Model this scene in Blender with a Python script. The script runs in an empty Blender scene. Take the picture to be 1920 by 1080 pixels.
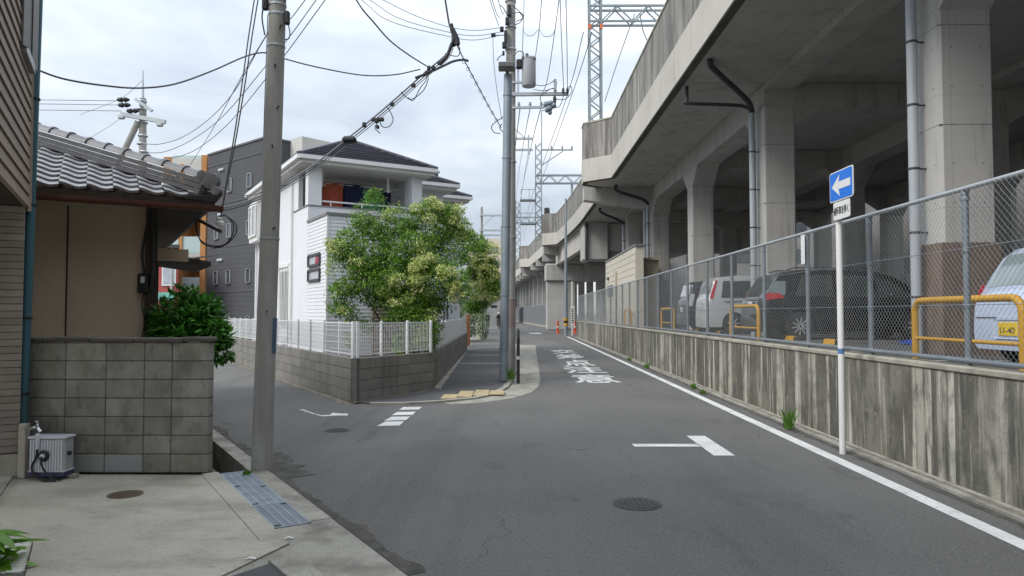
import bpy, bmesh, math, random
from mathutils import Vector, Matrix, noise

random.seed(7)
SC = bpy.context.scene
COL = SC.collection
PI = math.pi

# ------------------------------------------------------------------ camera
EYE = 1.6
FPX = 1331.0
cam_d = bpy.data.cameras.new("camera")
cam = bpy.data.objects.new("camera", cam_d)
COL.objects.link(cam)
cam_d.sensor_width = 36.0
cam_d.lens = FPX / 1920.0 * 36.0
cam_d.clip_start = 0.05
cam_d.clip_end = 3000.0
cam.location = (0, 0, EYE)
cam.rotation_euler = (math.radians(90 + 2.07), 0, math.radians(0.43))
SC.camera = cam
RM = cam.rotation_euler.to_matrix()

# ------------------------------------------------------------------ light
SUN_EL, SUN_AZ = math.radians(42), math.radians(236)      # azimuth clockwise from +Y
world = bpy.data.worlds.new("World")
SC.world = world
world.use_nodes = True
wt = world.node_tree
wt.nodes.clear()
wo = wt.nodes.new("ShaderNodeOutputWorld")
bg = wt.nodes.new("ShaderNodeBackground")
bg.inputs["Strength"].default_value = 0.1
sky = wt.nodes.new("ShaderNodeTexSky")
sky.sky_type = 'NISHITA'
sky.sun_disc = False
sky.sun_elevation = SUN_EL
sky.sun_rotation = SUN_AZ
tc = wt.nodes.new("ShaderNodeTexCoord")
mp = wt.nodes.new("ShaderNodeMapping")
mp.inputs["Scale"].default_value = (1.0, 1.0, 3.0)
mp.inputs["Location"].default_value = (0.35, 0.2, 0.1)
n1 = wt.nodes.new("ShaderNodeTexNoise")
n1.inputs["Scale"].default_value = 2.6
n1.inputs["Detail"].default_value = 7.0
n1.inputs["Roughness"].default_value = 0.5
n1.inputs["Distortion"].default_value = 0.35
cr = wt.nodes.new("ShaderNodeValToRGB")
cr.color_ramp.elements[0].position = 0.34
cr.color_ramp.elements[0].color = (2.75, 3.15, 3.7, 1)
cr.color_ramp.elements[1].position = 0.66
cr.color_ramp.elements[1].color = (5.35, 5.4, 5.4, 1)
e = cr.color_ramp.elements.new(0.5)
e.color = (3.7, 4.05, 4.5, 1)
mx = wt.nodes.new("ShaderNodeMix")
mx.data_type = 'RGBA'
mx.inputs[0].default_value = 0.95
L = wt.links.new
L(tc.outputs["Generated"], mp.inputs["Vector"])
L(mp.outputs["Vector"], n1.inputs["Vector"])
L(n1.outputs["Fac"], cr.inputs["Fac"])
L(sky.outputs["Color"], mx.inputs[6])
L(cr.outputs["Color"], mx.inputs[7])
# an overcast sky grows smoothly brighter from the horizon to the zenith
sep = wt.nodes.new("ShaderNodeSeparateXYZ")
mr = wt.nodes.new("ShaderNodeMapRange")
mr.inputs[3].default_value = 1.0
mr.inputs[4].default_value = 3.0
sc_n = wt.nodes.new("ShaderNodeVectorMath")
sc_n.operation = 'SCALE'
L(tc.outputs["Generated"], sep.inputs[0])
L(sep.outputs[2], mr.inputs[0])
L(mx.outputs[2], sc_n.inputs[0])
L(mr.outputs[0], sc_n.inputs["Scale"])
L(sc_n.outputs[0], bg.inputs["Color"])
L(bg.outputs["Background"], wo.inputs["Surface"])

sun_d = bpy.data.lights.new("sun", 'SUN')
sun_d.energy = 1.5
sun_d.angle = math.radians(25)
sun_d.color = (1.0, 0.96, 0.9)
sun = bpy.data.objects.new("sun", sun_d)
COL.objects.link(sun)
sd = Vector((math.sin(SUN_AZ) * math.cos(SUN_EL), math.cos(SUN_AZ) * math.cos(SUN_EL), math.sin(SUN_EL)))
sun.rotation_euler = sd.to_track_quat('Z', 'Y').to_euler()
sun.location = sd * 60

vs = SC.view_settings
vs.view_transform = 'Standard'
vs.look = 'None'
vs.exposure = 0.62
vs.gamma = 1.0
vs.use_curve_mapping = False
SC.cycles.max_bounces = 8
SC.cycles.diffuse_bounces = 4
SC.cycles.use_denoising = True


# ------------------------------------------------------------------ measuring helpers (photo pixel -> world point)
def ray(px, py):
    return RM @ Vector(((px - 960) / FPX, -(py - 540) / FPX, -1.0))


def G(px, py, z=0.0):
    d = ray(px, py)
    t = (z - EYE) / d.z
    return Vector((d.x * t, d.y * t, z))


def A(px, py, Y):
    d = ray(px, py)
    t = Y / d.y
    return Vector((d.x * t, Y, EYE + d.z * t))


# ------------------------------------------------------------------ materials
MATS = {}


def M(name, col, rough=0.8, metal=0.0, var=0.12, vs=1.5, fine=0.08, fs=70, bump=0.0, bs=90, objrand=0.0,
      island=0.0, layers=(), grid=None, cracks=None, coat=0.0, trans=0.0, spec=0.5, emis=None):
    m = bpy.data.materials.new(name)
    m.use_nodes = True
    nt = m.node_tree
    P = nt.nodes["Principled BSDF"]
    k = nt.links.new
    P.inputs["Roughness"].default_value = rough
    P.inputs["Metallic"].default_value = metal
    P.inputs["Specular IOR Level"].default_value = spec
    if coat:
        P.inputs["Coat Weight"].default_value = coat
        P.inputs["Coat Roughness"].default_value = 0.06
    geo = nt.nodes.new("ShaderNodeNewGeometry")

    def nz(scale, vec=None, detail=4.0, rgh=0.55):
        n = nt.nodes.new("ShaderNodeTexNoise")
        n.inputs["Scale"].default_value = scale
        n.inputs["Detail"].default_value = detail
        n.inputs["Roughness"].default_value = rgh
        if vec is None:
            k(geo.outputs["Position"], n.inputs["Vector"])
        else:
            mm = nt.nodes.new("ShaderNodeVectorMath")
            mm.operation = 'MULTIPLY'
            mm.inputs[1].default_value = vec
            k(geo.outputs["Position"], mm.inputs[0])
            k(mm.outputs[0], n.inputs["Vector"])
        return n.outputs["Fac"]

    def rng(sock, a, b, c, d):
        r = nt.nodes.new("ShaderNodeMapRange")
        r.inputs[1].default_value = a
        r.inputs[2].default_value = b
        r.inputs[3].default_value = c
        r.inputs[4].default_value = d
        k(sock, r.inputs[0])
        return r.outputs[0]

    def mixc(fac, a, b):
        x = nt.nodes.new("ShaderNodeMix")
        x.data_type = 'RGBA'
        k(fac, x.inputs[0])
        for s, v in ((6, a), (7, b)):
            if isinstance(v, (tuple, list)):
                x.inputs[s].default_value = (*v[:3], 1)
            else:
                k(v, x.inputs[s])
        return x.outputs[2]

    def mulv(c, v):
        x = nt.nodes.new("ShaderNodeVectorMath")
        x.operation = 'SCALE'
        k(c, x.inputs[0])
        k(v, x.inputs["Scale"])
        return x.outputs[0]

    lo = tuple(c * (1 - var) for c in col)
    hi = tuple(min(0.95, c * (1 + var)) for c in col)
    c = mixc(rng(nz(vs), 0.3, 0.7, 0, 1), lo, hi)
    for lay in layers:
        lc, sv, a, b, amt = lay[:5]
        f = rng(nz(1.0, sv, 7.0, 0.62), a, b, 0, amt)
        if len(lay) > 5:                        # (z_full, z_none): the stain fades out between two heights
            sx = nt.nodes.new("ShaderNodeSeparateXYZ")
            k(geo.outputs["Position"], sx.inputs[0])
            zf = rng(sx.outputs[2], lay[5], lay[6], 1, 0)
            mm = nt.nodes.new("ShaderNodeMath")
            mm.operation = 'MULTIPLY'
            k(f, mm.inputs[0])
            k(zf, mm.inputs[1])
            f = mm.outputs[0]
        c = mixc(f, c, lc)
    if grid:                                    # faint formwork joints on a world grid (x, y, z spacing)
        sx = nt.nodes.new("ShaderNodeSeparateXYZ")
        k(geo.outputs["Position"], sx.inputs[0])
        for ax in range(3):
            if not grid[ax]:
                continue
            mo = nt.nodes.new("ShaderNodeMath")
            mo.operation = 'MODULO'
            ad = nt.nodes.new("ShaderNodeMath")
            ad.inputs[1].default_value = 200 * grid[ax] + .33
            k(sx.outputs[ax], ad.inputs[0])
            k(ad.outputs[0], mo.inputs[0])
            mo.inputs[1].default_value = grid[ax]
            c = mulv(c, rng(mo.outputs[0], .008, .02, .80, 1.0))
    if cracks:
        ds = nt.nodes.new("ShaderNodeVectorMath")
        ds.operation = 'ADD'
        nn = nt.nodes.new("ShaderNodeTexNoise")
        nn.inputs["Scale"].default_value = 1.6
        nn.inputs["Detail"].default_value = 5
        k(geo.outputs["Position"], nn.inputs["Vector"])
        k(geo.outputs["Position"], ds.inputs[0])
        k(nn.outputs["Color"], ds.inputs[1])
        vo = nt.nodes.new("ShaderNodeTexVoronoi")
        vo.feature = 'DISTANCE_TO_EDGE'
        vo.inputs["Scale"].default_value = cracks
        k(ds.outputs[0], vo.inputs["Vector"])
        ln = rng(vo.outputs["Distance"], .002, .006, 1, 0)
        ms_ = rng(nz(.35), .50, .60, 0, .75)
        mm = nt.nodes.new("ShaderNodeMath")
        mm.operation = 'MULTIPLY'
        k(ln, mm.inputs[0])
        k(ms_, mm.inputs[1])
        c = mixc(mm.outputs[0], c, tuple(q * .35 for q in col))
    if fine:
        c = mulv(c, rng(nz(fs, None, 2.0), 0.25, 0.75, 1 - fine, 1 + fine))
    if objrand:
        oi = nt.nodes.new("ShaderNodeObjectInfo")
        c = mulv(c, rng(oi.outputs["Random"], 0, 1, 1 - objrand, 1 + objrand))
    if island:
        c = mulv(c, rng(geo.outputs["Random Per Island"], 0, 1, 1 - island, 1 + island))
    k(c, P.inputs["Base Color"])
    if bump:
        b = nt.nodes.new("ShaderNodeBump")
        b.inputs["Strength"].default_value = bump
        b.inputs["Distance"].default_value = 0.01
        k(nz(bs, None, 3.0), b.inputs["Height"])
        k(b.outputs[0], P.inputs["Normal"])
    if trans:
        tr = nt.nodes.new("ShaderNodeBsdfTranslucent")
        k(c, tr.inputs["Color"])
        ms = nt.nodes.new("ShaderNodeMixShader")
        ms.inputs[0].default_value = trans
        out = nt.nodes["Material Output"]
        k(P.outputs[0], ms.inputs[1])
        k(tr.outputs[0], ms.inputs[2])
        k(ms.outputs[0], out.inputs["Surface"])
    MATS[name] = m
    return m


def glass_mat(name, col=(0.9, 0.95, 0.95), rough=0.02, mixfac=0.45):
    m = bpy.data.materials.new(name)
    m.use_nodes = True
    nt = m.node_tree
    P = nt.nodes["Principled BSDF"]
    P.inputs["Base Color"].default_value = (*col, 1)
    P.inputs["Roughness"].default_value = rough
    t = nt.nodes.new("ShaderNodeBsdfTransparent")
    ms = nt.nodes.new("ShaderNodeMixShader")
    ms.inputs[0].default_value = mixfac
    nt.links.new(P.outputs[0], ms.inputs[1])
    nt.links.new(t.outputs[0], ms.inputs[2])
    nt.links.new(ms.outputs[0], nt.nodes["Material Output"].inputs["Surface"])
    MATS[name] = m
    return m


asphalt = M("asphalt", (0.138, 0.134, 0.127), 0.9, var=0.14, vs=0.35, fine=0.42, fs=150, bump=0.5, bs=160, cracks=.45,
            layers=[((0.085, 0.083, 0.08), (0.9, 0.035, 1), 0.52, 0.66, 0.5), ((0.20, 0.196, 0.188), (1.4, 0.05, 1), 0.56, 0.72, 0.4), ((0.075, 0.075, 0.077), (0.5, 0.12, 0.5), 0.52, 0.7, 0.55),
                    ((0.25, 0.248, 0.24), (45, 45, 45), 0.55, 0.66, 0.65), ((0.05, 0.05, 0.051), (34, 34, 34), 0.54, 0.66, 0.55), ((0.065, 0.065, 0.066), (2.2, 0.9, 1), 0.58, 0.72, 0.55),
                    ((0.15, 0.148, 0.14), (0.22, 0.35, 0.3), 0.55, 0.75, 0.5)])
asphalt_lot = M("lot_asphalt", (0.085, 0.085, 0.088), 0.9, var=0.2, vs=0.8, fine=0.3, fs=120, bump=0.4, bs=140)
asphalt_walk = M("sidewalk_asphalt", (0.088, 0.088, 0.09), 0.92, var=0.16, vs=0.7, fine=0.4, fs=130, bump=0.5, bs=150)
earth = M("earth", (0.10, 0.085, 0.06), 0.95, var=0.3, vs=2, fine=0.3, fs=60, bump=0.6, bs=50)
soil = M("soil", (0.075, 0.06, 0.045), 0.95, var=0.3, vs=3, fine=0.3, fs=50, bump=0.7, bs=45)
paint_white = M("road_paint", (0.72, 0.72, 0.70), 0.75, var=0.06, vs=2, fine=0.08, fs=90,
                layers=[((0.25, 0.25, 0.25), (22, 22, 22), 0.57, 0.68, 0.8), ((0.42, 0.42, 0.41), (3, 3, 3), 0.48, 0.70, 0.6)])
paint_worn = M("worn_road_paint", (0.62, 0.62, 0.60), 0.8, var=0.1, vs=3, fine=0.1, fs=90,
               layers=[((0.16, 0.16, 0.16), (14, 14, 14), 0.48, 0.62, 0.85)])
conc_drive = M("driveway_concrete", (0.47, 0.44, 0.375), 0.9, var=0.14, vs=0.9, fine=0.14, fs=110, bump=0.3, bs=120,
               layers=[((0.235, 0.215, 0.17), (1.1, 1.9, 1), 0.47, 0.68, 0.65), ((0.52, 0.50, 0.43), (0.5, 0.9, 1), 0.5, 0.70, 0.65),
                       ((0.17, 0.16, 0.125), (7, 14, 9), 0.58, 0.72, 0.5), ((0.24, 0.225, 0.18), (26, 26, 26), 0.56, 0.68, 0.6)])
conc_kerb = M("kerb_concrete", (0.36, 0.345, 0.30), 0.9, var=0.2, vs=2, fine=0.2, fs=90, bump=0.35, bs=110,
              layers=[((0.15, 0.14, 0.12), (2.5, 2.5, 2.5), 0.48, 0.66, 0.75), ((0.2, 0.19, 0.16), (28, 28, 28), 0.54, 0.66, 0.6)])
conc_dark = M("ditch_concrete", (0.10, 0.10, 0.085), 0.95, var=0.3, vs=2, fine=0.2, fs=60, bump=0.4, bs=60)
conc_via = M("viaduct_concrete", (0.46, 0.45, 0.43), 0.88, var=0.09, vs=0.5, fine=0.05, fs=60, bump=0.12, bs=50, grid=(.9, 1.8, 1.8),
             layers=[((0.25, 0.24, 0.22), (1.8, 1.8, 0.18), 0.52, 0.70, 0.6), ((0.54, 0.52, 0.48), (0.7, 0.7, 0.5), 0.52, 0.72, 0.5), ((0.2, 0.19, 0.17), (7, 7, 0.6), 0.60, 0.72, 0.5)])
conc_para = M("parapet_concrete", (0.30, 0.285, 0.26), 0.9, var=0.12, vs=0.7, fine=0.08, fs=60, bump=0.15, bs=50,
              layers=[((0.11, 0.105, 0.10), (2.2, 2.2, 0.28), 0.42, 0.60, 0.85), ((0.45, 0.42, 0.38), (3.4, 3.4, 0.2), 0.58, 0.66, 0.6), ((0.09, 0.085, 0.08), (9, 9, 0.8), 0.52, 0.66, 0.6),
                      ((0.09, 0.085, 0.08), (5, 5, 0.5), 0.5, 0.7, 0.55, 10.7, 9.9)])
conc_fascia = M("fascia_concrete", (0.50, 0.475, 0.43), 0.88, var=0.08, vs=0.6, fine=0.05, fs=60, bump=0.1, bs=50, grid=(0, 1.8, 0),
                layers=[((0.30, 0.28, 0.25), (2.5, 2.5, 0.3), 0.56, 0.76, 0.55)])
conc_wall = M("retaining_wall_concrete", (0.135, 0.126, 0.105), 0.92, var=0.3, vs=2.2, fine=0.16, fs=70, bump=0.3, bs=60,
              layers=[((0.065, 0.063, 0.055), (2, 3.0, 1.2), 0.46, 0.64, 0.8), ((0.34, 0.325, 0.275), (0.2, 0.7, 0.28), 0.50, 0.66, 0.7),
                      ((0.44, 0.42, 0.355), (0.2, 2.3, 0.14), 0.525, 0.585, 0.88), ((0.56, 0.53, 0.45), (0.2, 6.5, 0.20), 0.565, 0.60, 0.9), ((0.06, 0.058, 0.05), (0.2, 7.5, 0.35), 0.50, 0.62, 0.7, 1.1, 0.2), ((0.10, 0.095, 0.08), (1.2, 1.2, 2.2), 0.52, 0.68, 0.5),
                      ((0.085, 0.08, 0.066), (3, 7.0, 3.0), 0.50, 0.66, 0.75), ((0.30, 0.28, 0.24), (5, 9, 9), 0.60, 0.70, 0.6), ((0.075, 0.085, 0.045), (2, 2, 2), 0.45, 0.65, 0.5, 0.02, 0.3),
                      ((0.35, 0.33, 0.29), (4, 4, 9), 0.66, 0.72, 0.5)])
conc_cop = M("wall_top_concrete", (0.36, 0.34, 0.28), 0.9, var=0.2, vs=3, fine=0.12, fs=80, bump=0.3, bs=60,
             layers=[((0.14, 0.13, 0.11), (4, 4, 4), 0.5, 0.7, 0.6)])
block_old = M("old_concrete_block", (0.285, 0.278, 0.24), 0.93, var=0.18, vs=3, fine=0.14, fs=110, bump=0.35, bs=90, objrand=0.13,
              layers=[((0.13, 0.126, 0.106), (3, 3, 1.6), 0.48, 0.64, 0.65), ((0.42, 0.41, 0.36), (5, 5, 2), 0.58, 0.70, 0.6), ((0.14, 0.135, 0.115), (13, 13, 6), 0.56, 0.68, 0.6),
                      ((0.17, 0.17, 0.10), (2, 2, 2), 0.55, 0.75, 0.4)])
block_new = M("new_concrete_block", (0.32, 0.325, 0.315), 0.92, var=0.06, vs=3, fine=0.1, fs=110, bump=0.2, bs=90, objrand=0.05)
block_house = M("grey_boundary_block", (0.205, 0.198, 0.18), 0.93, var=0.12, vs=2.5, fine=0.14, fs=90, bump=0.3, bs=80, objrand=0.1,
                layers=[((0.095, 0.09, 0.08), (3, 3, 0.8), 0.5, 0.72, 0.65), ((0.27, 0.26, 0.23), (6, 6, 1.2), 0.62, 0.75, 0.5)])
mortar = M("mortar", (0.20, 0.195, 0.175), 0.95, var=0.2, vs=4, fine=0.1)
mortar_dark = M("dark_mortar", (0.11, 0.105, 0.095), 0.95, var=0.2, vs=4, fine=0.1)
stone_cap = M("dark_stone_coping", (0.10, 0.092, 0.08), 0.95, var=0.3, vs=5, fine=0.25, fs=40, bump=0.8, bs=30,
              layers=[((0.2, 0.19, 0.16), (6, 6, 6), 0.55, 0.75, 0.6)])
pole_conc = M("pole_concrete", (0.34, 0.335, 0.31), 0.9, var=0.1, vs=3, fine=0.1, fs=90, bump=0.15, bs=70,
              layers=[((0.15, 0.145, 0.13), (5, 5, 0.5), 0.5, 0.72, 0.6)])
pole_steel = M("galvanised_pole", (0.27, 0.31, 0.35), 0.55, 0.35, var=0.1, vs=3, fine=0.05, layers=[((0.18, 0.2, 0.22), (6, 6, 0.7), 0.52, 0.7, 0.5)])
fence_steel = M("galvanised_fence", (0.25, 0.285, 0.32), 0.55, 0.4, var=0.12, vs=4, fine=0.05)
fence_rail = M("galvanised_rail", (0.42, 0.45, 0.47), 0.5, 0.4, var=0.1, vs=4, fine=0.05)
mesh_wire = M("chain_link_wire", (0.50, 0.52, 0.53), 0.5, 0.4, var=0.15, vs=6, fine=0.0)
steel_gal = M("pale_galvanised_steel", (0.46, 0.49, 0.51), 0.5, 0.5, var=0.1, vs=4, fine=0.05)
truss_steel = M("lattice_steel", (0.25, 0.29, 0.30), 0.6, 0.3, var=0.12, vs=1, fine=0.0)
orange_band = M("orange_band", (0.7, 0.16, 0.05), 0.7)
black_rub = M("black_rubber", (0.02, 0.02, 0.022), 0.6, var=0.2, vs=5)
black_wire = M("cable_black", (0.028, 0.028, 0.03), 0.6, var=0.1, fine=0.0)
grey_wire = M("cable_grey", (0.17, 0.18, 0.19), 0.6, var=0.1, fine=0.0)
pvc = M("grey_pvc", (0.40, 0.43, 0.46), 0.45, var=0.08, vs=2, fine=0.03, layers=[((0.25, 0.25, 0.24), (4, 4, 0.6), 0.55, 0.75, 0.4)])
pvc_dark = M("dark_pipe", (0.055, 0.055, 0.058), 0.6, var=0.2, vs=3)
pvc_beige = M("beige_pipe", (0.42, 0.39, 0.33), 0.6, var=0.08, vs=3)
teal = M("teal_pipe", (0.045, 0.12, 0.15), 0.35, var=0.12, vs=2, fine=0.04)
white_stucco = M("white_stucco", (0.72, 0.73, 0.755), 0.85, var=0.03, vs=1.2, fine=0.03, fs=120, bump=0.08, bs=120,
                 layers=[((0.62, 0.63, 0.64), (1.5, 1.5, 0.25), 0.58, 0.8, 0.5)])
white_siding = M("white_siding", (0.70, 0.715, 0.74), 0.7, var=0.03, vs=1.2, fine=0.03, layers=[((0.58, 0.58, 0.58), (1.5, 1.5, 0.3), 0.58, 0.8, 0.45)])
white_trim = M("white_trim", (0.76, 0.76, 0.74), 0.55, var=0.04, vs=2, fine=0.02)
white_paint = M("white_painted_metal", (0.76, 0.77, 0.78), 0.45, var=0.04, vs=3, fine=0.02)
soffit_m = M("soffit_board", (0.62, 0.62, 0.60), 0.8, var=0.04, vs=2)
slate = M("dark_roof_slate", (0.095, 0.095, 0.118), 0.5, var=0.15, vs=3, fine=0.12, fs=40, bump=0.2, bs=60, objrand=0.12)
grey_trim = M("grey_trim", (0.2, 0.2, 0.2), 0.6)
win_dark = M("dark_window", (0.03, 0.035, 0.04), 0.06, var=0.2, vs=1, fine=0.0, spec=0.8)
win_sky = M("window_glass", (0.10, 0.115, 0.13), 0.04, var=0.15, vs=1.5, fine=0.0, spec=1.0, metal=0.35)
win_pale = M("pale_window_glass", (0.42, 0.45, 0.5), 0.08, var=0.15, vs=2, fine=0.0, spec=0.9)
curtain_red = M("red_curtain", (0.35, 0.06, 0.09), 0.8)
frame_dark = M("dark_window_frame", (0.05, 0.05, 0.052), 0.45)
frame_alu = M("aluminium_frame", (0.28, 0.28, 0.29), 0.4, 0.5)
dark_clad = M("charcoal_cladding", (0.075, 0.077, 0.085), 0.75, var=0.08, vs=0.6, fine=0.08, fs=8)
dark_joint = M("cladding_joint", (0.12, 0.12, 0.125), 0.8)
ochre = M("orange_render", (0.48, 0.23, 0.085), 0.85, var=0.06, vs=1)
apt_white = M("apartment_white", (0.55, 0.54, 0.5), 0.85, var=0.05, vs=1)
frosted = M("frosted_glass", (0.48, 0.60, 0.58), 0.25, var=0.05, vs=1, fine=0.0)
red_wall = M("red_render", (0.38, 0.085, 0.075), 0.85, var=0.06, vs=1)
green_awn = M("green_awning", (0.10, 0.30, 0.24), 0.7)
plaster = M("beige_plaster", (0.62, 0.50, 0.37), 0.92, var=0.08, vs=1.5, fine=0.07, fs=120, bump=0.15, bs=90,
            layers=[((0.46, 0.365, 0.265), (2, 2, 0.5), 0.5, 0.75, 0.5), ((0.58, 0.47, 0.34), (1, 1, 1), 0.55, 0.75, 0.4)])
old_wood = M("old_dark_wood", (0.05, 0.04, 0.03), 0.85, var=0.25, vs=4, fine=0.2, fs=30)
grey_tile_roof = M("silver_roof_tile", (0.34, 0.34, 0.355), 0.42, var=0.1, vs=4, fine=0.06, objrand=0.12,
                   layers=[((0.22, 0.22, 0.23), (7, 7, 7), 0.55, 0.75, 0.55)])
ridge_grey = M("ridge_tile_grey", (0.17, 0.17, 0.18), 0.5, var=0.18, vs=4, fine=0.1, objrand=0.12, layers=[((0.09, 0.09, 0.09), (6, 6, 6), 0.5, 0.7, 0.6)])
ridge_dark = M("ridge_board_grey", (0.085, 0.085, 0.088), 0.7, var=0.25, vs=5, fine=0.2, layers=[((0.2, 0.2, 0.2), (4, 4, 8), 0.58, 0.72, 0.6)])
gutter_red = M("red_brown_gutter", (0.11, 0.036, 0.026), 0.4, var=0.15, vs=4)
brown_board = M("brown_siding", (0.26, 0.20, 0.155), 0.7, var=0.1, vs=2, fine=0.08, fs=50, bump=0.2, bs=60, objrand=0.05)
brown_gap = M("siding_gap", (0.03, 0.025, 0.02), 0.9)
tie_grey = M("tie_hole_grey", (0.2, 0.19, 0.175), 0.95)
dry_leaf = M("dry_leaf", (0.19, 0.125, 0.06), 0.9, island=0.5, fine=0.0)
dirt_contact_shade = M("gutter_dirt", (0.082, 0.078, 0.068), 0.95, var=0.4, vs=6, fine=0.3, fs=60, bump=0.5, bs=60)  # road-edge dirt whose dark tone also stands in for contact shade
dirt_pale = M("dry_dirt", (0.21, 0.185, 0.14), 0.95, var=0.35, vs=6, fine=0.35, fs=50, bump=0.6, bs=50)
pillar_tile = M("grey_brown_tile", (0.26, 0.23, 0.195), 0.6, var=0.12, vs=5, fine=0.1, fs=80, bump=0.15, objrand=0.12)
white_tile = M("white_step_tile", (0.62, 0.61, 0.58), 0.5, var=0.06, vs=6, fine=0.05, objrand=0.05)
yellow_tile = M("yellow_tactile_tile", (0.46, 0.375, 0.225), 0.85, var=0.12, vs=4, fine=0.12, fs=70, objrand=0.07, layers=[((0.3, 0.25, 0.16), (6, 6, 6), 0.52, 0.7, 0.5)])
yellow = M("yellow_paint", (0.62, 0.33, 0.018), 0.45, var=0.08, vs=4, fine=0.04, layers=[((0.35, 0.18, 0.03), (8, 8, 8), 0.62, 0.75, 0.6)])
rust = M("rusty_brown_paint", (0.17, 0.125, 0.10), 0.85, var=0.2, vs=2, fine=0.1, layers=[((0.09, 0.06, 0.05), (3, 3, 1), 0.5, 0.7, 0.6)])
grate_m = M("blue_grey_grate", (0.33, 0.375, 0.425), 0.6, 0.15, var=0.12, vs=4, fine=0.08, objrand=0.14, layers=[((0.17, 0.19, 0.21), (5, 5, 5), 0.5, 0.7, 0.5)])
iron = M("cast_iron", (0.075, 0.075, 0.072), 0.75, 0.2, var=0.2, vs=6, fine=0.2)
iron_brown = M("brown_cast_iron", (0.13, 0.10, 0.07), 0.8, 0.1, var=0.2, vs=6, fine=0.2)
chrome = M("chrome", (0.6, 0.6, 0.6), 0.2, 0.9, var=0.05)
plas_white = M("white_plastic", (0.66, 0.68, 0.72), 0.45, var=0.04, vs=3, fine=0.02)
plas_grey = M("grey_plastic", (0.42, 0.43, 0.45), 0.45, var=0.05, vs=3)
plas_blue = M("dark_blue_plastic", (0.05, 0.055, 0.13), 0.45)
sign_blue = M("sign_blue", (0.006, 0.17, 0.70), 0.4, var=0.04)
sign_white = M("sign_white", (0.75, 0.75, 0.73), 0.45, var=0.04, fine=0.02)
ink = M("sign_ink", (0.02, 0.02, 0.02), 0.6, fine=0.0)
blue_tape = M("blue_tape", (0.10, 0.20, 0.42), 0.6)
blue_sheet = M("blue_pole_sheet", (0.07, 0.12, 0.20), 0.55, var=0.15, vs=5)
cream = M("cream_siding", (0.58, 0.54, 0.45), 0.75, var=0.05, vs=1.5, fine=0.03)
cream_dark = M("deep_cream_wall", (0.42, 0.36, 0.27), 0.85, var=0.05, vs=1.5)  # deeper cream for the shed's lower part and trim
timber = M("timber_post", (0.22, 0.09, 0.04), 0.8, var=0.2, vs=5)
brown_slat = M("brown_slat", (0.17, 0.125, 0.09), 0.75, var=0.15, vs=3, objrand=0.1)
cone_orange = M("orange_post", (0.72, 0.10, 0.03), 0.5)
tarp = M("blue_tarp", (0.015, 0.05, 0.32), 0.5, var=0.2, vs=4)
leaf_ash = M("ash_leaf", (0.12, 0.26, 0.032), 0.5, var=0.25, vs=2.0, fine=0.0, island=0.5, trans=0.3)
leaf_ash_lt = M("young_ash_leaf", (0.29, 0.45, 0.07), 0.5, var=0.2, vs=2.5, fine=0.0, island=0.4, trans=0.3)
blossom_m = M("cream_blossom", (0.66, 0.67, 0.30), 0.8, var=0.15, vs=3, fine=0.0, island=0.3, trans=0.25)
leaf_shrub = M("glossy_shrub_leaf", (0.07, 0.22, 0.028), 0.4, var=0.3, vs=4, fine=0.0, island=0.5, trans=0.25)
leaf_hedge = M("hedge_leaf", (0.06, 0.12, 0.022), 0.55, var=0.3, vs=2, fine=0.0, island=0.5, trans=0.25)
leaf_plant = M("bright_leaf", (0.16, 0.36, 0.03), 0.4, var=0.2, vs=6, fine=0.05, objrand=0.25, trans=0.3)
weed_m = M("weed_green", (0.10, 0.22, 0.03), 0.6, var=0.2, vs=6, fine=0.0, island=0.4, trans=0.3)
bark = M("bark", (0.09, 0.075, 0.055), 0.9, var=0.25, vs=8, fine=0.2)
towel_or = M("terracotta_towel", (0.37, 0.085, 0.045), 0.95, var=0.08, vs=8, fine=0.08, fs=200)
towel_nv = M("navy_towel", (0.012, 0.017, 0.05), 0.95, var=0.15, vs=8, fine=0.1, fs=200)
towel_gr = M("green_towel", (0.04, 0.26, 0.19), 0.95, var=0.1, vs=8, fine=0.2, fs=30, layers=[((0.2, 0.45, 0.4), (14, 14, 14), 0.55, 0.65, 0.7)])
car_black = M("black_car_paint", (0.006, 0.006, 0.007), 0.25, 0.2, var=0.0, fine=0.0, coat=1.0)
car_silver = M("silver_car_paint", (0.70, 0.72, 0.73), 0.3, 0.3, var=0.0, fine=0.0, coat=1.0)
car_blue = M("pale_blue_car_paint", (0.60, 0.69, 0.87), 0.3, 0.2, var=0.0, fine=0.0, coat=1.0)
car_navy = M("dark_navy_car_paint", (0.02, 0.024, 0.035), 0.3, 0.3, var=0.0, fine=0.0, coat=1.0)
car_glass = M("car_glass", (0.05, 0.06, 0.06), 0.04, var=0.1, fine=0.0, spec=0.9)
car_glass_lt = M("light_car_glass", (0.20, 0.25, 0.26), 0.04, var=0.15, vs=2, fine=0.0, spec=1.0)
lamp_red = M("tail_lamp_red", (0.55, 0.015, 0.02), 0.15, fine=0.0, coat=1.0)
lamp_clear = M("clear_lamp", (0.6, 0.6, 0.62), 0.1, fine=0.0, coat=1.0)
tyre_m = M("tyre", (0.02, 0.02, 0.02), 0.85)
rim_m = M("alloy_rim", (0.75, 0.76, 0.78), 0.35, 0.6, var=0.05, fine=0.0)
plate_white = M("plate_white", (0.7, 0.7, 0.68), 0.5)
plate_yellow = M("plate_yellow", (0.75, 0.52, 0.02), 0.5)
cloth_dark = M("dark_clothes", (0.015, 0.016, 0.022), 0.9)
skin_m = M("skin", (0.45, 0.28, 0.2), 0.6)
hair_m = M("dark_hair", (0.012, 0.01, 0.009), 0.6)
far_wall_m = M("far_grey_wall", (0.28, 0.28, 0.28), 0.9, var=0.15, vs=0.5)
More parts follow.
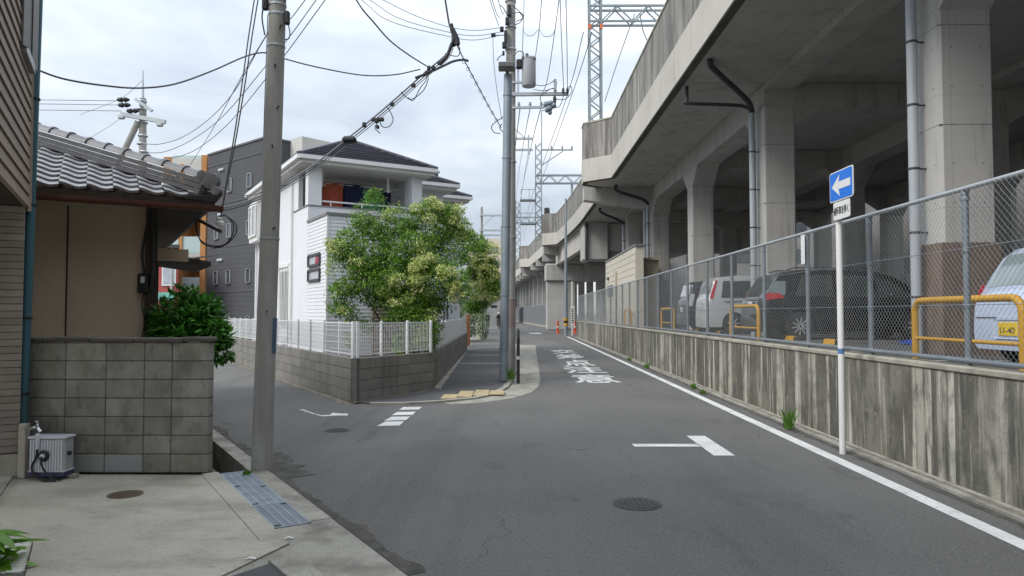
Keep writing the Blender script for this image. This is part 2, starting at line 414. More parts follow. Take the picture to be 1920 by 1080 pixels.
far_cream = M("far_cream_wall", (0.55, 0.48, 0.38), 0.9, var=0.08, vs=0.5)
lot_wall = M("lot_back_wall", (0.20, 0.19, 0.18), 0.9, var=0.2, vs=0.4)
shutter_m = M("grey_shutter", (0.34, 0.35, 0.36), 0.6, var=0.1, vs=1)


# ------------------------------------------------------------------ mesh builder
class MB:
    def __init__(self):
        self.v, self.f, self.mi, self.cur = [], [], [], 0

    def mat(self, i):
        self.cur = i
        return self

    def add(self, vs_, fs_):
        o = len(self.v)
        self.v += [tuple(p) for p in vs_]
        for f in fs_:
            self.f.append(tuple(o + i for i in f))
            self.mi.append(self.cur)
        return self

    def box(self, c, s, rz=0.0):
        hx, hy, hz = s[0] / 2, s[1] / 2, s[2] / 2
        ca, sa = math.cos(rz), math.sin(rz)
        P = []
        for z in (-hz, hz):
            for x, y in ((-hx, -hy), (hx, -hy), (hx, hy), (-hx, hy)):
                P.append((c[0] + x * ca - y * sa, c[1] + x * sa + y * ca, c[2] + z))
        return self.add(P, [(3, 2, 1, 0), (4, 5, 6, 7), (0, 1, 5, 4), (1, 2, 6, 5), (2, 3, 7, 6), (3, 0, 4, 7)])

    def b2(self, x0, x1, y0, y1, z0, z1):
        return self.box(((x0 + x1) / 2, (y0 + y1) / 2, (z0 + z1) / 2), (abs(x1 - x0), abs(y1 - y0), abs(z1 - z0)))

    def cbox(self, c, s, b=0.01, T=None):
        """chamfered box, 44 triangles; T maps a local point to the world"""
        h = [q / 2 for q in s]
        P, idx = [], {}
        for sx in (-1, 1):
            for sy in (-1, 1):
                for sz in (-1, 1):
                    for ax in range(3):
                        q = [sx * (h[0] - b), sy * (h[1] - b), sz * (h[2] - b)]
                        q[ax] = (sx, sy, sz)[ax] * h[ax]
                        idx[(sx, sy, sz, ax)] = len(P)
                        q = [q[i] + c[i] for i in range(3)]
                        P.append(T(*q) if T else q)
        F = []
        for ax in range(3):
            a1, a2 = (ax + 1) % 3, (ax + 2) % 3
            for s_ in (-1, 1):
                cs = []
                for p, q in ((-1, -1), (1, -1), (1, 1), (-1, 1)):
                    sg = [0, 0, 0]
                    sg[ax], sg[a1], sg[a2] = s_, p, q
                    cs.append(idx[(*sg, ax)])
                F.append(cs if s_ > 0 else cs[::-1])
            for p in (-1, 1):
                for q in (-1, 1):
                    e = []
                    for s_ in (-1, 1):
                        sg = [0, 0, 0]
                        sg[ax], sg[a1], sg[a2] = s_, p, q
                        e.append((idx[(*sg, a1)], idx[(*sg, a2)]))
                    qd = (e[0][0], e[1][0], e[1][1], e[0][1])
                    F.append(qd if p * q < 0 else qd[::-1])
        for sx in (-1, 1):
            for sy in (-1, 1):
                for sz in (-1, 1):
                    t = tuple(idx[(sx, sy, sz, a)] for a in range(3))
                    F.append(t if sx * sy * sz > 0 else t[::-1])
        return self.add(P, F)

    def prism(self, poly, z0, z1):
        n = len(poly)
        ar = sum(poly[i][0] * poly[(i + 1) % n][1] - poly[(i + 1) % n][0] * poly[i][1] for i in range(n))
        if ar < 0:
            poly = poly[::-1]
        P = [(p[0], p[1], z0) for p in poly] + [(p[0], p[1], z1) for p in poly]
        F = [tuple(range(n - 1, -1, -1)), tuple(range(n, 2 * n))]
        F += [(i, (i + 1) % n, n + (i + 1) % n, n + i) for i in range(n)]
        return self.add(P, F)

    def sheet(self, poly, z):
        n = len(poly)
        ar = sum(poly[i][0] * poly[(i + 1) % n][1] - poly[(i + 1) % n][0] * poly[i][1] for i in range(n))
        if ar < 0:
            poly = poly[::-1]
        return self.add([(p[0], p[1], z) for p in poly], [tuple(range(n))])

    def bar(self, p, q, w, h=None, up=(0, 0, 1)):
        """rectangular bar from p to q"""
        h = h or w
        p, q = Vector(p), Vector(q)
        d = (q - p).normalized()
        u = Vector(up)
        if abs(d.dot(u)) > 0.98:
            u = Vector((0, 1, 0))
        s = d.cross(u).normalized() * (w / 2)
        t = s.cross(d).normalized() * (h / 2)
        P = [p - s - t, p + s - t, p + s + t, p - s + t, q - s - t, q + s - t, q + s + t, q - s + t]
        return self.add(P, [(0, 1, 2, 3), (7, 6, 5, 4), (4, 5, 1, 0), (5, 6, 2, 1), (6, 7, 3, 2), (7, 4, 0, 3)])

    def tube(self, pts, r, n=8, caps=True):
        pts = [Vector(p) for p in pts]
        rs = r if isinstance(r, (list, tuple)) else [r] * len(pts)
        o = len(self.v)
        prev = None
        for i, p in enumerate(pts):
            a = pts[max(0, i - 1)]
            b = pts[min(len(pts) - 1, i + 1)]
            d = (b - a).normalized()
            if prev is None:
                u = Vector((0, 0, 1)) if abs(d.z) < 0.9 else Vector((1, 0, 0))
                prev = d.cross(u).normalized()
            prev = (prev - d * prev.dot(d)).normalized()
            w = d.cross(prev)
            for k in range(n):
                t = 2 * PI * k / n
                self.v.append(tuple(p + (prev * math.cos(t) + w * math.sin(t)) * rs[i]))
        for i in range(len(pts) - 1):
            for k in range(n):
                a, b = o + i * n + k, o + i * n + (k + 1) % n
                self.f.append((a, b, b + n, a + n))
                self.mi.append(self.cur)
        if caps:
            self.f.append(tuple(o + k for k in range(n - 1, -1, -1)))
            self.f.append(tuple(o + (len(pts) - 1) * n + k for k in range(n)))
            self.mi += [self.cur] * 2
        return self

    def lathe(self, prof, c=(0, 0, 0), n=16, axis='z'):
        """profile of (radius, height)"""
        o = len(self.v)
        for r, h in prof:
            for k in range(n):
                t = 2 * PI * k / n
                x, y = r * math.cos(t), r * math.sin(t)
                p = {'z': (x, y, h), 'y': (x, h, -y), 'x': (h, x, y)}[axis]
                self.v.append((p[0] + c[0], p[1] + c[1], p[2] + c[2]))
        for i in range(len(prof) - 1):
            for k in range(n):
                a, b = o + i * n + k, o + i * n + (k + 1) % n
                self.f.append((a, b, b + n, a + n))
                self.mi.append(self.cur)
        self.f.append(tuple(o + k for k in range(n - 1, -1, -1)))
        self.f.append(tuple(o + (len(prof) - 1) * n + k for k in range(n)))
        self.mi += [self.cur] * 2
        return self

    def each(self, name, mats, parent=None, smooth=False):
        """every loose piece becomes an object of its own"""
        par = list(range(len(self.v)))

        def find(a):
            while par[a] != a:
                par[a] = par[par[a]]
                a = par[a]
            return a
        for f in self.f:
            for i in f[1:]:
                par[find(i)] = find(f[0])
        groups = {}
        for fi, f in enumerate(self.f):
            groups.setdefault(find(f[0]), []).append(fi)
        out = []
        for fl in groups.values():
            k, mp_ = MB(), {}
            for fi in fl:
                g_ = []
                for i in self.f[fi]:
                    if i not in mp_:
                        mp_[i] = len(k.v)
                        k.v.append(self.v[i])
                    g_.append(mp_[i])
                k.f.append(tuple(g_))
                k.mi.append(self.mi[fi])
            out.append(k.build(name, mats, parent, smooth=smooth))
        return out

    def build(self, name, mats, parent=None, smooth=False, local=False, bevel=0.0):
        if not isinstance(mats, (list, tuple)):
            mats = [mats]
        me = bpy.data.meshes.new(name)
        off = Vector((0, 0, 0))
        vs_ = self.v
        if not local and vs_:
            xs, ys, zs = zip(*vs_)
            off = Vector(((min(xs) + max(xs)) / 2, (min(ys) + max(ys)) / 2, min(zs)))
            vs_ = [(x - off.x, y - off.y, z - off.z) for x, y, z in vs_]
        me.from_pydata(vs_, [], self.f)
        for m in mats:
            me.materials.append(m)
        if len(mats) > 1:
            me.polygons.foreach_set("material_index", self.mi)
        if smooth:
            me.polygons.foreach_set("use_smooth", [True] * len(me.polygons))
            if smooth == 'auto':
                me.set_sharp_from_angle(angle=math.radians(38))
        me.update()
        o = bpy.data.objects.new(name, me)
        COL.objects.link(o)
        if bevel:
            b = o.modifiers.new("bevel", 'BEVEL')
            b.width = bevel
            b.segments = 1
            b.limit_method = 'ANGLE'
        o.location = off
        if parent is not None:
            o.parent = parent
            if not local:
                w = Vector((0, 0, 0))
                p = parent
                while p is not None:
                    w += p.location
                    p = p.parent
                o.location = off - w
        return o


def tag(o, label=None, cat=None, group=None, kind=None):
    if label:
        o["label"] = label
    if cat:
        o["category"] = cat
    if group:
        o["group"] = group
    if kind:
        o["kind"] = kind
    return o


def thing(name, loc, label, cat, group=None, rz=0.0):
    o = bpy.data.objects.new(name, None)
    o.empty_display_size = 0.2
    COL.objects.link(o)
    o.location = loc
    o.rotation_euler = (0, 0, rz)
    return tag(o, label, cat, group)


def dup(o, parent=None, loc=None, rz=None):
    """copy of a thing, its parts and their sub-parts (mesh data shared)"""
    c = o.copy()
    COL.objects.link(c)
    c.parent = parent
    if loc is not None:
        c.location = loc
    if rz is not None:
        c.rotation_euler = (0, 0, rz)
    for ch in [x for x in o.children]:
        dup(ch, c)
    return c


def piece(src, parent, loc, rot=(0, 0, 0), scale=(1, 1, 1), name=None):
    """one more piece that shares src's mesh; loc in world metres (parent not rotated)"""
    c = bpy.data.objects.new(name or src.name.split(".")[0], src)
    COL.objects.link(c)
    c.parent = parent
    w = Vector((0, 0, 0))
    p = parent
    while p is not None:
        w += p.location
        p = p.parent
    c.location = Vector(loc) - w
    c.rotation_euler = rot
    c.scale = scale
    return c


def mesh_of(mb, name, mats, smooth=False):
    """mesh data only, local coordinates"""
    o = mb.build(name, mats, smooth=smooth, local=True)
    me = o.data
    bpy.data.objects.remove(o)
    return me


def catmull(pts, n=8):
    pts = [Vector(p) for p in pts]
    q = [pts[0] * 2 - pts[1]] + pts + [pts[-1] * 2 - pts[-2]]
    out = []
    for i in range(1, len(q) - 2):
        p0, p1, p2, p3 = q[i - 1:i + 3]
        for k in range(n):
            t = k / n
            out.append(0.5 * ((2 * p1) + (p2 - p0) * t + (2 * p0 - 5 * p1 + 4 * p2 - p3) * t * t + (3 * p1 - p0 - 3 * p2 + p3) * t ** 3))
    out.append(pts[-1])
    return out


def text_mb(body, font_bold=0.0):
    """flat outline of a piece of lettering, scaled to the unit box -> (verts, faces)"""
    cu = bpy.data.curves.new("lettering", 'FONT')
    cu.body = body
    cu.resolution_u = 3
    cu.offset = font_bold
    o = bpy.data.objects.new("lettering", cu)
    COL.objects.link(o)
    bpy.context.view_layer.update()
    dg = bpy.context.evaluated_depsgraph_get()
    me = bpy.data.meshes.new_from_object(o.evaluated_get(dg))
    vs_ = [v.co.copy() for v in me.vertices]
    fs_ = [tuple(p.vertices) for p in me.polygons]
    bpy.data.objects.remove(o)
    bpy.data.meshes.remove(me)
    x0, x1 = min(v.x for v in vs_), max(v.x for v in vs_)
    y0, y1 = min(v.y for v in vs_), max(v.y for v in vs_)
    return [((v.x - x0) / (x1 - x0), (v.y - y0) / (y1 - y0)) for v in vs_], fs_


def lettering(body, name, T, mat, parent, bold=0.0):
    vs_, fs_ = text_mb(body, bold)
    mb = MB()
    mb.add([T(x, y) for x, y in vs_], fs_)
    return mb.build(name, mat, parent)


# directions of the side street: U runs back along it, V across it
U = Vector((-0.514, 0.857, 0))
V = Vector((0.857, 0.514, 0))

# =================================================================== GROUND
def D(e, n, z=None):
    p = (-3.0 + 0.543 * e + 0.84 * n, 7.17 - 0.84 * e + 0.543 * n)
    return p if z is None else (p[0], p[1], z)


g = MB()
g.sheet([(-1500, -1500), (1500, -1500), (1500, 1500), (-1500, 1500)], -0.62)
tag(g.build("ground", earth), kind="structure")

rd = MB()
rd.prism([D(-70, .45), D(14, .45), (14, -40), (400, -200), (400, 900), (-500, 900), (-500, 420)], -0.3, 0.0)
road = rd.build("road", asphalt)
tag(road, kind="structure")
lip = MB().prism([D(-45, .28), D(2.15, .28), D(2.15, .448), D(-45, .448)], -0.6, 0.003)
tag(lip.build("kerb", conc_kerb), kind="structure")
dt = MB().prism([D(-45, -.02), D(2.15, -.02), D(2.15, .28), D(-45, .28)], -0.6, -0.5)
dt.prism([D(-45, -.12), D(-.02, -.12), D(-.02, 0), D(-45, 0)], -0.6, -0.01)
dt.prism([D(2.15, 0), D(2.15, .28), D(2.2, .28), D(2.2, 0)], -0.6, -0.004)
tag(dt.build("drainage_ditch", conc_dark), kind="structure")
ap = MB().prism([D(2.2, 0), D(2.2, .28), D(2.155, .28), D(2.155, .448), D(10, .448), D(10, -1.2), D(3.4, -1.0), D(2.62, -.0)], -0.3, 0.0)
tag(ap.build("apron_pavement", conc_kerb), kind="structure")
k1, k2, k3 = G(540, 1015), G(415, 1081), G(470, 1078)
dv = MB().prism([(-9, 7.14), D(0.0, -.157), D(2.42, -.157), (k2.x - .16, k2.y + .12), (-2.45, 3.2), (-2.6, -3), (-9, -3)], -0.3, 0.0)
tag(dv.build("driveway", conc_drive), kind="structure")
ke = MB().prism([D(-0.03, -.155), D(-0.03, -.0), D(2.6, 0.0), (k2.x, k2.y), (-2.32, 3.2), (-2.445, 3.2), (k2.x - .155, k2.y + .125), D(2.415, -.155)], -0.3, 0.006)
tag(ke.build("driveway_edging_kerb", conc_drive), kind="structure")
gv = MB().sheet([G(425, 1085)[:2], G(505, 1058)[:2], G(545, 1085)[:2], G(520, 1130)[:2]], 0.006)
tag(gv.build("gravel", asphalt_lot), kind="stuff")
kb = MB().prism([G(503, 1055)[:2], G(543, 1033)[:2], G(640, 1110)[:2], G(590, 1130)[:2]], 0.0, 0.02)
tag(kb.build("short_kerb", conc_kerb), kind="structure")
yd = MB().prism([(-200, 7.14), (-9, 7.14), D(-.005, -.12), D(-70, -.12), (-200, 100)], -0.3, -0.012)
tag(yd.build("yard_ground", soil), kind="structure")

# pavement beside the white house
SWK = [G(693, 760), G(760, 759.5), G(832, 755.5), G(895, 749), G(932, 740), G(952, 729), G(962, 717), G(966, 700), G(968, 670), G(971, 647)]
sw_edge = [(p.x, p.y) for p in SWK]
sw_in = [(-2.3, 36), (-2.12, 30), (-1.76, 14.78), (-2.88, 12.72)]


def offset_line(pts, d):
    out = []
    for i, p in enumerate(pts):
        a, b = Vector(pts[max(0, i - 1)]), Vector(pts[min(len(pts) - 1, i + 1)])
        t = (b - a).normalized()
        out.append((p[0] + t.y * d, p[1] - t.x * d))
    return out


inner = offset_line(sw_edge, -0.12)
tag(MB().prism(inner + [(-0.12, 36)] + sw_in, 0.0, 0.03).build("sidewalk", asphalt_walk), kind="structure")
kc = MB()
for i in range(len(sw_edge) - 1):
    hA, hB = (0.012, 0.02) if i < 2 else (0.095, 0.095)
    kc.prism([inner[i], inner[i + 1], sw_edge[i + 1], sw_edge[i]], 0.0, 0.042)
tag(kc.build("sidewalk_kerb", conc_kerb), kind="structure")
gut_o = [G(1004, 647), G(1006, 665), G(1010, 690), G(1013, 712), G(1010, 724), G(996, 736), G(965, 746), G(915, 754), G(845, 759.5)]
gi = [sw_edge[i] for i in (2, 3, 4, 5, 6, 7, 8, 9)]
tag(MB().sheet(gi + [(p.x, p.y) for p in gut_o], 0.004).build("gutter_pavement", conc_kerb), kind="structure")
bk = MB()
bk.prism([(-2.32, 30), (-1.78, 14.9), (-1.60, 14.86), (-2.1, 30)], 0.025, 0.05)
tag(bk.build("boundary_kerb", conc_kerb), kind="structure")
for yy in (22.4, 27.0, 33.5):
    l = MB().sheet([(-1.9, yy), (-.16, yy), (-.16, yy + .15), (-1.9, yy + .15)], 0.034)
    tag(l.build("pavement_line", paint_worn), kind="structure")

# painted marks: parts of the road
Z1 = 0.005
MB().sheet([(3.42, 1.5), (3.57, 1.5), (3.57, 50), (3.42, 50)], Z1).build("edge_line", paint_white, road)
tm = MB()
tm.sheet([(1.41, 8.60), (2.20, 8.60), (2.20, 8.78), (1.40, 8.78)], Z1)
tm.sheet([(2.21, 8.07), (2.45, 8.07), (2.45, 9.36), (2.21, 9.36)], Z1)
tm.build("junction_mark", paint_white, road)
for i in range(4):
    f = i / 3
    q = []
    for (x0, y0), (x1, y1) in (((748, 769), (706, 799.5)), ((755.6, 763.8), (723, 791)), ((790.7, 763.3), (758, 790.4)), ((785.5, 768.2), (749, 798.4))):
        q.append(G(x0 + (x1 - x0) * f, y0 + (y1 - y0) * f)[:2])
    MB().sheet(q, Z1).build("stop_dash", paint_white, road)
aw = MB()
aw.sheet([G(*p)[:2] for p in ((590, 776.5), (604, 779.3), (618, 778.5), (624, 774.6), (640, 776), (652, 776), (652, 779.5), (630, 779.5), (606, 781), (594, 778.8))], Z1)
aw.build("turn_arrow", paint_white, road)
MB().sheet([G(*p)[:2] for p in ((560, 768), (569, 768), (592, 776.5), (588, 777.2))], Z1).build("worn_arrow_tail", paint_worn, road)
MB().sheet([G(*p)[:2] for p in ((992, 624.6), (1010, 624), (1018, 625), (1010, 626), (992, 625.6))], Z1).build("far_mark", paint_white, road)
for ch, (px0, px1, yb, yt) in zip("交差点注意", ((1032, 1079, 663.0, 655.8), (1040, 1094, 673.2, 664.4), (1054, 1110, 686, 675), (1055, 1131, 699.5, 687.4), (1070, 1156, 718, 702.4))):
    a, b, c_, d_ = G((px0 + px1) / 2 - 24, yb), G((px0 + px1) / 2 + 24, yb), G(px0, yt), G(px1, yt)
    ym = (a.y + c_.y) / 2
    w = (px1 - px0) / FPX * ym * 0.97
    xc = ((px0 + px1) / 2 - 970) / FPX * ym
    lettering(ch, "road_lettering", lambda u, v, xc=xc, w=w, y0=a.y, y1=c_.y: (xc + (u - .5) * w, y0 + v * (y1 - y0), Z1), paint_white, road, 0.016)

# tactile tiles on the pavement corner
tac = []
for c0, c1 in (((828, 755), (858, 741)), ((857, 751.5), (889, 730.5)), ((884, 748), (913, 730)), ((913, 741), (938, 731.5))):
    tac.append((G(c0[0], c0[1], .075), G(c1[0], c1[1], .075)))
tl_me = mesh_of(MB().cbox((0, 0, .008), (.285, .285, .03), .006), "tactile_tile", yellow_tile)
tact = thing("tactile_paving", (-1.0, 14, .03), "yellow ribbed tactile tiles at the pavement corner before the grey poles", "tactile paving")
for (x, y), n in zip(((-1.27, 13.25), (-1.0, 13.55), (-.70, 13.75), (-.40, 13.95)), (2, 3, 3, 2)):
    for j in range(n):
        t = piece(tl_me, tact, (x + (j % 1) * .3, y + j * .3, .030), (0, 0, 0))
        for r in range(4):
            pass
rb = MB()
for (x, y), n in zip(((-1.27, 13.25), (-1.0, 13.55), (-.70, 13.75), (-.40, 13.95)), (2, 3, 3, 2)):
    for j in range(n):
        for r in range(4):
            rb.cbox((x - .105 + r * .07, y + j * .3, .055), (.03, .25, .006), .002)
rbo = rb.build("tactile_rib", yellow_tile, tact)
rbo["kind"] = "stuff"


def dirt(fn, t0, t1, w0, w1, z, name, mat, seed, step=.12):
    """ragged strip of dirt: fn(t, w) -> (x, y)"""
    k = MB()
    n = int((t1 - t0) / step)
    for i in range(n + 1):
        t = t0 + (t1 - t0) * i / n
        q = noise.noise(Vector((t * 1.3, seed, 0))) * .6 + noise.noise(Vector((t * 5, seed + 9, 0))) * .4
        a, b = fn(t, w0), fn(t, w0 + (w1 - w0) * max(.12, .55 + q))
        k.v += [(a[0], a[1], z), (b[0], b[1], z)]
    for i in range(n):
        k.f.append((2 * i, 2 * i + 1, 2 * i + 3, 2 * i + 2))
        k.mi.append(0)
    return tag(k.build(name, mat), kind="stuff")


dirt(lambda t, w: (3.86 - w, t), 2, 48, 0, .16, .0035, "gutter_dirt", dirt_contact_shade, 1)
dirt(lambda t, w: (3.862 + w, t), 2, 48, .12, .02, .0305, "gutter_dirt", dirt_pale, 2)
dirt(lambda t, w: D(t, .449 + w), -7, 3.6, 0, .16, .0035, "gutter_dirt", dirt_contact_shade, 3, .06)
dirt(lambda t, w: D(t, .449 + w), -.9, .6, .0, .55, .0045, "gutter_dirt", dirt_contact_shade, 4, .05)

# manhole covers
def cover(name, px, py, r, label, mat):
    p = G(px, py)
    t = thing(name, (p.x, p.y, 0.0), label, "manhole cover")
    MB().lathe([(r + .03, 0.0), (r + .03, .006), (r + .006, .007), (r + .005, .003)], (p.x, p.y, 0), 32).build("rim", mat, t, smooth='auto')
    MB().lathe([(r, 0.0), (r, .009), (r - .01, .011)], (p.x, p.y, 0), 32).build("lid", mat, t, smooth='auto')
    k = MB()
    for i in range(-3, 4):
        for j in range(-3, 4):
            if math.hypot(i, j) < 3.3:
                k.cbox((p.x + i * r / 3.9, p.y + j * r / 3.9, .0125), (r / 6, r / 6, .006), .002)
    k.build("raised_stud", mat, t)["kind"] = "stuff"
    k2_ = MB()
    k2_.cbox((p.x, p.y - r * .86, .0125), (r / 4, r / 9, .004), .001)
    k2_.build("key_slot", black_rub, t)
    return t


cover("manhole_cover", 1194, 945.5, .175, "iron manhole cover in the road below the white T-shaped mark", iron)
cover("manhole_cover", 632, 807, .14, "small iron cover in the road before the short white dashes", iron)
cover("manhole_cover", 235, 927.5, .115, "small brown iron cover set in the concrete driveway", iron_brown)

# drain grates
gm = MB()
for s in (-1, 1):
    gm.b2(-.14, .14, s * .345 - .01, s * .345 + .01, -.03, 0)
    gm.b2(s * .13 - .008, s * .13 + .008, -.355, .355, -.03, 0)
for i in range(21):
    gm.b2(-.13, .13, -.33 + i * .033 - .0105, -.33 + i * .033 + .0105, -.024, -.004)
for y_ in (-.115, .115):
    gm.b2(-.14, .14, y_ - .006, y_ + .006, -.02, .0)
for x in (-.065, 0, .065):
    gm.b2(x - .007, x + .007, -.34, .34, -.02, -.001)
gm_me = mesh_of(gm, "grate_bar", grate_m)
rz = math.atan2(-.84, .543) + PI / 2
for i, lb in enumerate(("steel drain grate touching the concrete pole, with a weed on it", "steel drain grate between the two other drain grates", "steel drain grate beside the paper scraps and the asphalt apron")):
    c = D(.40 + i * .715, .14)
    t = thing("drain_grate", (c[0], c[1], 0.004), lb, "drain grate", "steel grates over the roadside ditch")
    o = piece(gm_me, t, (c[0], c[1], 0.004), (0, 0, rz), name="frame")
    for s in (-1, 1):
        cc = D(.40 + i * .715 - .30 * s, .14 + .10 * s)
        MB().box((cc[0], cc[1], .005), (.05, .012, .004), rz).build("lifting_slot", black_rub, t)
# dark slab close under the grates, standing in for the ditch's shade
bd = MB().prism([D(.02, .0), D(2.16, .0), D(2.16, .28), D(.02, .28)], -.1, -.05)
tag(bd.build("ditch_shade_slab", conc_dark), kind="structure")

# concrete base kerb under the retaining wall
tag(MB().prism([(3.86, -20), (4.06, -20), (4.06, 48.4), (3.86, 48.4)], 0, .028).build("wall_base_kerb", conc_kerb), kind="structure")

# parking lot
tag(MB().prism([(4.24, -40), (70, -40), (70, 48.3), (4.24, 48.3)], 0.0, 0.95).build("parking_lot_ground", asphalt_lot), kind="structure")
for yy in (7.6, 9.75, 12.2, 16.9, 19.95, 22.0, 24.4, 27.5):
    tag(MB().sheet([(5.6, yy), (10.6, yy), (10.6, yy + .12), (5.6, yy + .12)], .955).build("parking_bay_line", paint_worn), kind="structure")
tag(MB().sheet([(5.45, 5), (5.57, 5), (5.57, 47), (5.45, 47)], .955).build("parking_bay_line", paint_worn), kind="structure")

# =================================================================== RETAINING WALL + CHAIN LINK FENCE
wall = thing("retaining_wall", (4.15, 14, 0), "long stained concrete retaining wall below the chain-link fence", "wall")
ys = [-12, -2, 8.4, 18.4, 28.4, 38.4, 48.4]
for a, b in zip(ys[:-1], ys[1:]):
    MB().b2(4.05, 4.25, a + .006, b - .006, 0, 1.06).build("wall_panel", conc_wall, wall, bevel=.012)
    MB().b2(4.03, 4.27, a + .006, b - .006, 1.06, 1.12).build("coping", conc_cop, wall, bevel=.012)

FX = 4.15
fence = thing("chain_link_fence", (FX, 14, 1.12), "long grey chain-link fence on top of the stained retaining wall", "fence")
post_m = MB()
post_m.tube([(0, 0, 0), (0, 0, 1.64)], .030, 10)
post_m.lathe([(.034, 1.60), (.036, 1.66), (.02, 1.685)], (0, 0, 0), 10)
post_me = mesh_of(post_m, "post", fence_steel, smooth='auto')
band_m = MB()
band_m.lathe([(.034, 0), (.037, .01), (.037, .03), (.034, .04)], (0, 0, 0), 10)
band_me = mesh_of(band_m, "band", fence_steel, smooth='auto')
F0, F1, FS = 3.0 + .01, 48.3, 1.8
yk = 6.61 - 3 * FS
posts = []
while yk < 48.4:
    p = piece(post_me, fence, (FX + .02, yk, 1.10))
    for z in (.06, .55, 1.06, 1.55):
        b = bpy.data.objects.new("band", band_me)
        COL.objects.link(b)
        b.parent = p
        b.location = (0, 0, z)
    posts.append(yk)
    yk += FS
for a, b in zip(posts[:-1], posts[1:]):
    MB().tube([(FX, a, 2.76), (FX, b, 2.76)], .023, 10).build("top_rail", fence_rail, fence, smooth='auto')
    MB().tube([(FX - .01, a, 1.17), (FX - .01, b, 1.17)], .023, 10).build("bottom_rail", fence_steel, fence, smooth='auto')
lw = MB()
for z in (1.68, 2.20):
    lw.tube([(FX - .035, posts[0], z), (FX - .035, posts[-1], z)], .0035, 4)
lw.build("tension_wire", fence_steel, fence)
cl = MB()
y = posts[0] - 1.6
k = 0
while y < posts[-1]:
    for sgn, xo in ((1, -.003), (-1, .003)):
        za, zb = 1.18, 2.755
        ya, yb2 = (y, y + 1.575) if sgn > 0 else (y + 1.575, y)
        # clip to the fence's ends
        def cl_pt(ya, yb2):
            p0, p1 = Vector((0, ya, za)), Vector((0, yb2, zb))
            out = []
            t0, t1 = 0.0, 1.0
            for lim, up in ((posts[0], False), (posts[-1], True)):
                d = p1.y - p0.y
                t = (lim - p0.y) / d
                if (d > 0) != up:
                    t0 = max(t0, t)
                else:
                    t1 = min(t1, t)
            return (p0.lerp(p1, t0), p0.lerp(p1, t1)) if t1 > t0 + .02 else None
        r = cl_pt(ya, yb2)
        if r:
            a, b = r
            n = 12 if y < 20 else 2
            pts = []
            for i in range(n + 1):
                q = a.lerp(b, i / n)
                pts.append((FX - .03 + xo * (1 if i % 2 else -1), q.y, q.z))
            cl.tube(pts, .0016, 3, caps=False)
    y += .066
    k += 1
cl.build("chain_link_mesh", mesh_wire, fence)["kind"] = "stuff"
# white plate on a post, and small plate
MB().cbox((FX - .045, 10.21, 2.52), (.006, .13, .42), .002).build("post_plate", sign_white, fence)

# =================================================================== VIADUCT
VX, ZU, ZF, ZP = 4.35, 7.90, 8.97, 10.68


def sh(Y):
    if Y < 44:
        return 0.0
    if Y < 60:
        return -.065 * (Y - 44) ** 2 / 32
    return -.065 * (Y - 52)


via = thing("railway_viaduct", (10, 20, 0), "long grey concrete railway viaduct on columns over the parking lot", "viaduct")
bumps = [33.75, 65.2, 96.0, 128.0, 160.0]
# outline of the deck edge
edge = []
Y = -40.0
marks = sorted(set([-40 + 8 * i for i in range(0, 32)] + [47, 50, 53, 57]))
for yb in bumps:
    marks = [m for m in marks if not (yb - 1.6 < m < yb + 2.4)]
pts_e = [(m, 0.0) for m in marks]
for yb in bumps:
    pts_e += [(yb - 1.05, 0.0), (yb, -1.2), (yb + .85, -1.2), (yb + 1.9, 0.0)]
pts_e.sort()
edge = [(VX + d + sh(y_), y_) for y_, d in pts_e]


def strip(pts, th, z0, z1, name, mat, off=0.0, gap=.004):
    for (xa, ya), (xb, yb_) in zip(pts[:-1], pts[1:]):
        a, b = Vector((xa, ya)), Vector((xb, yb_))
        t = (b - a).normalized()
        nrm = Vector((t.y, -t.x))
        a2, b2 = a + t * gap, b - t * gap
        q = [a2 + nrm * off, b2 + nrm * off, b2 + nrm * (off + th), a2 + nrm * (off + th)]
        MB().prism([tuple(p) for p in q], z0, z1).build(name, mat, via)


strip(edge, .26, ZU, ZF, "fascia_panel", conc_fascia)
strip(edge, .22, ZF + .001, ZP, "parapet_panel", conc_para, .03)
strip(edge, .20, ZU - .03, ZU - .001, "drip_edge", conc_dark, .02)
cpk = MB()
strip(edge, .28, ZP, ZP + .07, "parapet_cap", conc_cop, .0)
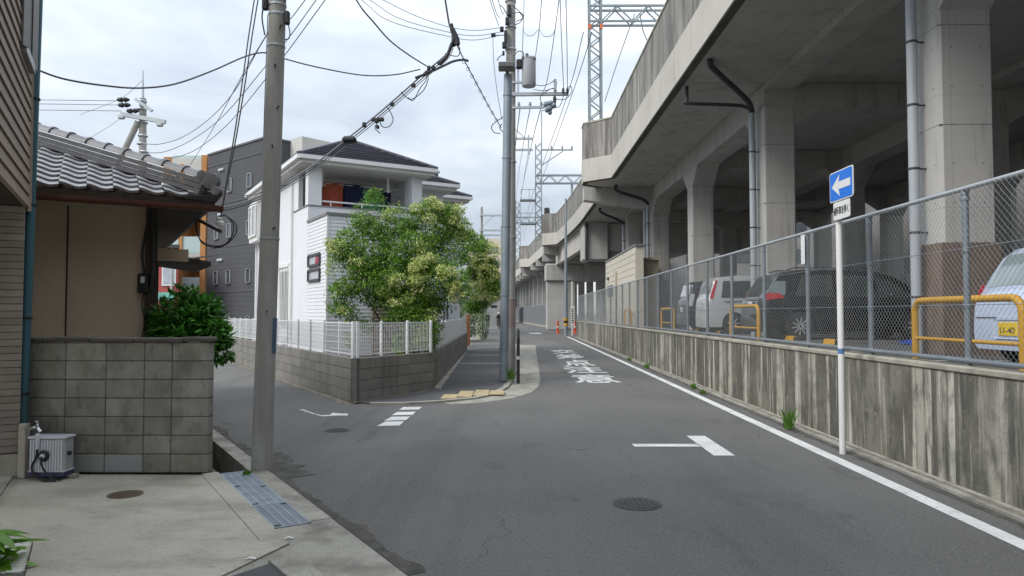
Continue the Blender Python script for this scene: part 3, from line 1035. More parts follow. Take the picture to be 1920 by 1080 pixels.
# deck slab in lengths, with a joint gap between the frames
DW = 19.5
for a, b in ((-40, -20.8), (-20.8, -12.8), (-12.8, 3.4), (3.4, 11.55), (11.6, 19.2), (19.25, 35.55), (35.6, 43.5), (43.55, 51)):
    MB().prism([(VX + .25 + sh(a), a), (VX + .25 + sh(b), b), (DW, b), (DW, a)], ZU + .002, 8.3).build("deck_slab", conc_via, via)
for a, b in ((51, 70), (70, 90), (90, 115), (115, 145), (145, 200)):
    MB().prism([(VX + .25 + sh(a), a), (VX + .25 + sh(b), b), (DW + sh(b), b), (DW + sh(a), a)], ZU + .002, 8.3).build("deck_slab", conc_via, via)
for yb in bumps:
    s = sh(yb)
    MB().prism([(VX + .26 + s, yb - 1.0), (VX - .95 + s, yb + .04), (VX - .95 + s, yb + .81), (VX + .26 + s, yb + 1.85)], ZU + .004, 8.3).build("refuge_slab", conc_via, via)
    # bracket under the refuge
    k = MB()
    x0, x1 = VX - 1.02 + s, 6.7 + s
    k.add([(x0, yb + 1.5, ZU - .002), (x1, yb + 1.5, ZU - .002), (x1, yb + 1.5, ZU - 1.05), (x0, yb + 1.5, ZU - .62),
           (x0, yb + 2.25, ZU - .002), (x1, yb + 2.25, ZU - .002), (x1, yb + 2.25, ZU - 1.05), (x0, yb + 2.25, ZU - .62)],
          [(0, 3, 2, 1), (4, 5, 6, 7), (0, 1, 5, 4), (1, 2, 6, 5), (2, 3, 7, 6), (3, 0, 4, 7)])
    k.build("bracket", conc_via, via)


def column(x, y, w=.87, d=.70, z0=.93, ztop=7.3, jacket=False):
    c = MB()
    c.cbox((x + w / 2, y + d / 2, (z0 + ztop) / 2), (w, d, ztop - z0), .05)
    o = c.build("column", conc_via, via)
    j = MB()
    for z in (2.6, 4.6, 6.2):
        j.cbox((x + w / 2, y + d / 2, z), (w + .006, d + .006, .012), .003)
    j.each("pour_joint", conc_para, o)
    if y < 45 and x < 7:
        h = MB()
        for i in range(9):
            for q in (.2, .67):
                h.lathe([(.013, -.004), (.013, .002)], (x + w * q / .87, y - .002, 1.5 + i * .62), 6, 'y')
                h.lathe([(.013, -.002), (.013, .004)], (x - .002, y + d * q / .87, 1.5 + i * .62), 6, 'x')
        h.build("tie_hole", tie_grey, o)["kind"] = "stuff"
    return o


ROWS = (6.7, 12.5, 18.3)
framed = {-12.8: 0, -4.8: 1, 3.2: 1, 11.2: 2, 19.2: 0, 27.2: 1, 35.2: 2, 43.2: 0}
cols = [11.2 + 8 * i for i in range(-5, 5)]
for yc in cols:
    for r, xr in enumerate(ROWS):
        o = column(xr, yc)
        if r == 0 and abs(yc - 11.2) < .1:
            MB().b2(xr - .03, xr + .90, yc - .03, yc + .73, .93, 2.72).build("steel_jacket", rust, via)
    # transverse beam with haunches
    for xa, xb in zip(ROWS[:-1], ROWS[1:]):
        k = MB()
        a, b = xa + .87, xb
        prof = [(a - .2, 7.88), (b + .2, 7.88), (b + .2, 6.75), (b, 6.75), (b - .7, 7.22), (a + .7, 7.22), (a, 6.75), (a - .2, 6.75)]
        P = [(x, yc + .02, z) for x, z in prof] + [(x, yc + .68, z) for x, z in prof]
        n = len(prof)
        F = [tuple(range(n)), tuple(range(2 * n - 1, n - 1, -1))] + [((i + 1) % n, i, n + i, n + (i + 1) % n) for i in range(n)]
        k.add(P, F)
        k.build("cross_beam", conc_via, via)
    for xr in ROWS:
        MB().cbox((xr + .435, yc + .35, 7.58), (.84, .67, .6), .02).build("column_head", conc_via, via)
# longitudinal haunched beams between framed columns, shallow edge beams in the suspended bays
for i, (a, b) in enumerate(zip(cols[:-1], cols[1:])):
    sus = round((a - 11.2) / 8) % 3 == 0
    for xr in ROWS:
        k = MB()
        if sus:
            k.b2(xr + .03, xr + .82, a + .72, b - .02, 7.70, 7.895)
        else:
            y0, y1 = a + .70, b
            prof = [(y0 - .02, 7.89), (y1 + .02, 7.89), (y1 + .02, 6.45), (y1, 6.45), (y1 - .9, 7.18), (y0 + .9, 7.18), (y0, 6.45), (y0 - .02, 6.45)]
            n = len(prof)
            P = [(xr + .02, y_, z) for y_, z in prof] + [(xr + .84, y_, z) for y_, z in prof]
            F = [tuple(range(n - 1, -1, -1)), tuple(range(n, 2 * n))] + [(i_, (i_ + 1) % n, n + (i_ + 1) % n, n + i_) for i_ in range(n)]
            k.add(P, F)
        k.build("edge_beam", conc_via, via)
# portal over the side street
k = MB().cbox((5.42, 50.0, 6.62), (1.75, 2.6, 2.72), .1)
k.build("pier_cap", conc_via, via)
MB().cbox((7.6, 50.2, 4.1), (2.6, 1.6, 8.2), .06).build("pier_wall", conc_via, via)
MB().cbox((11.6, 50.1, 6.9), (10.8, 2.2, 2.0), .08).build("pier_cap", conc_via, via)
k = MB().cbox((8.6 + sh(70) * .9, 70.6, 5.65), (9.6, 2.4, 1.7), .1)
k.build("pier_cap", conc_via, via)
for x in (5.0, 10.0):
    MB().cbox((x + sh(70), 70.6, 2.4), (1.9, 1.8, 4.8), .06).build("pier_wall", conc_via, via)
for i, x in enumerate((4.75, 7.4, 10.2, 13)):
    a, b = (x, 51.4), (x + sh(70) + .2, 69.6)
    MB().prism([(a[0], a[1]), (b[0], b[1]), (b[0] + .45, b[1]), (a[0] + .45, a[1])], 6.35, 7.89).build("girder", conc_fascia if i == 0 else conc_via, via)
# far columns
yc = 75.0
while yc < 200:
    s = sh(yc)
    for xr in (6.7, 12.5):
        column(xr + s, yc, .9, .75, 0.0, 7.3)
    MB().b2(VX - .2 + s, 13.4 + s, yc + .05, yc + .7, 7.15, 7.89).build("cross_beam", conc_via, via)
    MB().tube([(6.5 + s, yc - .1, 0), (6.5 + s, yc - .1, 7.2), (5.0 + s, yc - .2, 7.75)], .09, 6).build("drain_pipe", pvc, via)
    yc += 7.5


# drain pipes on the columns
def drain(xp, yp, elbow=None, zt=8.0, z0=.95, r=.082):
    k = MB()
    k.tube([(xp, yp, z0), (xp, yp, zt)], r, 12)
    o = k.build("drain_pipe", pvc, via, smooth='auto')
    b = MB()
    z = z0 + .9
    while z < zt - .2:
        b.lathe([(r + .004, z), (r + .012, z + .01), (r + .012, z + .03), (r + .004, z + .04)], (xp, yp, 0), 12)
        b.bar((xp + r - .01, yp, z + .02), (xp + .24, yp, z + .02), .025)
        z += 1.05
    b.each("pipe_clip", pvc_dark, o)
    if elbow:
        MB().tube(catmull([(xp, yp, zt), (xp - .02, yp - .03, zt + .12), *elbow], 5), r * .92, 10).build("elbow_pipe", pvc_dark, via, smooth='auto')
    return o


drain(6.50, 11.60, None, 7.88)
drain(6.50, 19.55, [(6.2, 19.1, 7.42), (4.95, 17.65, 7.72), (4.80, 17.45, 7.78), (4.78, 17.42, 7.92)], 7.15)
MB().tube(catmull([(6.46, 19.5, 7.25), (6.1, 19.5, 7.36), (4.75, 19.5, 7.42), (4.70, 19.5, 7.5), (4.70, 19.5, 7.92)], 5), .05, 8).build("elbow_pipe", pvc_dark, via, smooth='auto')
drain(6.50, 35.3, [(6.1, 35.0, 7.3), (4.9, 34.6, 7.6), (4.85, 34.6, 7.92)], 7.0)
drain(6.50, 36.1, None, 7.5)
drain(6.50, 43.4, [(6.1, 43.0, 7.3), (5.0, 42.2, 7.65), (4.95, 42.2, 7.92)], 7.05)
MB().tube(catmull([(4.75, 48.55, 7.8), (4.72, 48.55, 5.3), (4.9, 48.5, 5.15), (6.3, 48.6, 5.1), (6.5, 48.6, 4.8), (6.5, 48.6, .9)], 5), .09, 8).build("drain_pipe", pvc_dark, via, smooth='auto')
tag(via)

# back of the lot: low building with shutters behind the viaduct
lb = thing("storage_building", (25, 18, .95), "long low grey building at the dark back of the parking lot", "building")
MB().b2(22, 30, -45, 46, .95, 9.2).build("wall", lot_wall, lb)
MB().b2(21.6, 30.3, -45.3, 46.3, 9.2, 9.5).build("roof", grey_trim, lb)
for i in range(8):
    sh_ = MB()
    for j in range(12):
        sh_.b2(21.93, 21.99, -6 + i * 6, -1.8 + i * 6, .96 + j * .24, 1.18 + j * .24)
    sh_.build("shutter", shutter_m, lb)


fb = thing("far_lot_building", (34, 84, 0), "plain grey building across the side street, seen between the viaduct columns", "building")
MB().b2(12, 70, 84, 92, 0, 17).build("wall", lot_wall, fb)
MB().b2(11.7, 70.3, 83.7, 92, 17, 17.4).build("roof", grey_trim, fb)
for i in range(9):
    for j in range(5):
        MB().b2(14 + i * 6, 16.2 + i * 6, 83.93, 83.99, 1.4 + j * 3.1, 3.0 + j * 3.1).build("window", win_dark, fb)

# lattice masts on the refuges
def lattice(name, x, y, z0, z1, w, beam, label, bz, extra=False):
    t = thing(name, (x, y, z0), label, "mast")
    k = MB()
    h = w / 2
    for sx in (-1, 1):
        for sy in (-1, 1):
            k.bar((x + sx * h, y + sy * h, z0), (x + sx * h, y + sy * h, z1), .085)
    k.build("leg", truss_steel, t)
    k = MB()
    z, s = z0, 1
    while z < z1 - .3:
        for sd_ in (-1, 1):
            k.bar((x - h * s, y + sd_ * h, z), (x + h * s, y + sd_ * h, z + w * .8), .05)
            k.bar((x + sd_ * h, y - h * s, z), (x + sd_ * h, y + h * s, z + w * .8), .05)
        z += w * .8
        s = -s
    k.build("lacing", truss_steel, t)["kind"] = "stuff"
    k = MB()
    bh = .75
    for sy in (-1, 1):
        for zz in (bz, bz + bh):
            k.bar((x - h, y + sy * h, zz), (x + beam, y + sy * h, zz), .09)
    xx, s = x + h, 0
    while xx < x + beam - .3:
        for sy in (-1, 1):
            k.bar((xx, y + sy * h, bz + bh * s), (xx + .75, y + sy * h, bz + bh * (1 - s)), .055)
        k.bar((xx, y - h, bz + bh * s), (xx, y + h, bz + bh * s), .05)
        xx += .75
        s = 1 - s
    k.build("portal_beam", truss_steel, t)
    return t, h


t, h = lattice("lattice_mast", 3.78, 34.1, 8.3, 21, .56, 16, "steel lattice mast with two orange bands on a viaduct refuge", 15.72)
k = MB()
for sx in (-1, 1):
    k.box((3.78 + sx * .28, 34.1 - .28, 15.45), (.13, .13, .22))
k.build("orange_band", orange_band, t)
t, h = lattice("lattice_mast", 1.98, 65.9, 8.3, 17.4, .55, 15, "steel lattice mast with small platforms and a lamp arm on the viaduct", 13.75)
k = MB()
for z in (9.9, 12.1):
    k.b2(.3, 1.7, 65.4, 66.4, z, z + .12)
    for x in (.35, 1.1, 1.65):
        k.bar((x, 65.4, z), (x, 65.4, z + 1.0), .05)
    k.bar((.35, 65.4, z + 1.0), (1.65, 65.4, z + 1.0), .05)
k.build("platform", truss_steel, t)
k = MB().cbox((2.75, 65.6, 10.6), (.5, .5, 1.6), .05)
k.build("signal_box", black_rub, t)
k = MB().bar((1.98 + .3, 65.9, 17.2), (1.98 + .3, 65.9, 20.6), .09)
k.bar((2.28, 65.9, 20.6), (3.0, 65.9, 20.75), .08)
k.box((2.9, 65.9, 20.75), (.4, .3, .2))
k.build("lamp_arm", truss_steel, t)
k = MB().bar((2.2, 65.9, 16.9), (5.2, 65.9, 16.9), .12)
k.bar((2.2, 65.9, 15.4), (4.3, 65.9, 16.8), .08)
for x in (3.2, 4.2, 5.1):
    k.lathe([(.06, 16.95), (.1, 17.1), (.05, 17.3)], (x, 65.9, 0), 6)
k.build("feeder_arm", truss_steel, t)
k = MB().bar((5.1, 65.9, 13.7), (5.1, 65.9, 10.6), .2)
k.bar((5.1, 65.9, 10.7), (8.2, 65.9, 10.7), .08)
k.build("drop_arm", truss_steel, t)
lattice("lattice_mast", .1, 96.6, 8.3, 17, .6, 14, "plain steel lattice mast on the viaduct, beyond the mast with platforms", 14)

# =================================================================== OLD BLOCK WALL ON THE LEFT
bw = thing("block_wall", (-4.1, 7.23, 0), "old grey concrete block wall with a rough dark coping beside the driveway", "wall")
MB().b2(-5.6, -3.115, 7.185, 7.285, 0, 1.30).build("wall_core", mortar_dark, bw)
colx = [-3.11, -3.49, -3.77, -4.16, -4.57, -4.96, -5.36]
for j in range(7):
    z0, z1 = j * .187, (j + 1) * .187
    for i in range(6):
        x1, x0 = colx[i], colx[i + 1]
        w, h = x1 - x0 - .007, .187 - .007
        k = MB().cbox((0, 0, 0), (w, .12, h), .006)
        newb = j == 0 and 2 <= i <= 4
        o = k.build("block", block_new if newb else block_old, local=True)
        o.parent = bw
        dy = random.uniform(-.003, .003)
        o.location = Vector(((x0 + x1) / 2, 7.23 + dy, (z0 + z1) / 2)) - bw.location
x = -5.6
while x < -3.2:
    w = random.uniform(.34, .5)
    x2 = min(x + w, -3.085)
    if -3.085 - x2 < .2:
        x2 = -3.085
    k = MB().cbox(((x + x2) / 2, 7.23, 1.336 + random.uniform(-.006, .006)), (x2 - x - .004, .17, .05), .014)
    k.build("coping_stone", stone_cap, bw)
    x = x2
# return of the wall along the ditch
for j in range(7):
    for i in range(5):
        a = D(-.16 - i * .40, -.20)
        o = MB().cbox((0, 0, 0), (.12, .393, .18), .006).build("block", block_old, local=True)
        o.parent = bw
        o.location = Vector((a[0] - .5 * .4 * .514, a[1] + .5 * .4 * .857, (j + .5) * .187)) - bw.location
        o.rotation_euler = (0, 0, math.atan2(.857, -.514) - PI / 2)

# =================================================================== OLD TILED HOUSE
E2 = Vector((-3.715, 8.6, 3.0))
SL = .426


def OH(s, t, z=None):
    """s metres left along the eave from the corner, t metres back, z height (None: on the roof plane)"""
    p = E2 - V * s + U * t
    return Vector((p.x, p.y, (3.0 + SL * t) if z is None else z))


oh = thing("tiled_house", (OH(2, 2, 0)), "old beige plastered house with a curved silver tile roof behind the block wall", "house")
W2 = OH(.68, .75, 0)
k = MB()
P = [OH(.68, .75, 0), OH(9, .75, 0), OH(9, 7, 0), OH(.68, 7, 0)]
k.prism([p[:2] for p in P], 0, 2.98)
k.build("wall", plaster, oh)
k = MB()
for s in (1.52, 3.2):
    a = OH(s, .745)
    k.bar((a.x, a.y, 0), (a.x, a.y, 2.9), .014, .012)
k.build("plaster_joint", old_wood, oh)
k = MB()
a = OH(.62, .72)
k.bar((a.x, a.y, 0), (a.x, a.y, 2.95), .13, .13, up=V)
k.build("corner_post", old_wood, oh)
# soffit and roof deck
k = MB()
k.add([OH(0.03, .03, 2.90), OH(9, .03, 2.90), OH(9, .9, 2.99), OH(.8, .9, 2.99), OH(.03, 7, 2.90), OH(.8, 7, 2.99)],
      [(3, 2, 1, 0), (0, 4, 5, 3)])
k.build("soffit", old_wood, oh)
k = MB()
k.add([OH(0, 0, 2.985), OH(9, 0, 2.985), OH(9, 4, 2.985 + 4 * SL), OH(4, 4, 2.985 + 4 * SL), OH(0, 8, 2.985)],
      [(0, 1, 2, 3), (0, 3, 4)])
k.add([OH(-.02, -.02, 2.91), OH(9, -.02, 2.91), OH(9, -.02, 2.985), OH(-.02, -.02, 2.985), OH(-.02, 8, 2.91), OH(-.02, 8, 2.985)],
      [(0, 1, 2, 3), (4, 0, 3, 5)])
k.build("roof_deck", old_wood, oh)
# curved pan tiles, each one a piece
tm_ = MB()
n = 9
TW, TL = .262, .31


def wav(u):
    return .024 * math.cos(PI * min(1.0, u / .72)) + (.016 * (u - .72) / .28 if u > .72 else 0)


top0 = [(u * TW, 0.0, .068 + wav(u)) for u in [i / (n - 1) for i in range(n)]]
top1 = [(u * TW, TL, .030 + wav(u)) for u in [i / (n - 1) for i in range(n)]]
bot0 = [(u * TW, .012, .068 + wav(u) - .034) for u in [i / (n - 1) for i in range(n)]]
P = top0 + top1 + bot0
F = []
for i in range(n - 1):
    F.append((i, i + 1, n + i + 1, n + i))
    F.append((2 * n + i, 2 * n + i + 1, i + 1, i))
tm_.add(P, F)
tile_me = mesh_of(tm_, "roof_tile", grey_tile_roof, smooth='auto')
ang = math.atan2(.514, .857)
tilt = math.atan(SL)
EX = .228
for r in range(9):
    t = -.03 + r * EX * math.cos(tilt)
    for c in range(9):
        s_hi = .12 + (c + 1) * TW - .10
        if s_hi < t + .20:
            continue
        a = OH(s_hi, t)
        o = piece(tile_me, oh, (a.x, a.y, a.z - .01), (tilt + random.uniform(-.008, .008), 0, ang))
# hip ridge: flat boards under round caps
hip0, hip1 = OH(0.06, 0.06), OH(2.7, 2.7)
hd = (hip1 - hip0).normalized()
for i in range(8):
    a = hip0 + hd * (i * .42)
    b = hip0 + hd * ((i + 1) * .42 - .004)
    for j, (w, z) in enumerate(((.30, .045), (.24, .11), (.18, .175))):
        MB().bar(a + Vector((0, 0, z)), b + Vector((0, 0, z)), w, .052).build("ridge_board", ridge_dark, oh)
rc = MB()
L_ = .30
prof = [(math.cos(q) * .082, math.sin(q) * .082) for q in [PI * i / 8 for i in range(9)]]
P = [(0, x, z) for x, z in prof] + [(L_, x * 1.0, z) for x, z in prof] + [(L_, x * 1.22, z * 1.22) for x, z in prof] + [(L_ + .035, x * 1.22, z * 1.22) for x, z in prof] + [(L_ + .035, x * .9, z * .9) for x, z in prof]
F = []
for q in range(4):
    for i in range(8):
        F.append((q * 9 + i, q * 9 + 9 + i, q * 9 + 10 + i, q * 9 + 1 + i))
rc.add(P, F)
rc_me = mesh_of(rc, "ridge_tile", ridge_grey, smooth='auto')
hrot = hd.to_track_quat('X', 'Z').to_euler()
for i in range(11):
    a = hip0 + hd * (.02 + i * .305) + Vector((0, 0, .215))
    piece(rc_me, oh, a, tuple(hrot))
# end ornament of the ridge
k = MB()
c = hip0 - hd * .05 + Vector((0, 0, .17))
k.lathe([(.04, -.05), (.10, -.045), (.11, 0), (.10, .05), (.04, .055)], (c.x + .02, c.y - .04, c.z + .03), 14, 'y')
for dx, dz in ((-.11, -.08), (.09, -.09), (-.08, .1)):
    k.lathe([(.02, -.05), (.06, -.045), (.065, .04), (.02, .045)], (c.x + dx, c.y - .04, c.z + dz), 10, 'y')
k.build("ridge_ornament", ridge_dark, oh, smooth='auto')
# corner lip and gutter 
k = MB()
k.add([OH(-.03, -.03, 2.95), OH(.42, -.04, 2.985), OH(.34, .06, 3.05), OH(.06, .06, 3.07), OH(-.04, .42, 2.985), OH(-.10, -.10, 3.05)],
      [(0, 1, 2, 3), (0, 3, 4), (5, 0, 3), (0, 5, 1), (0, 4, 5)])
k.build("corner_tile", ridge_dark, oh)
gpts = [OH(s, -.085, 2.90) for s in (-.10, 2, 4.6)]
k = MB()
gp = [(math.cos(q) * .062, math.sin(q) * .068) for q in [PI + PI * i / 6 for i in range(7)]]
P, F = [], []
for g_ in gpts:
    for a, b in gp:
        q = g_ - U * a
        P.append((q.x, q.y, q.z + b))
for i in range(len(gpts) - 1):
    for j in range(6):
        F.append((i * 7 + j, i * 7 + j + 1, i * 7 + 8 + j, i * 7 + 7 + j))
k.add(P, F)
k.build("gutter", gutter_red, oh, smooth=True)
k = MB()
for s in (.4, 1.3, 2.2):
    a = OH(s, -.08, 2.83)
    k.bar(a, OH(s, .02, 2.9), .02, .012)
k.build("gutter_hook", old_wood, oh)
# meter box, conduit and porch roof on the corner
k = MB()
a = OH(.70, .70, 0)
k.cbox((a.x + .02, a.y - .03, 1.98), (.13, .10, .24), .012)
mt = k.build("meter_box", black_rub, oh)
MB().cbox((a.x + .03, a.y - .085, 2.02), (.05, .012, .08), .003).build("meter_window", sign_white, mt)
k = MB()
k.tube(catmull([(a.x + .02, a.y - .03, 2.1), (a.x - .01, a.y - .03, 2.35), (a.x + .02, a.y - .02, 2.6), (a.x + .06, a.y, 2.9)], 6), .014, 6)
k.tube(catmull([(a.x + .02, a.y - .03, 1.86), (a.x + .0, a.y - .03, 1.7), (a.x + .03, a.y - .02, 1.5), (a.x + .0, a.y - .02, 1.3)], 6), .007, 5)
k.tube(catmull([(a.x + .1, a.y - .02, 1.9), (a.x + .13, a.y - .03, 2.3), (a.x + .08, a.y, 2.88)], 6), .02, 6)
k.build("conduit", black_wire, oh)
k = MB()
P = [OH(.65, 2.0, 2.42), OH(-.25, 2.0, 2.30), OH(-.25, 3.8, 2.30), OH(.65, 3.8, 2.42)]
k.add(P + [p + Vector((0, 0, .07)) for p in P], [(3, 2, 1, 0), (4, 5, 6, 7), (0, 1, 5, 4), (1, 2, 6, 5), (2, 3, 7, 6)])
k.build("porch_roof", old_wood, oh)
k = MB()
k.prism([OH(.66, 1.9, 0)[:2], OH(.45, 1.9, 0)[:2], OH(.45, 3.7, 0)[:2], OH(.66, 3.7, 0)[:2]], 0, 2.3)
k.build("porch_wall", old_wood, oh)
k = MB()
k.prism([OH(.66, 1.1, 0)[:2], OH(.15, 1.1, 0)[:2], OH(.15, 1.16, 0)[:2], OH(.66, 1.16, 0)[:2]], 2.30, 2.46)
k.build("porch_fascia", plaster, oh)

# =================================================================== BROWN BUILDING AT THE LEFT EDGE
UB = Vector((-.486, .874, 0))
VB = Vector((.874, .486, 0))
CB = Vector((-4.885, 7.0, 0))


def BB(s, v, z):
    """s metres towards the camera from the far corner, v metres out of the face"""
    p = CB - UB * s + VB * v
    return Vector((p.x, p.y, z))


bb = thing("brown_building", BB(2, -2, 0), "brown clapboard building with an overhanging upper floor beside the teal downpipe", "building")
k = MB().prism([BB(0, -.02, 0)[:2], BB(7, -.02, 0)[:2], BB(7, -4, 0)[:2], BB(0, -4, 0)[:2]], 2.70, 6.4)
k.build("upper_floor", brown_gap, bb)
nb = 0
z = 2.66
while z < 6.3:
    hgt = .118
    P = []
    for s in (-.012, 6.0):
        P += [BB(s, -.02, z), BB(s, .022, z), BB(s, .006, z + hgt), BB(s, -.02, z + hgt)]
    MB().add(P, [(0, 1, 2, 3), (7, 6, 5, 4), (1, 5, 6, 2), (0, 4, 5, 1), (2, 6, 7, 3)]).build("board", brown_board, bb)
    z += hgt + .006
k = MB()
k.bar(BB(-.02, .0, 2.62), BB(-.02, .0, 6.4), .05, .06)
k.build("corner_trim", brown_board, bb)
# window on the upper floor
k = MB()
for (sa, za, sb, zb) in ((.16, 4.0, .86, 4.0), (.16, 4.0, .16, 6.0), (.86, 4.0, .86, 6.0), (.16, 6.0, .86, 6.0)):
    k.bar(BB(sa, .03, za), BB(sb, .03, zb), .06, .08)
wf = k.build("window_frame", frame_alu, bb)
k = MB().add([BB(.18, .03, 4.02), BB(.84, .03, 4.02), BB(.84, .03, 5.98), BB(.18, .03, 5.98)], [(0, 1, 2, 3)])
k.build("pane", win_dark, wf)
# recessed lower wall of brick tiles, facing the driveway
k = MB().prism([BB(.03, -.02, 0)[:2], BB(.03, -3, 0)[:2], BB(-.3, -3, 0)[:2], BB(-.3, -.02, 0)[:2]], .0, 2.70)
k.build("lower_wall", mortar_dark, bb)
rzB = math.atan2(VB.y, VB.x)
pt = mesh_of(MB().cbox((0, 0, 0), (.205, .02, .064), .003), "wall_tile", pillar_tile)
for j in range(35):
    for i in range(2):
        v = -.13 - i * .209
        p = BB(.043, v + .02, .28 + j * .069)
        piece(pt, bb, p, (0, 0, rzB))
k = MB().prism([BB(.07, .02, 0)[:2], BB(.07, -3, 0)[:2], BB(-.3, -3, 0)[:2], BB(-.3, .02, 0)[:2]], .0, .235)
k.build("plinth", conc_drive, bb)
k = MB().prism([BB(.3, -.03, 0)[:2], BB(7, -.03, 0)[:2], BB(7, -4, 0)[:2], BB(.3, -4, 0)[:2]], 2.655, 2.69)
k.build("soffit", old_wood, bb)
st = MB().prism([BB(.075, -.05, 0)[:2], BB(1.6, -.05, 0)[:2], BB(1.6, -2, 0)[:2], BB(.075, -2, 0)[:2]], 0, .03)
tag(st.build("entrance_paving", conc_kerb), kind="structure")

# teal downpipe
pb, pt_ = A(41, 822, 7.08), A(73, -60, 7.08)
dp = thing("downpipe", (pb.x, pb.y, 0), "dark teal downpipe running up beside the brown building", "pipe")
MB().tube([(pb.x, pb.y, .28), pb, pt_], .045, 14).build("pipe", teal, dp, smooth='auto')
for py in (190, 390, 600, 740):
    f = (py - 822) / (-60 - 822)
    q = pb.lerp(pt_, f)
    k = MB().lathe([(.047, -.012), (.055, -.01), (.055, .01), (.047, .012)], q, 14)
    k.bar(q, q + Vector((-.14, .03, 0)), .02)
    k.build("clip", black_rub, dp)

# tap post, hose box
p = A(43, 903, 6.93)
tp = thing("tap_post", (p.x, p.y, 0), "beige standpipe post with a chrome tap beside the white hose box", "tap post")
MB().cbox((p.x, p.y, .265), (.072, .07, .53), .006).build("post", pvc_beige, tp)
k = MB().tube(catmull([(p.x + .03, p.y - .03, .49), (p.x + .10, p.y - .05, .49), (p.x + .16, p.y - .06, .50), (p.x + .20, p.y - .06, .46)], 4), .016, 8)
k.lathe([(.012, .50), (.02, .52), (.006, .55), (.024, .556), (.024, .566)], (p.x + .17, p.y - .06, 0), 10)
k.build("tap", chrome, tp, smooth='auto')
hb = A(96, 893, 6.93)
bx = thing("hose_box", (hb.x, hb.y, 0), "white ribbed garden hose reel box standing against the block wall", "hose box")
MB().cbox((hb.x, hb.y, .235), (.345, .16, .33), .018).build("case", plas_grey, bx)
k = MB()
for i in range(12):
    k.cbox((hb.x - .15 + i * .027, hb.y - .083, .235), (.016, .008, .30), .002)
k.build("rib", plas_white, bx)
MB().cbox((hb.x, hb.y, .405), (.37, .18, .024), .008).build("lid", plas_white, bx)
MB().cbox((hb.x, hb.y, .052), (.35, .17, .036), .006).build("base", plas_blue, bx)
MB().cbox((hb.x, hb.y, .082), (.352, .172, .012), .003).build("base_trim", plas_white, bx)
k = MB().lathe([(.052, -.012), (.055, -.02), (.045, -.03), (.02, -.032)], (hb.x - .012, hb.y - .082, .235), 20, 'y')
k.build("reel_hub", black_rub, bx, smooth='auto')
MB().lathe([(.022, -.028), (.022, -.045), (.01, -.048)], (hb.x - .012, hb.y - .082, .235), 14, 'y').build("hub_cap", plas_white, bx)
MB().lathe([(.012, 0), (.02, .004), (.02, .03), (.01, .034)], (hb.x + .17, hb.y - .02, .25), 10, 'x').build("crank_knob", black_rub, bx)
hx, hy = p.x + .20, p.y - .06
MB().lathe([(.014, .30), (.018, .32), (.018, .36), (.022, .365), (.022, .39), (.016, .395), (.02, .40), (.02, .44), (.012, .45)], (hx, hy - .04, 0), 10).build("hose_coupling", plas_white, bx)
k = MB().tube(catmull([(hx, hy - .04, .31), (hx - .01, hy - .04, .22), (hx - .05, hy - .04, .13), (hx - .01, hy - .05, .05), (hx + .09, hy - .09, .016), (hx + .22, hy - .10, .014)], 7), .010, 7)
k.tube(catmull([(hb.x - .012, hb.y - .13, .235), (hb.x - .008, hb.y - .14, .17), (hb.x + .03, hb.y - .13, .09), (hb.x + .10, hb.y - .13, .025), (hb.x + .17, hb.y - .12, .015)], 7), .009, 7)
k.build("hose", black_rub, bx, smooth=True)
vb = A(30, 845, 7.05)
vt = thing("valve_cover", (vb.x, vb.y, .22), "small pale blue round cover at the foot of the teal downpipe", "valve")
MB().lathe([(.02, -.02), (.045, -.015), (.055, .01), (.045, .035), (.01, .04)], (vb.x, vb.y - .02, vb.z + .02), 14, 'y').build("dome", M("pale_blue_plastic", (.3, .45, .52), .3), vt, smooth='auto')
MB().bar((vb.x, vb.y + .03, vb.z + .02), (vb.x, vb.y + .03, .2), .03).build("stem", black_rub, vt)
MB().cbox((hb.x + .21, hb.y + .02, .02), (.05, .10, .04), .006).build("support_block", conc_kerb, bx)

# white tiled step with the potted plant's leaves
sp = [G(-90, 1016, .05), G(62, 1010, .05), G(38, 1100, .05), G(-120, 1100, .05)]
stp = thing("tiled_step", (sp[0].x, sp[0].y, 0), "white tiled step under the leafy plant by the driveway", "step")
MB().prism([q[:2] for q in sp], 0, .042).build("step_base", mortar_dark, stp)
sx = (sp[1] - sp[0]).normalized()
sy = (sp[2] - sp[1]).normalized()
stile = mesh_of(MB().cbox((0, 0, 0), (.112, .047, .012), .002), "step_tile", white_tile)
rzS = math.atan2(sx.y, sx.x)
for j in range(13):
    for i in range(4):
        q = sp[1] - sx * (.065 + i * .122) + sy * (.030 + j * .056)
        piece(stile, stp, (q.x, q.y, .048), (0, 0, rzS))


def leaf_mesh(L, W, droop=.25, n=5):
    k = MB()
    P, F = [], []
    for i in range(n + 1):
        u = i / n
        w = W / 2 * math.sin(PI * min(1, (u * .92 + .06))) ** .8
        x = L * u
        z = -droop * L * u * u
        P += [(x, -w, z + .1 * w), (x, 0, z - .12 * w), (x, w, z + .1 * w)]
    for i in range(n):
        a = i * 3
        F += [(a, a + 3, a + 4, a + 1), (a + 1, a + 4, a + 5, a + 2)]
    return k.add(P, F)


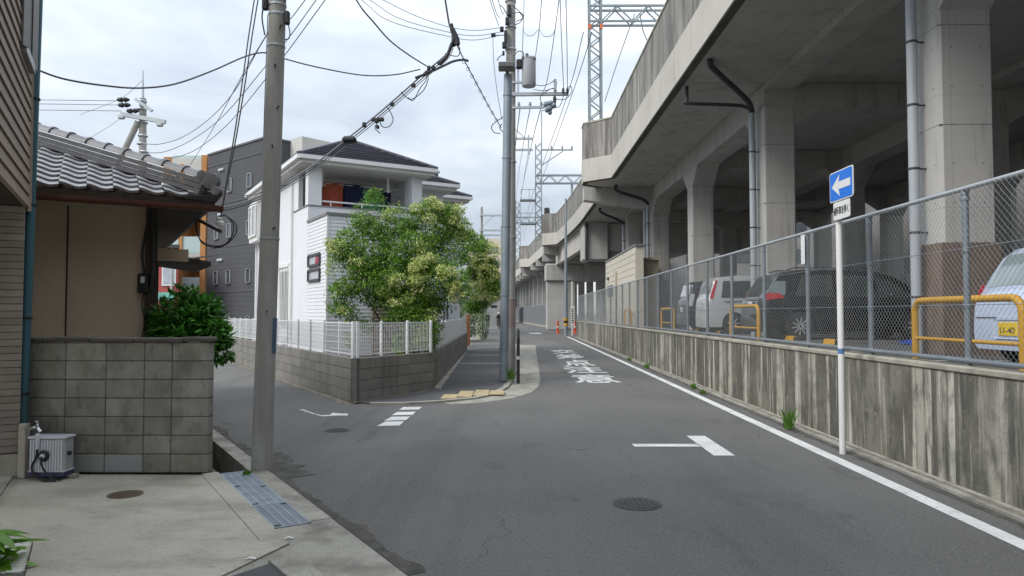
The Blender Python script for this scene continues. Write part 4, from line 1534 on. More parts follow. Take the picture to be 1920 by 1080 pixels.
lf = mesh_of(leaf_mesh(.24, .075), "leaf", leaf_plant, smooth=True)
pb_ = G(-36, 1075)
pl = thing("leafy_plant", (pb_.x, pb_.y, 0), "leafy green plant reaching in over the white tiled step", "plant")
k = MB()
tops = []
for i in range(4):
    a = i * 1.7
    tp_ = (pb_.x + .06 + .05 * math.cos(a), pb_.y + .05 * math.sin(a), .14 + .06 * i)
    k.tube([(pb_.x, pb_.y, 0), tp_], .007, 5)
    tops.append(tp_)
k.build("stem", bark, pl)
rl = random.Random(4)
for tp_ in tops:
    for j in range(9):
        a = j * 2 * PI / 9 + rl.uniform(-.3, .3)
        h = tp_[2] - .05 * rl.random() - (.03 * (j % 3))
        o = piece(lf, pl, (tp_[0], tp_[1], h), (rl.uniform(-.3, .3), rl.uniform(-.45, .2), a), (rl.uniform(.8, 1.15),) * 3)

# litter on the driveway
for px, py, rz_, lb in ((541, 1012, .3, "small white paper scrap by the kerb corner next to the drain grates"), (470, 1051, .2, "small white paper scrap on the kerb away from the drain grates")):
    q = G(px, py)
    k = MB().add([(-.035, -.012, .012), (.0, -.006, .02), (.035, -.01, .011), (.032, .012, .013), (0, .008, .024), (-.03, .012, .012)], [(0, 1, 4, 5), (1, 2, 3, 4)])
    o = k.build("paper_scrap", sign_white, local=True)
    o.location = (q.x, q.y, .0)
    o.rotation_euler = (0, 0, rz_)
    sl = o.modifiers.new("thick", 'SOLIDIFY')
    sl.thickness = .003
    tag(o, lb, "litter", "white paper scraps on the driveway")

# =================================================================== WHITE HOUSE
EH = Vector((-5.9, 19.0, 0))


def H(a, b, z):
    p = EH + V * a + U * b
    return Vector((p.x, p.y, z))


hs = thing("white_house", H(3, 3, 0), "white two-storey house with a balcony and dark hipped roofs at the street corner", "house")


def hprism(poly, z0, z1, name, mat, parent=None):
    return MB().prism([H(a, b, 0)[:2] for a, b in poly], z0, z1).build(name, mat, parent or hs)


def hbox(a0, a1, b0, b1, z0, z1, name, mat, parent=None):
    return hprism([(a0, b0), (a1, b0), (a1, b1), (a0, b1)], z0, z1, name, mat, parent)


ZB, ZE = 4.58, 5.72
hbox(.35, 3.75, .35, 7.6, 0, ZB - 1.0, "wall", white_stucco)             # ground floor
hbox(.35, 3.75, 1.95, 7.6, ZB - 1.0, ZE, "wall", white_stucco)            # upper rooms
hbox(.35, 3.75, .35, .50, ZB - 1.0, ZB, "balcony_wall", white_stucco)
hbox(.35, .50, .50, 1.95, ZB - 1.0, ZB, "balcony_wall", white_stucco)
hbox(3.60, 3.75, .50, 1.95, ZB - 1.0, ZB, "balcony_wall", white_stucco)
hbox(.35, .72, .35, .66, ZB, ZE, "balcony_post", white_stucco)
hbox(3.42, 3.75, .35, .66, ZB, ZE, "balcony_post", white_stucco)
hbox(.35, .48, 1.45, 1.95, ZB, ZE, "balcony_post", white_stucco)
hbox(3.55, 3.75, 1.2, 1.95, ZB, ZE, "balcony_post", white_stucco)
hbox(.33, 3.77, .33, .52, ZB, ZB + .035, "sill", grey_trim)
hbox(.33, .52, .52, 1.97, ZB, ZB + .035, "sill", grey_trim)
hbox(3.76, 5.35, 2.3, 7.6, 0, ZE, "wall", white_stucco)                 # second wing
hbox(5.36, 6.95, 4.3, 7.6, 0, ZE, "wall", white_stucco)                 # third wing


def siding(pa, pb, z0, z1, nrm, name="siding", pitch=.095):
    """lapped boards on a wall from pa to pb, as one folded sheet"""
    k = MB()
    z = z0
    P, F = [], []
    while z < z1 - .01:
        zt = min(z + pitch, z1)
        o = len(P)
        for p in (pa, pb):
            P += [(p.x + nrm.x * .0, p.y + nrm.y * .0, z), (p.x + nrm.x * .016, p.y + nrm.y * .016, z + .003), (p.x + nrm.x * .006, p.y + nrm.y * .006, zt)]
        F += [(o, o + 3, o + 4, o + 1), (o + 1, o + 4, o + 5, o + 2)]
        z = zt
    k.add(P, F)
    o = k.build(name, white_siding, hs)
    o["kind"] = "stuff"
    return o


SB = -1.55
hbox(.36, 3.35, SB + .01, .34, 0, 4.12, "extension_wall", white_siding)
siding(H(.352, SB, 0), H(.352, .345, 0), .2, 4.12, -V)
siding(H(.352, SB, 0), H(3.36, SB, 0), .2, 4.12, -U)
siding(H(3.36, SB, 0), H(3.36, .34, 0), .2, 4.12, V)
siding(H(3.77, 2.28, 0), H(5.36, 2.28, 0), .2, 3.0, -U)
siding(H(5.37, 4.28, 0), H(6.96, 4.28, 0), .2, 3.0, -U)
siding(H(5.362, 2.3, 0), H(5.362, 4.28, 0), .2, 3.0, V)
hprism([(.31, SB - .045), (3.40, SB - .045), (3.40, SB + .06), (.41, SB + .06), (.41, .34), (.31, .34)], 4.10, 4.17, "parapet_trim", grey_trim)
hbox(.37, 3.34, SB + .07, .34, 4.121, 4.14, "flat_roof", grey_trim)
hbox(.325, .375, SB - .03, SB + .02, .2, 4.10, "corner_trim", white_trim)
hbox(.30, .42, SB - .10, SB - .03, 3.30, 3.42, "porch_lamp", grey_trim)


def win(face, a0, a1, z0, z1, glass, name="window", mull=0, frame=frame_dark, off=.03, t=.035):
    """face: function (u, out, z) -> point"""
    k = MB()
    for u0, zz0, u1, zz1 in ((a0, z0, a1, z0), (a0, z1, a1, z1), (a0, z0, a0, z1), (a1, z0, a1, z1)):
        k.bar(face(u0, off, zz0), face(u1, off, zz1), t, .07)
    for i in range(mull):
        u = a0 + (a1 - a0) * (i + 1) / (mull + 1)
        k.bar(face(u, off, z0), face(u, off, z1), t * .8, .06)
    f = k.build(name, frame, hs)
    MB().add([face(a0, off - .01, z0), face(a1, off - .01, z0), face(a1, off - .01, z1), face(a0, off - .01, z1)], [(0, 1, 2, 3)]).build("pane", glass, f)
    return f


left = lambda b, o, z: H(.35 - o, b, z)
front = lambda b0: (lambda a, o, z: H(a, b0 - o, z))
w1 = win(left, -.98, .16, 2.88, 3.16, win_pale, t=.05)
MB().add([left(-.98, .024, 2.9), left(-.45, .024, 2.9), left(-.62, .024, 3.15), left(-.98, .024, 3.15)], [(0, 1, 2, 3)]).build("curtain", curtain_red, w1)
win(left, -.98, .16, 2.48, 2.76, win_pale, t=.05)
# tall slit windows in a white surround
k = MB()
for b0, b1, z0, z1 in ((2.25, 2.40, 1.1, 3.1), (3.68, 3.80, 1.1, 3.1), (2.25, 3.80, 3.02, 3.14)):
    k.prism([H(.31, b0, 0)[:2], H(.36, b0, 0)[:2], H(.36, b1, 0)[:2], H(.31, b1, 0)[:2]], z0, z1)
k.build("door_surround", white_trim, hs)
for b in (2.62, 3.0, 3.38):
    win(left, b - .075, b + .075, 1.2, 2.92, win_dark, t=.02, frame=white_trim)
# bay window upstairs
hbox(.05, .36, 5.9, 7.3, 4.1, 5.5, "bay_window", white_trim)
lb_ = lambda b, o, z: H(.05 - o, b, z)
win(lb_, 6.0, 6.6, 4.3, 5.35, win_pale, frame=white_trim)
win(lb_, 6.65, 7.2, 4.3, 5.35, win_pale, frame=white_trim)
# balcony door, rail, narrow windows by the gate
win(front(1.95), 1.55, 3.2, ZB - .95, 5.42, win_dark, mull=1, t=.07)
k = MB()
k.bar(H(.6, .42, ZB + .17), H(3.45, .42, ZB + .17), .05, .04)
for a in (1.0, 1.9, 2.8):
    k.bar(H(a, .42, ZB), H(a, .42, ZB + .17), .03, .03)
k.build("balcony_rail", white_paint, hs)
k = MB()
for a in (.9, 2.9):
    k.bar(H(a, .95, 5.72), H(a, .95, 5.25), .06, .06)
    k.bar(H(a - .1, .95, 5.3), H(a + .1, .95, 5.3), .03, .03)
k.build("laundry_bracket", white_trim, hs)
k = MB().tube([H(.75, .95, 5.36), H(3.4, .95, 5.36)], .016, 8)
k.tube([H(1.6, 1.15, 5.30), H(3.4, 1.15, 5.30)], .014, 8)
k.build("laundry_pole", steel_gal, hs)
for a in (4.55, 4.85):
    win(front(2.3), a - .07, a + .07, 1.3, 2.5, win_dark, t=.035)
for a in (6.1, 6.4):
    win(front(4.3), a - .07, a + .07, 1.2, 2.4, win_dark, t=.035)
win(front(4.3), 5.7, 6.6, 4.5, 5.4, win_pale, t=.04, mull=1, frame=frame_alu)
# downpipes
k = MB()
for a, b in ((.30, 2.05), (.30, 7.3), (3.80, 2.25)):
    k.tube([H(a, b, .3), H(a, b, 5.5)], .035, 8)
k.build("downpipe", white_trim, hs)
k = MB()
for b, z in ((4.9, 3.1), (5.2, 2.5), (6.2, 3.6)):
    p_ = H(.27, b, z)
    k.cbox(p_, (.12, .12, .14), .02)
k.build("wall_vent", grey_trim, hs)


def hiproof(a0, a1, b0, b1, ze, slope, ncourse):
    """hipped roof with fascia, gutter and stepped courses"""
    hprism([(a0 + .06, b0 + .06), (a1 - .06, b0 + .06), (a1 - .06, b1 - .06), (a0 + .06, b1 - .06)], ze - .20, ze - .02, "eave_box", white_trim)
    hprism([(a0 + .10, b0 + .10), (a1 - .10, b0 + .10), (a1 - .10, b1 - .10), (a0 + .10, b1 - .10)], ze - .225, ze - .2, "soffit", soffit_m)
    k = MB()
    loop = [(a0, b0), (a1, b0), (a1, b1), (a0, b1), (a0, b0)]
    for (pa, qa), (pb2, qb) in zip(loop[:-1], loop[1:]):
        k.bar(H(pa, qa, ze - .05), H(pb2, qb, ze - .05), .10, .11)
    k.build("gutter", white_paint, hs)
    w, d = a1 - a0, b1 - b0
    half = min(w, d) / 2
    for c in range(ncourse):
        i0, i1 = half * c / ncourse, half * (c + 1) / ncourse
        z0, z1 = ze + .055 + i0 * slope, ze + .010 + i1 * slope
        o0 = [(a0 - .03 + i0, b0 - .03 + i0), (a1 + .03 - i0, b0 - .03 + i0), (a1 + .03 - i0, b1 + .03 - i0), (a0 - .03 + i0, b1 + .03 - i0)]
        o1 = [(a0 + i1, b0 + i1), (a1 - i1, b0 + i1), (a1 - i1, b1 - i1), (a0 + i1, b1 - i1)]
        oi = [(a0 + .03 + i0, b0 + .03 + i0), (a1 - .03 - i0, b0 + .03 + i0), (a1 - .03 - i0, b1 - .03 - i0), (a0 + .03 + i0, b1 - .03 - i0)]
        P = [H(a, b, z0 - .03) for a, b in o0] + [H(a, b, z0) for a, b in o0] + [H(a, b, z1) for a, b in o1]
        F = []
        for i in range(4):
            j = (i + 1) % 4
            F += [(i, j, 4 + j, 4 + i), (4 + i, 4 + j, 8 + j, 8 + i), (12 + i, 12 + j, j, i)]
        P += [H(a, b, z0 - .05) for a, b in oi]
        MB().add(P, F).build("slate_course", slate, hs)
    # hip caps
    zr = ze + .03 + half * slope
    if w <= d:
        r0, r1 = (a0 + half, b0 + half), (a0 + half, b1 - half)
    else:
        r0, r1 = (a0 + half, b0 + half), (a1 - half, b0 + half)
    k = MB()
    for (ca, cb), rr in (((a0, b0), r0), ((a1, b0), r0 if w <= d else r1), ((a1, b1), r1), ((a0, b1), r1 if w <= d else r0)):
        k.bar(H(ca, cb, ze + .05), H(rr[0], rr[1], zr + .03), .16, .05)
    k.bar(H(*r0, zr + .04), H(*r1, zr + .04), .2, .07)
    k.lathe([(.13, zr), (.15, zr + .09), (.07, zr + .14)], H(*r0, 0), 8)
    k.build("ridge_cap", slate, hs)


hiproof(0.0, 4.08, 0.0, 7.7, 5.92, .50, 11)
hiproof(3.4, 5.75, 1.9, 7.7, 5.90, .45, 7)
hiproof(5.0, 7.25, 3.9, 7.7, 5.90, .45, 7)

# laundry on the balcony: each towel hangs on its own
for a0, a1, zb, m_, bb_, lb in ((.92, 1.50, 4.62, towel_or, .95, "terracotta towel hanging at the left of the balcony"),
                               (1.55, 2.13, 4.66, towel_nv, .95, "navy towel hanging next to the terracotta one on the balcony"),
                               (2.17, 2.72, 4.64, towel_gr, 1.15, "green patterned towel hanging on the balcony behind the tree top"),
                               (2.76, 3.06, 4.66, towel_nv, 1.15, "narrow navy towel hanging at the right end of the laundry pole")):
    k = MB()
    nx, nz_ = 12, 6
    P, F = [], []
    zt = 5.40 if bb_ < 1 else 5.33
    for s in (-1, 1):
        for j in range(nz_ + 1):
            for i in range(nx + 1):
                u, w_ = i / nx, j / nz_
                wv = (.012 + .02 * w_) * math.sin(u * 9 + s) + .008 * math.sin(u * 23)
                P.append(H(a0 + (a1 - a0) * u, bb_ + s * (.012 + .02 * w_) + wv, zt - (zt - zb + (.1 if s > 0 else 0)) * w_))
    N_ = (nx + 1) * (nz_ + 1)
    for s in range(2):
        for j in range(nz_):
            for i in range(nx):
                q = s * N_ + j * (nx + 1) + i
                F.append((q, q + 1, q + nx + 2, q + nx + 1) if s else (q + nx + 1, q + nx + 2, q + 1, q))
    for i in range(nx):
        F.append((i, i + 1, N_ + i + 1, N_ + i))
    k.add(P, F)
    o = k.build("towel", m_, smooth=True)
    tag(o, lb, "towel", "laundry on the balcony")

# slatted screen in front of the house
sc_ = thing("slatted_screen", H(2.2, SB - .35, .5), "brown horizontal slat screen behind the flowering tree", "screen")
for i in range(18):
    z = .62 + i * .093
    MB().add([H(1.45, SB - .36, z), H(3.0, SB - .36, z), H(3.0, SB - .34, z), H(1.45, SB - .34, z),
              H(1.45, SB - .36, z + .062), H(3.0, SB - .36, z + .062), H(3.0, SB - .34, z + .062), H(1.45, SB - .34, z + .062)],
             [(3, 2, 1, 0), (4, 5, 6, 7), (0, 1, 5, 4), (1, 2, 6, 5), (2, 3, 7, 6), (3, 0, 4, 7)]).build("slat", brown_slat, sc_)
for a in (1.47, 2.22, 2.98):
    MB().bar(H(a, SB - .31, .5), H(a, SB - .31, 2.3), .06, .05).build("post", brown_slat, sc_)

# outdoor unit of the air conditioner in the side passage
acp = H(-.12, 2.95, .55)
ac = thing("air_conditioner", (acp.x, acp.y, .5), "white air conditioner unit beside the house wall behind the white fence", "air conditioner")
for s, o_ in ((0, 0), (1, .55)):
    pass
k = MB()
T = lambda x, y, z: tuple(H(-.12 + x, 2.95 + y, .80 + z))
k.cbox((0, 0, 0), (.28, .78, .58), .02, T)
k.build("case", plas_white, ac)
k = MB()
for i in range(9):
    z = -.22 + i * .055
    k.bar(H(-.27, 2.75, .8 + z), H(-.27, 3.3, .8 + z), .012, .012)
k.build("grille", grey_trim, ac)

# perimeter block wall, yard, white mesh fence
C0, C1, C2 = Vector((-2.90, 12.68, 0)), Vector((-1.76, 14.80, 0)), Vector((-2.14, 30.2, 0))
LEN = 15.0
C3 = C0 + U * LEN
hw = thing("boundary_wall", (C0.x, C0.y + 4, 0), "low grey block wall around the white house's corner plot", "wall")
hf = thing("mesh_fence", (C0.x, C0.y + 4, .8), "white metal mesh fence on top of the grey block wall", "fence")
ydp = [C0 + (U * .2 + V * .1), C1 + Vector((-.16, .1, 0)), C2 + Vector((-.16, 0, 0)), C3 + V * .16]
tag(MB().prism([p_[:2] for p_ in ydp], .0, .52).build("yard_soil", soil), kind="structure")


def wall_run(p, q, ncol, rows=4, h=.2, th=.12, far=False):
    d = (q - p)
    L_ = d.length
    d.normalize()
    nrm = Vector((-d.y, d.x, 0))
    rz_ = math.atan2(d.y, d.x)
    cell = .4
    me = mesh_of(MB().cbox((0, 0, 0), (cell - .007, th, h - .007), .006), "block", block_house)
    n_ = int(L_ / cell)
    k = MB()
    k.prism([p[:2], q[:2], (q + nrm * (th - .03))[:2], (p + nrm * (th - .03))[:2]], 0, rows * h - .01)
    o_ = k.build("wall_core", mortar_dark, hw)
    rest = MB()
    for j in range(rows):
        for i in range(n_):
            c = p + d * ((i + .5) * cell) + nrm * (th / 2 - .02)
            c.z = (j + .5) * h
            if i < ncol:
                piece(me, hw, c, (0, 0, rz_))
            else:
                rest.box(c, (cell - .007, th, h - .007), rz_)
        if L_ - n_ * cell > .05:
            w = L_ - n_ * cell - .007
            c = p + d * (n_ * cell + w / 2) + nrm * (th / 2 - .02)
            c.z = (j + .5) * h
            rest.box(c, (w, th, h - .007), rz_)
    if rest.v:
        rest.build("block_course", block_house, hw)["kind"] = "stuff"
    return d, L_, nrm, rz_


def mesh_panels(p, d, L_, nrm, n, post=1.0):
    k_posts = int(L_ / post)
    st_ = L_ / k_posts
    pm = mesh_of(MB().b2(-.022, .022, -.022, .022, 0, .66), "fence_post", white_paint)
    k = MB()
    z = [.05, .12, .24, .36, .48, .56, .62]
    for zz in z:
        k.box((st_ / 2, 0, zz), (st_, .006, .006 if zz not in (.62, .05) else .02))
    m_ = int(st_ / .05)
    for i in range(m_ + 1):
        k.box((i * st_ / m_, .006, .335), (.0055, .0055, .57))
    me = mesh_of(k, "mesh_panel", white_paint)
    rz_ = math.atan2(d.y, d.x)
    for i in range(k_posts):
        a = p + d * (i * st_) + nrm * .05
        a.z = .805
        if i < n:
            piece(me, hf, a, (0, 0, rz_))
        piece(pm, hf, a, (0, 0, rz_))
    a = p + d * L_ + nrm * .05
    a.z = .805
    piece(pm, hf, a, (0, 0, rz_))


r1 = wall_run(C3, C0, 99)
mesh_panels(C3, *r1[:3], 99)
r2 = wall_run(C0, C1, 99)
mesh_panels(C0, *r2[:3], 99, .8)
r3 = wall_run(C1, C2, 38)
# the right-hand run carries a solid white panel fence
d, L_, nrm, rz_ = r3
for i in range(15):
    a = C1 + d * (i * 1.0 + .5) + nrm * .05
    a.z = 1.10
    MB().cbox(a, (.985, .03, .58), .004, None).build("panel", white_siding, hf)
    hf.children[-1].rotation_euler
for o in [c for c in hf.children if c.name.startswith("panel")]:
    o.rotation_euler = (0, 0, rz_)
pm = mesh_of(MB().b2(-.022, .022, -.022, .022, 0, .64), "fence_post", white_paint)
for i in range(16):
    a = C1 + d * (i * 1.0) + nrm * .05
    a.z = .8
    piece(pm, hf, a, (0, 0, rz_))

# dry dirt along the foot of the boundary wall
dirt(lambda t, w: (C0.x + U.x * t - V.x * (w + .03), C0.y + U.y * t - V.y * (w + .03)), -.1, 14.5, 0, .22, .0035, "wall_foot_dirt", dirt_pale, 5)
d12 = (C1 - C0).normalized()
dirt(lambda t, w: (C0.x + d12.x * t + d12.y * (w + .03), C0.y + d12.y * t - d12.x * (w + .03)), -.1, 2.4, 0, .12, .0335, "wall_foot_dirt", dirt_pale, 6)

# =================================================================== DARK APARTMENT BUILDING
AC = Vector((-15.0, 42.0, 0))
W1 = Vector((-.76, .65, 0))
W2_ = Vector((.65, .76, 0))
ab = thing("apartment_building", (AC.x - 3, AC.y + 6, 0), "dark charcoal four-storey apartment building with orange balconies behind the white house", "building")


def AB(u, o, z):
    p = AC + W1 * u - W2_ * o
    return Vector((p.x, p.y, z))


k = MB().prism([AB(0, 0, 0)[:2], AB(7.3, 0, 0)[:2], AB(7.3, -14, 0)[:2], AB(0, -14, 0)[:2]], 0, 12.1)
k.build("wall", dark_clad, ab)
k = MB()
for z in (3.0, 5.9, 8.7, 11.3):
    k.bar(AB(0, .01, z), AB(7.3, .01, z), .05, .05)
k.build("joint", dark_joint, ab)
k = MB()
for j in range(40):
    z = .3 + j * .295
    k.bar(AB(.01, .0, z), AB(7.29, .0, z), .006, .012)
k.build("cladding_groove", frame_dark, ab)["kind"] = "stuff"
MB().prism([AB(-.06, .06, 0)[:2], AB(7.36, .06, 0)[:2], AB(7.36, -14.1, 0)[:2], AB(-.06, -14.1, 0)[:2]], 12.1, 12.22).build("parapet_cap", dark_joint, ab)
for z in (9.35, 6.45, 3.5, .6):
    for u in (1.9, 4.35, 6.0):
        k = MB()
        for a0, z0, a1, z1 in ((u - .25, z, u + .25, z), (u - .25, z + .85, u + .25, z + .85), (u - .25, z, u - .25, z + .85), (u + .25, z, u + .25, z + .85)):
            k.bar(AB(a0, .04, z0), AB(a1, .04, z1), .09, .08)
        f = k.build("window", frame_alu, ab)
        MB().add([AB(u - .24, .02, z), AB(u + .24, .02, z), AB(u + .24, .02, z + .85), AB(u - .24, .02, z + .85)], [(0, 1, 2, 3)]).build("pane", win_sky, f)
    if z > 1:
        k = MB()
        for q in range(3):
            p_ = AB(5.2 + q * .22, .08, z + 1.55)
            k.cbox(p_, (.13, .13, .16), .03)
        k.build("vent_hood", plas_white, ab)
# pale penthouse slab to the right, over the white house roof
k = MB().prism([AB(.3, -1.6, 0)[:2], AB(-1.3, -1.6, 0)[:2], AB(-1.3, -6, 0)[:2], AB(.3, -6, 0)[:2]], 11.2, 12.3)
k.build("canopy", apt_white, ab)
# balcony wing
bl = AB(7.32, -.1, 0)


def AL(px, z, dy=0):
    Yp = bl.y + .3 + dy
    x = (px - 970) / FPX * Yp
    return (x, Yp, z)


for px0, px1 in ((374, 384), (333, 340)):
    a, b = AL(px0, 0), AL(px1, 0)
    MB().b2(a[0], b[0], a[1] - .2, a[1] + 2.2, 0, 12.2 if px0 > 350 else 11.6).build("orange_pier", ochre, ab)
a, b = AL(318, 0), AL(374, 0)
MB().b2(a[0], b[0] - .05, a[1] + 1.6, a[1] + 8, 0, 11.2).build("balcony_back_wall", ochre, ab)
for i in range(4):
    z = 2.62 + i * 2.72
    MB().b2(a[0], b[0] - .01, a[1] - .15, a[1] + 1.59, z, z + .28).build("balcony_slab", apt_white, ab)
    MB().b2(a[0], b[0] - .02, a[1] - .12, a[1] - .08, z + .3, z + 1.4).build("balcony_glass", frosted, ab)
    MB().b2(AL(352, 0)[0], b[0] - .1, a[1] + 1.52, a[1] + 1.58, z - 2.3, z - .15).build("balcony_window", win_sky, ab)
MB().b2(a[0], b[0] - .01, a[1] - .15, a[1] + 7, 11.2, 12.0).build("roof_parapet", apt_white, ab)
MB().b2(a[0] - .6, a[0] - .02, a[1] - .1, a[1] + 7, 9, 12.1).build("orange_pier", ochre, ab)

# red house further left
rp = Vector(AL(300, 0, -4))
rh = thing("red_house", (rp.x - 3, rp.y + 3, 0), "red rendered house with a white window beside the orange balconies", "house")
x1 = AL(331, 0, -4)[0]
xb1 = x1 * (rp.y + 6) / rp.y - .3
MB().prism([(x1 - 9, rp.y), (x1, rp.y), (xb1, rp.y + 6), (x1 - 9, rp.y + 6)], 0, 5.6).build("wall", red_wall, rh)
MB().prism([(x1 - 9.3, rp.y - .3), (x1 + .2, rp.y - .3), (xb1 + .1, rp.y + 6), (x1 - 9.3, rp.y + 6)], 5.6, 5.8).build("roof", frame_dark, rh)
wx = AL(301, 0, -4)[0]
MB().b2(wx, wx + .85, rp.y - .06, rp.y, 3.3, 5.0).build("window", white_trim, rh)
MB().b2(wx + .08, wx + .77, rp.y - .075, rp.y - .06, 3.4, 4.9).build("pane", win_pale, rh)
MB().tube([(x1 - .35, rp.y - .08, 0), (x1 - .35, rp.y - .08, 5.6)], .06, 6).build("downpipe", apt_white, rh)
ax = AL(288, 0, -4)[0]
MB().add([(ax, rp.y - .0, 2.9), (ax + 1.3, rp.y, 2.9), (ax + 1.5, rp.y - .9, 2.5), (ax - .1, rp.y - .9, 2.5), (ax, rp.y, 2.84), (ax + 1.3, rp.y, 2.84), (ax + 1.5, rp.y - .9, 2.42), (ax - .1, rp.y - .9, 2.42)],
         [(0, 3, 2, 1), (4, 5, 6, 7), (3, 7, 6, 2), (0, 4, 7, 3), (1, 2, 6, 5)]).build("awning", green_awn, rh)

# =================================================================== PLANTS
def leafy(name, blobs, n, size, mats, parent, seed, shell=.55, flat=.5, asp=.38, pick=None, up=.35):
    """leaf faces spread through ellipsoid clumps; blobs = (centre, (rx, ry, rz), weight, material index)"""
    r = random.Random(seed)
    k = MB()
    tot = sum(b[2] for b in blobs)
    for c, rad, w, mi in blobs:
        for _ in range(int(n * w / tot)):
            while True:
                q = Vector((r.uniform(-1, 1), r.uniform(-1, 1), r.uniform(-1, 1)))
                if .05 < q.length <= 1:
                    break
            ln = q.length
            rr = ln ** shell
            q = q / ln * rr * (1 + .16 * noise.noise(Vector(c) * 2 + q * 2.6))
            p_ = Vector((c[0] + q.x * rad[0], c[1] + q.y * rad[1], c[2] + q.z * rad[2]))
            s = size * r.uniform(.6, 1.3)
            d_ = (q * .8 + Vector((r.uniform(-1, 1), r.uniform(-1, 1), r.uniform(-1, .5)))).normalized()
            t_ = d_.cross(Vector((r.uniform(-.5, .5), r.uniform(-.5, .5), 1))).normalized()
            n_ = t_.cross(d_)
            a = p_
            b = p_ + d_ * s
            m1 = p_ + d_ * s * .5 + t_ * s * asp * .5 - n_ * s * .06
            m2 = p_ + d_ * s * .5 - t_ * s * asp * .5 - n_ * s * .06
            k.mat(mi if pick is None or r.random() < .72 else pick)
            k.add([a, m1, b, m2], [(0, 1, 2, 3)])
    return k.build(name, mats, parent)


def clumpy(blobs, seed, per=6, k=.46):
    """break round blobs into uneven smaller clumps"""
    r = random.Random(seed)
    out = []
    for c, rad, w, mi in blobs:
        for _ in range(per):
            while True:
                q = Vector((r.uniform(-1, 1), r.uniform(-1, 1), r.uniform(-1, 1)))
                if .35 < q.length < 1:
                    break
            s = k * r.uniform(.55, 1.25)
            out.append(((c[0] + q.x * rad[0] * .85, c[1] + q.y * rad[1] * .85, c[2] + q.z * rad[2] * .85),
                        (rad[0] * s * 1.15, rad[1] * s * 1.15, rad[2] * s * .8), w * s * s * r.uniform(.6, 1.3), mi))
    return out


def px_blob(px, py, rpx, Y, w=1.0, mi=0, ry=None, sq=1.0):
    c = A(px, py, Y)
    R = rpx / FPX * Y
    return (tuple(c), (R, (ry or R), R * sq), w * (rpx / 45.0) ** 2.2, mi)


tb = Vector((-2.35, 16.0, .52))
tr = thing("flowering_tree", tb, "bushy multi-stemmed tree with cream blossom in front of the white house", "tree")
blobs = [px_blob(*b) for b in (
    (650, 468, 38, 15.6), (668, 520, 45, 15.7), (640, 556, 30, 15.4), (700, 415, 46, 16.0), (748, 425, 46, 16.3), (705, 470, 44, 15.7),
    (700, 370, 18, 16.0), (752, 480, 52, 15.8), (808, 410, 44, 16.4), (846, 418, 38, 16.6), (862, 455, 36, 16.6), (815, 470, 48, 16.0),
    (700, 530, 42, 15.6), (752, 540, 48, 15.4), (810, 525, 46, 15.4), (846, 520, 34, 15.3), (858, 545, 22, 15.2), (765, 585, 34, 15.3),
    (795, 600, 30, 15.2), (805, 632, 26, 15.1), (735, 585, 26, 15.6), (655, 585, 20, 15.3), (632, 580, 16, 15.3), (760, 640, 22, 15.4),
    (686, 605, 18, 15.4), (655, 637, 14, 15.2), (780, 560, 40, 15.9), (830, 565, 30, 15.8))]
leafy("crown", clumpy(blobs, 3, 8, .42) + [(c, r, w * .35, m) for c, r, w, m in blobs], 50000, .08, [leaf_ash, leaf_ash_lt], tr, 11, pick=1)
bl2 = [px_blob(*b) for b in (
    (632, 460, 24, 15.3, 1.3), (625, 500, 18, 15.4, 1.2), (640, 540, 18, 15.3), (735, 405, 18, 15.8), (800, 390, 34, 16.0, 1.6), (840, 400, 30, 16.2, 1.4),
    (862, 430, 22, 16.3, 1.2), (780, 470, 24, 15.3), (800, 505, 36, 15.1, 1.5), (845, 515, 30, 15.0, 1.5), (855, 550, 22, 15.0, 1.5), (745, 520, 26, 15.1, 1.2),
    (730, 555, 24, 15.1), (790, 535, 28, 15.0, 1.2), (760, 565, 20, 15.0), (815, 590, 18, 15.0), (790, 630, 16, 15.0), (670, 500, 20, 15.3, .8), (640, 585, 14, 15.1))]
leafy("blossom", clumpy(bl2, 4, 7, .34), 9500, .055, [blossom_m, leaf_ash_lt], tr, 12, shell=.5, asp=.5, pick=1)
k = MB()
rt = random.Random(5)
for tx, tz, Yt in ((690, 430, 15.9), (735, 470, 15.8), (760, 430, 16.1), (800, 470, 16.0), (820, 450, 16.3), (790, 560, 15.5), (700, 530, 15.7), (660, 520, 15.6)):
    e_ = A(tx, tz, Yt)
    b0 = tb + Vector((rt.uniform(-.35, .35), rt.uniform(-.15, .15), -.1))
    mid = b0.lerp(e_, .5) + Vector((rt.uniform(-.1, .1), 0, .25))
    pts = catmull([b0, mid, e_], 5)
    k.tube(pts, [.03 * (1 - .75 * i / (len(pts) - 1)) for i in range(len(pts))], 6)
k.build("trunk", bark, tr, smooth=True)

t2b = Vector((-2.75, 29.5, .4))
t2 = thing("roadside_tree", t2b, "loose green tree with pale blossom between the flowering tree and the grey poles", "tree")
blobs = [px_blob(*b) for b in ((880, 470, 36, 31), (912, 490, 30, 31), (905, 530, 40, 31), (880, 520, 30, 31.5), (925, 545, 20, 30.5), (895, 560, 26, 31), (922, 500, 22, 31), (868, 440, 22, 31.5))]
leafy("crown", clumpy(blobs, 5), 16000, .13, [leaf_ash, leaf_ash_lt], t2, 21, pick=1)
bl2 = [px_blob(*b) for b in ((925, 470, 14, 30.5), (915, 515, 20, 30.4), (900, 490, 16, 30.4), (925, 550, 16, 30.3), (895, 545, 18, 30.4))]
leafy("blossom", bl2, 2500, .10, [blossom_m, leaf_ash_lt], t2, 22, shell=.4, asp=.6, pick=1)
MB().tube([t2b, t2b + Vector((.05, 0, 1.5)), A(900, 500, 31)], [.1, .08, .03], 7).build("trunk", bark, t2, smooth=True)

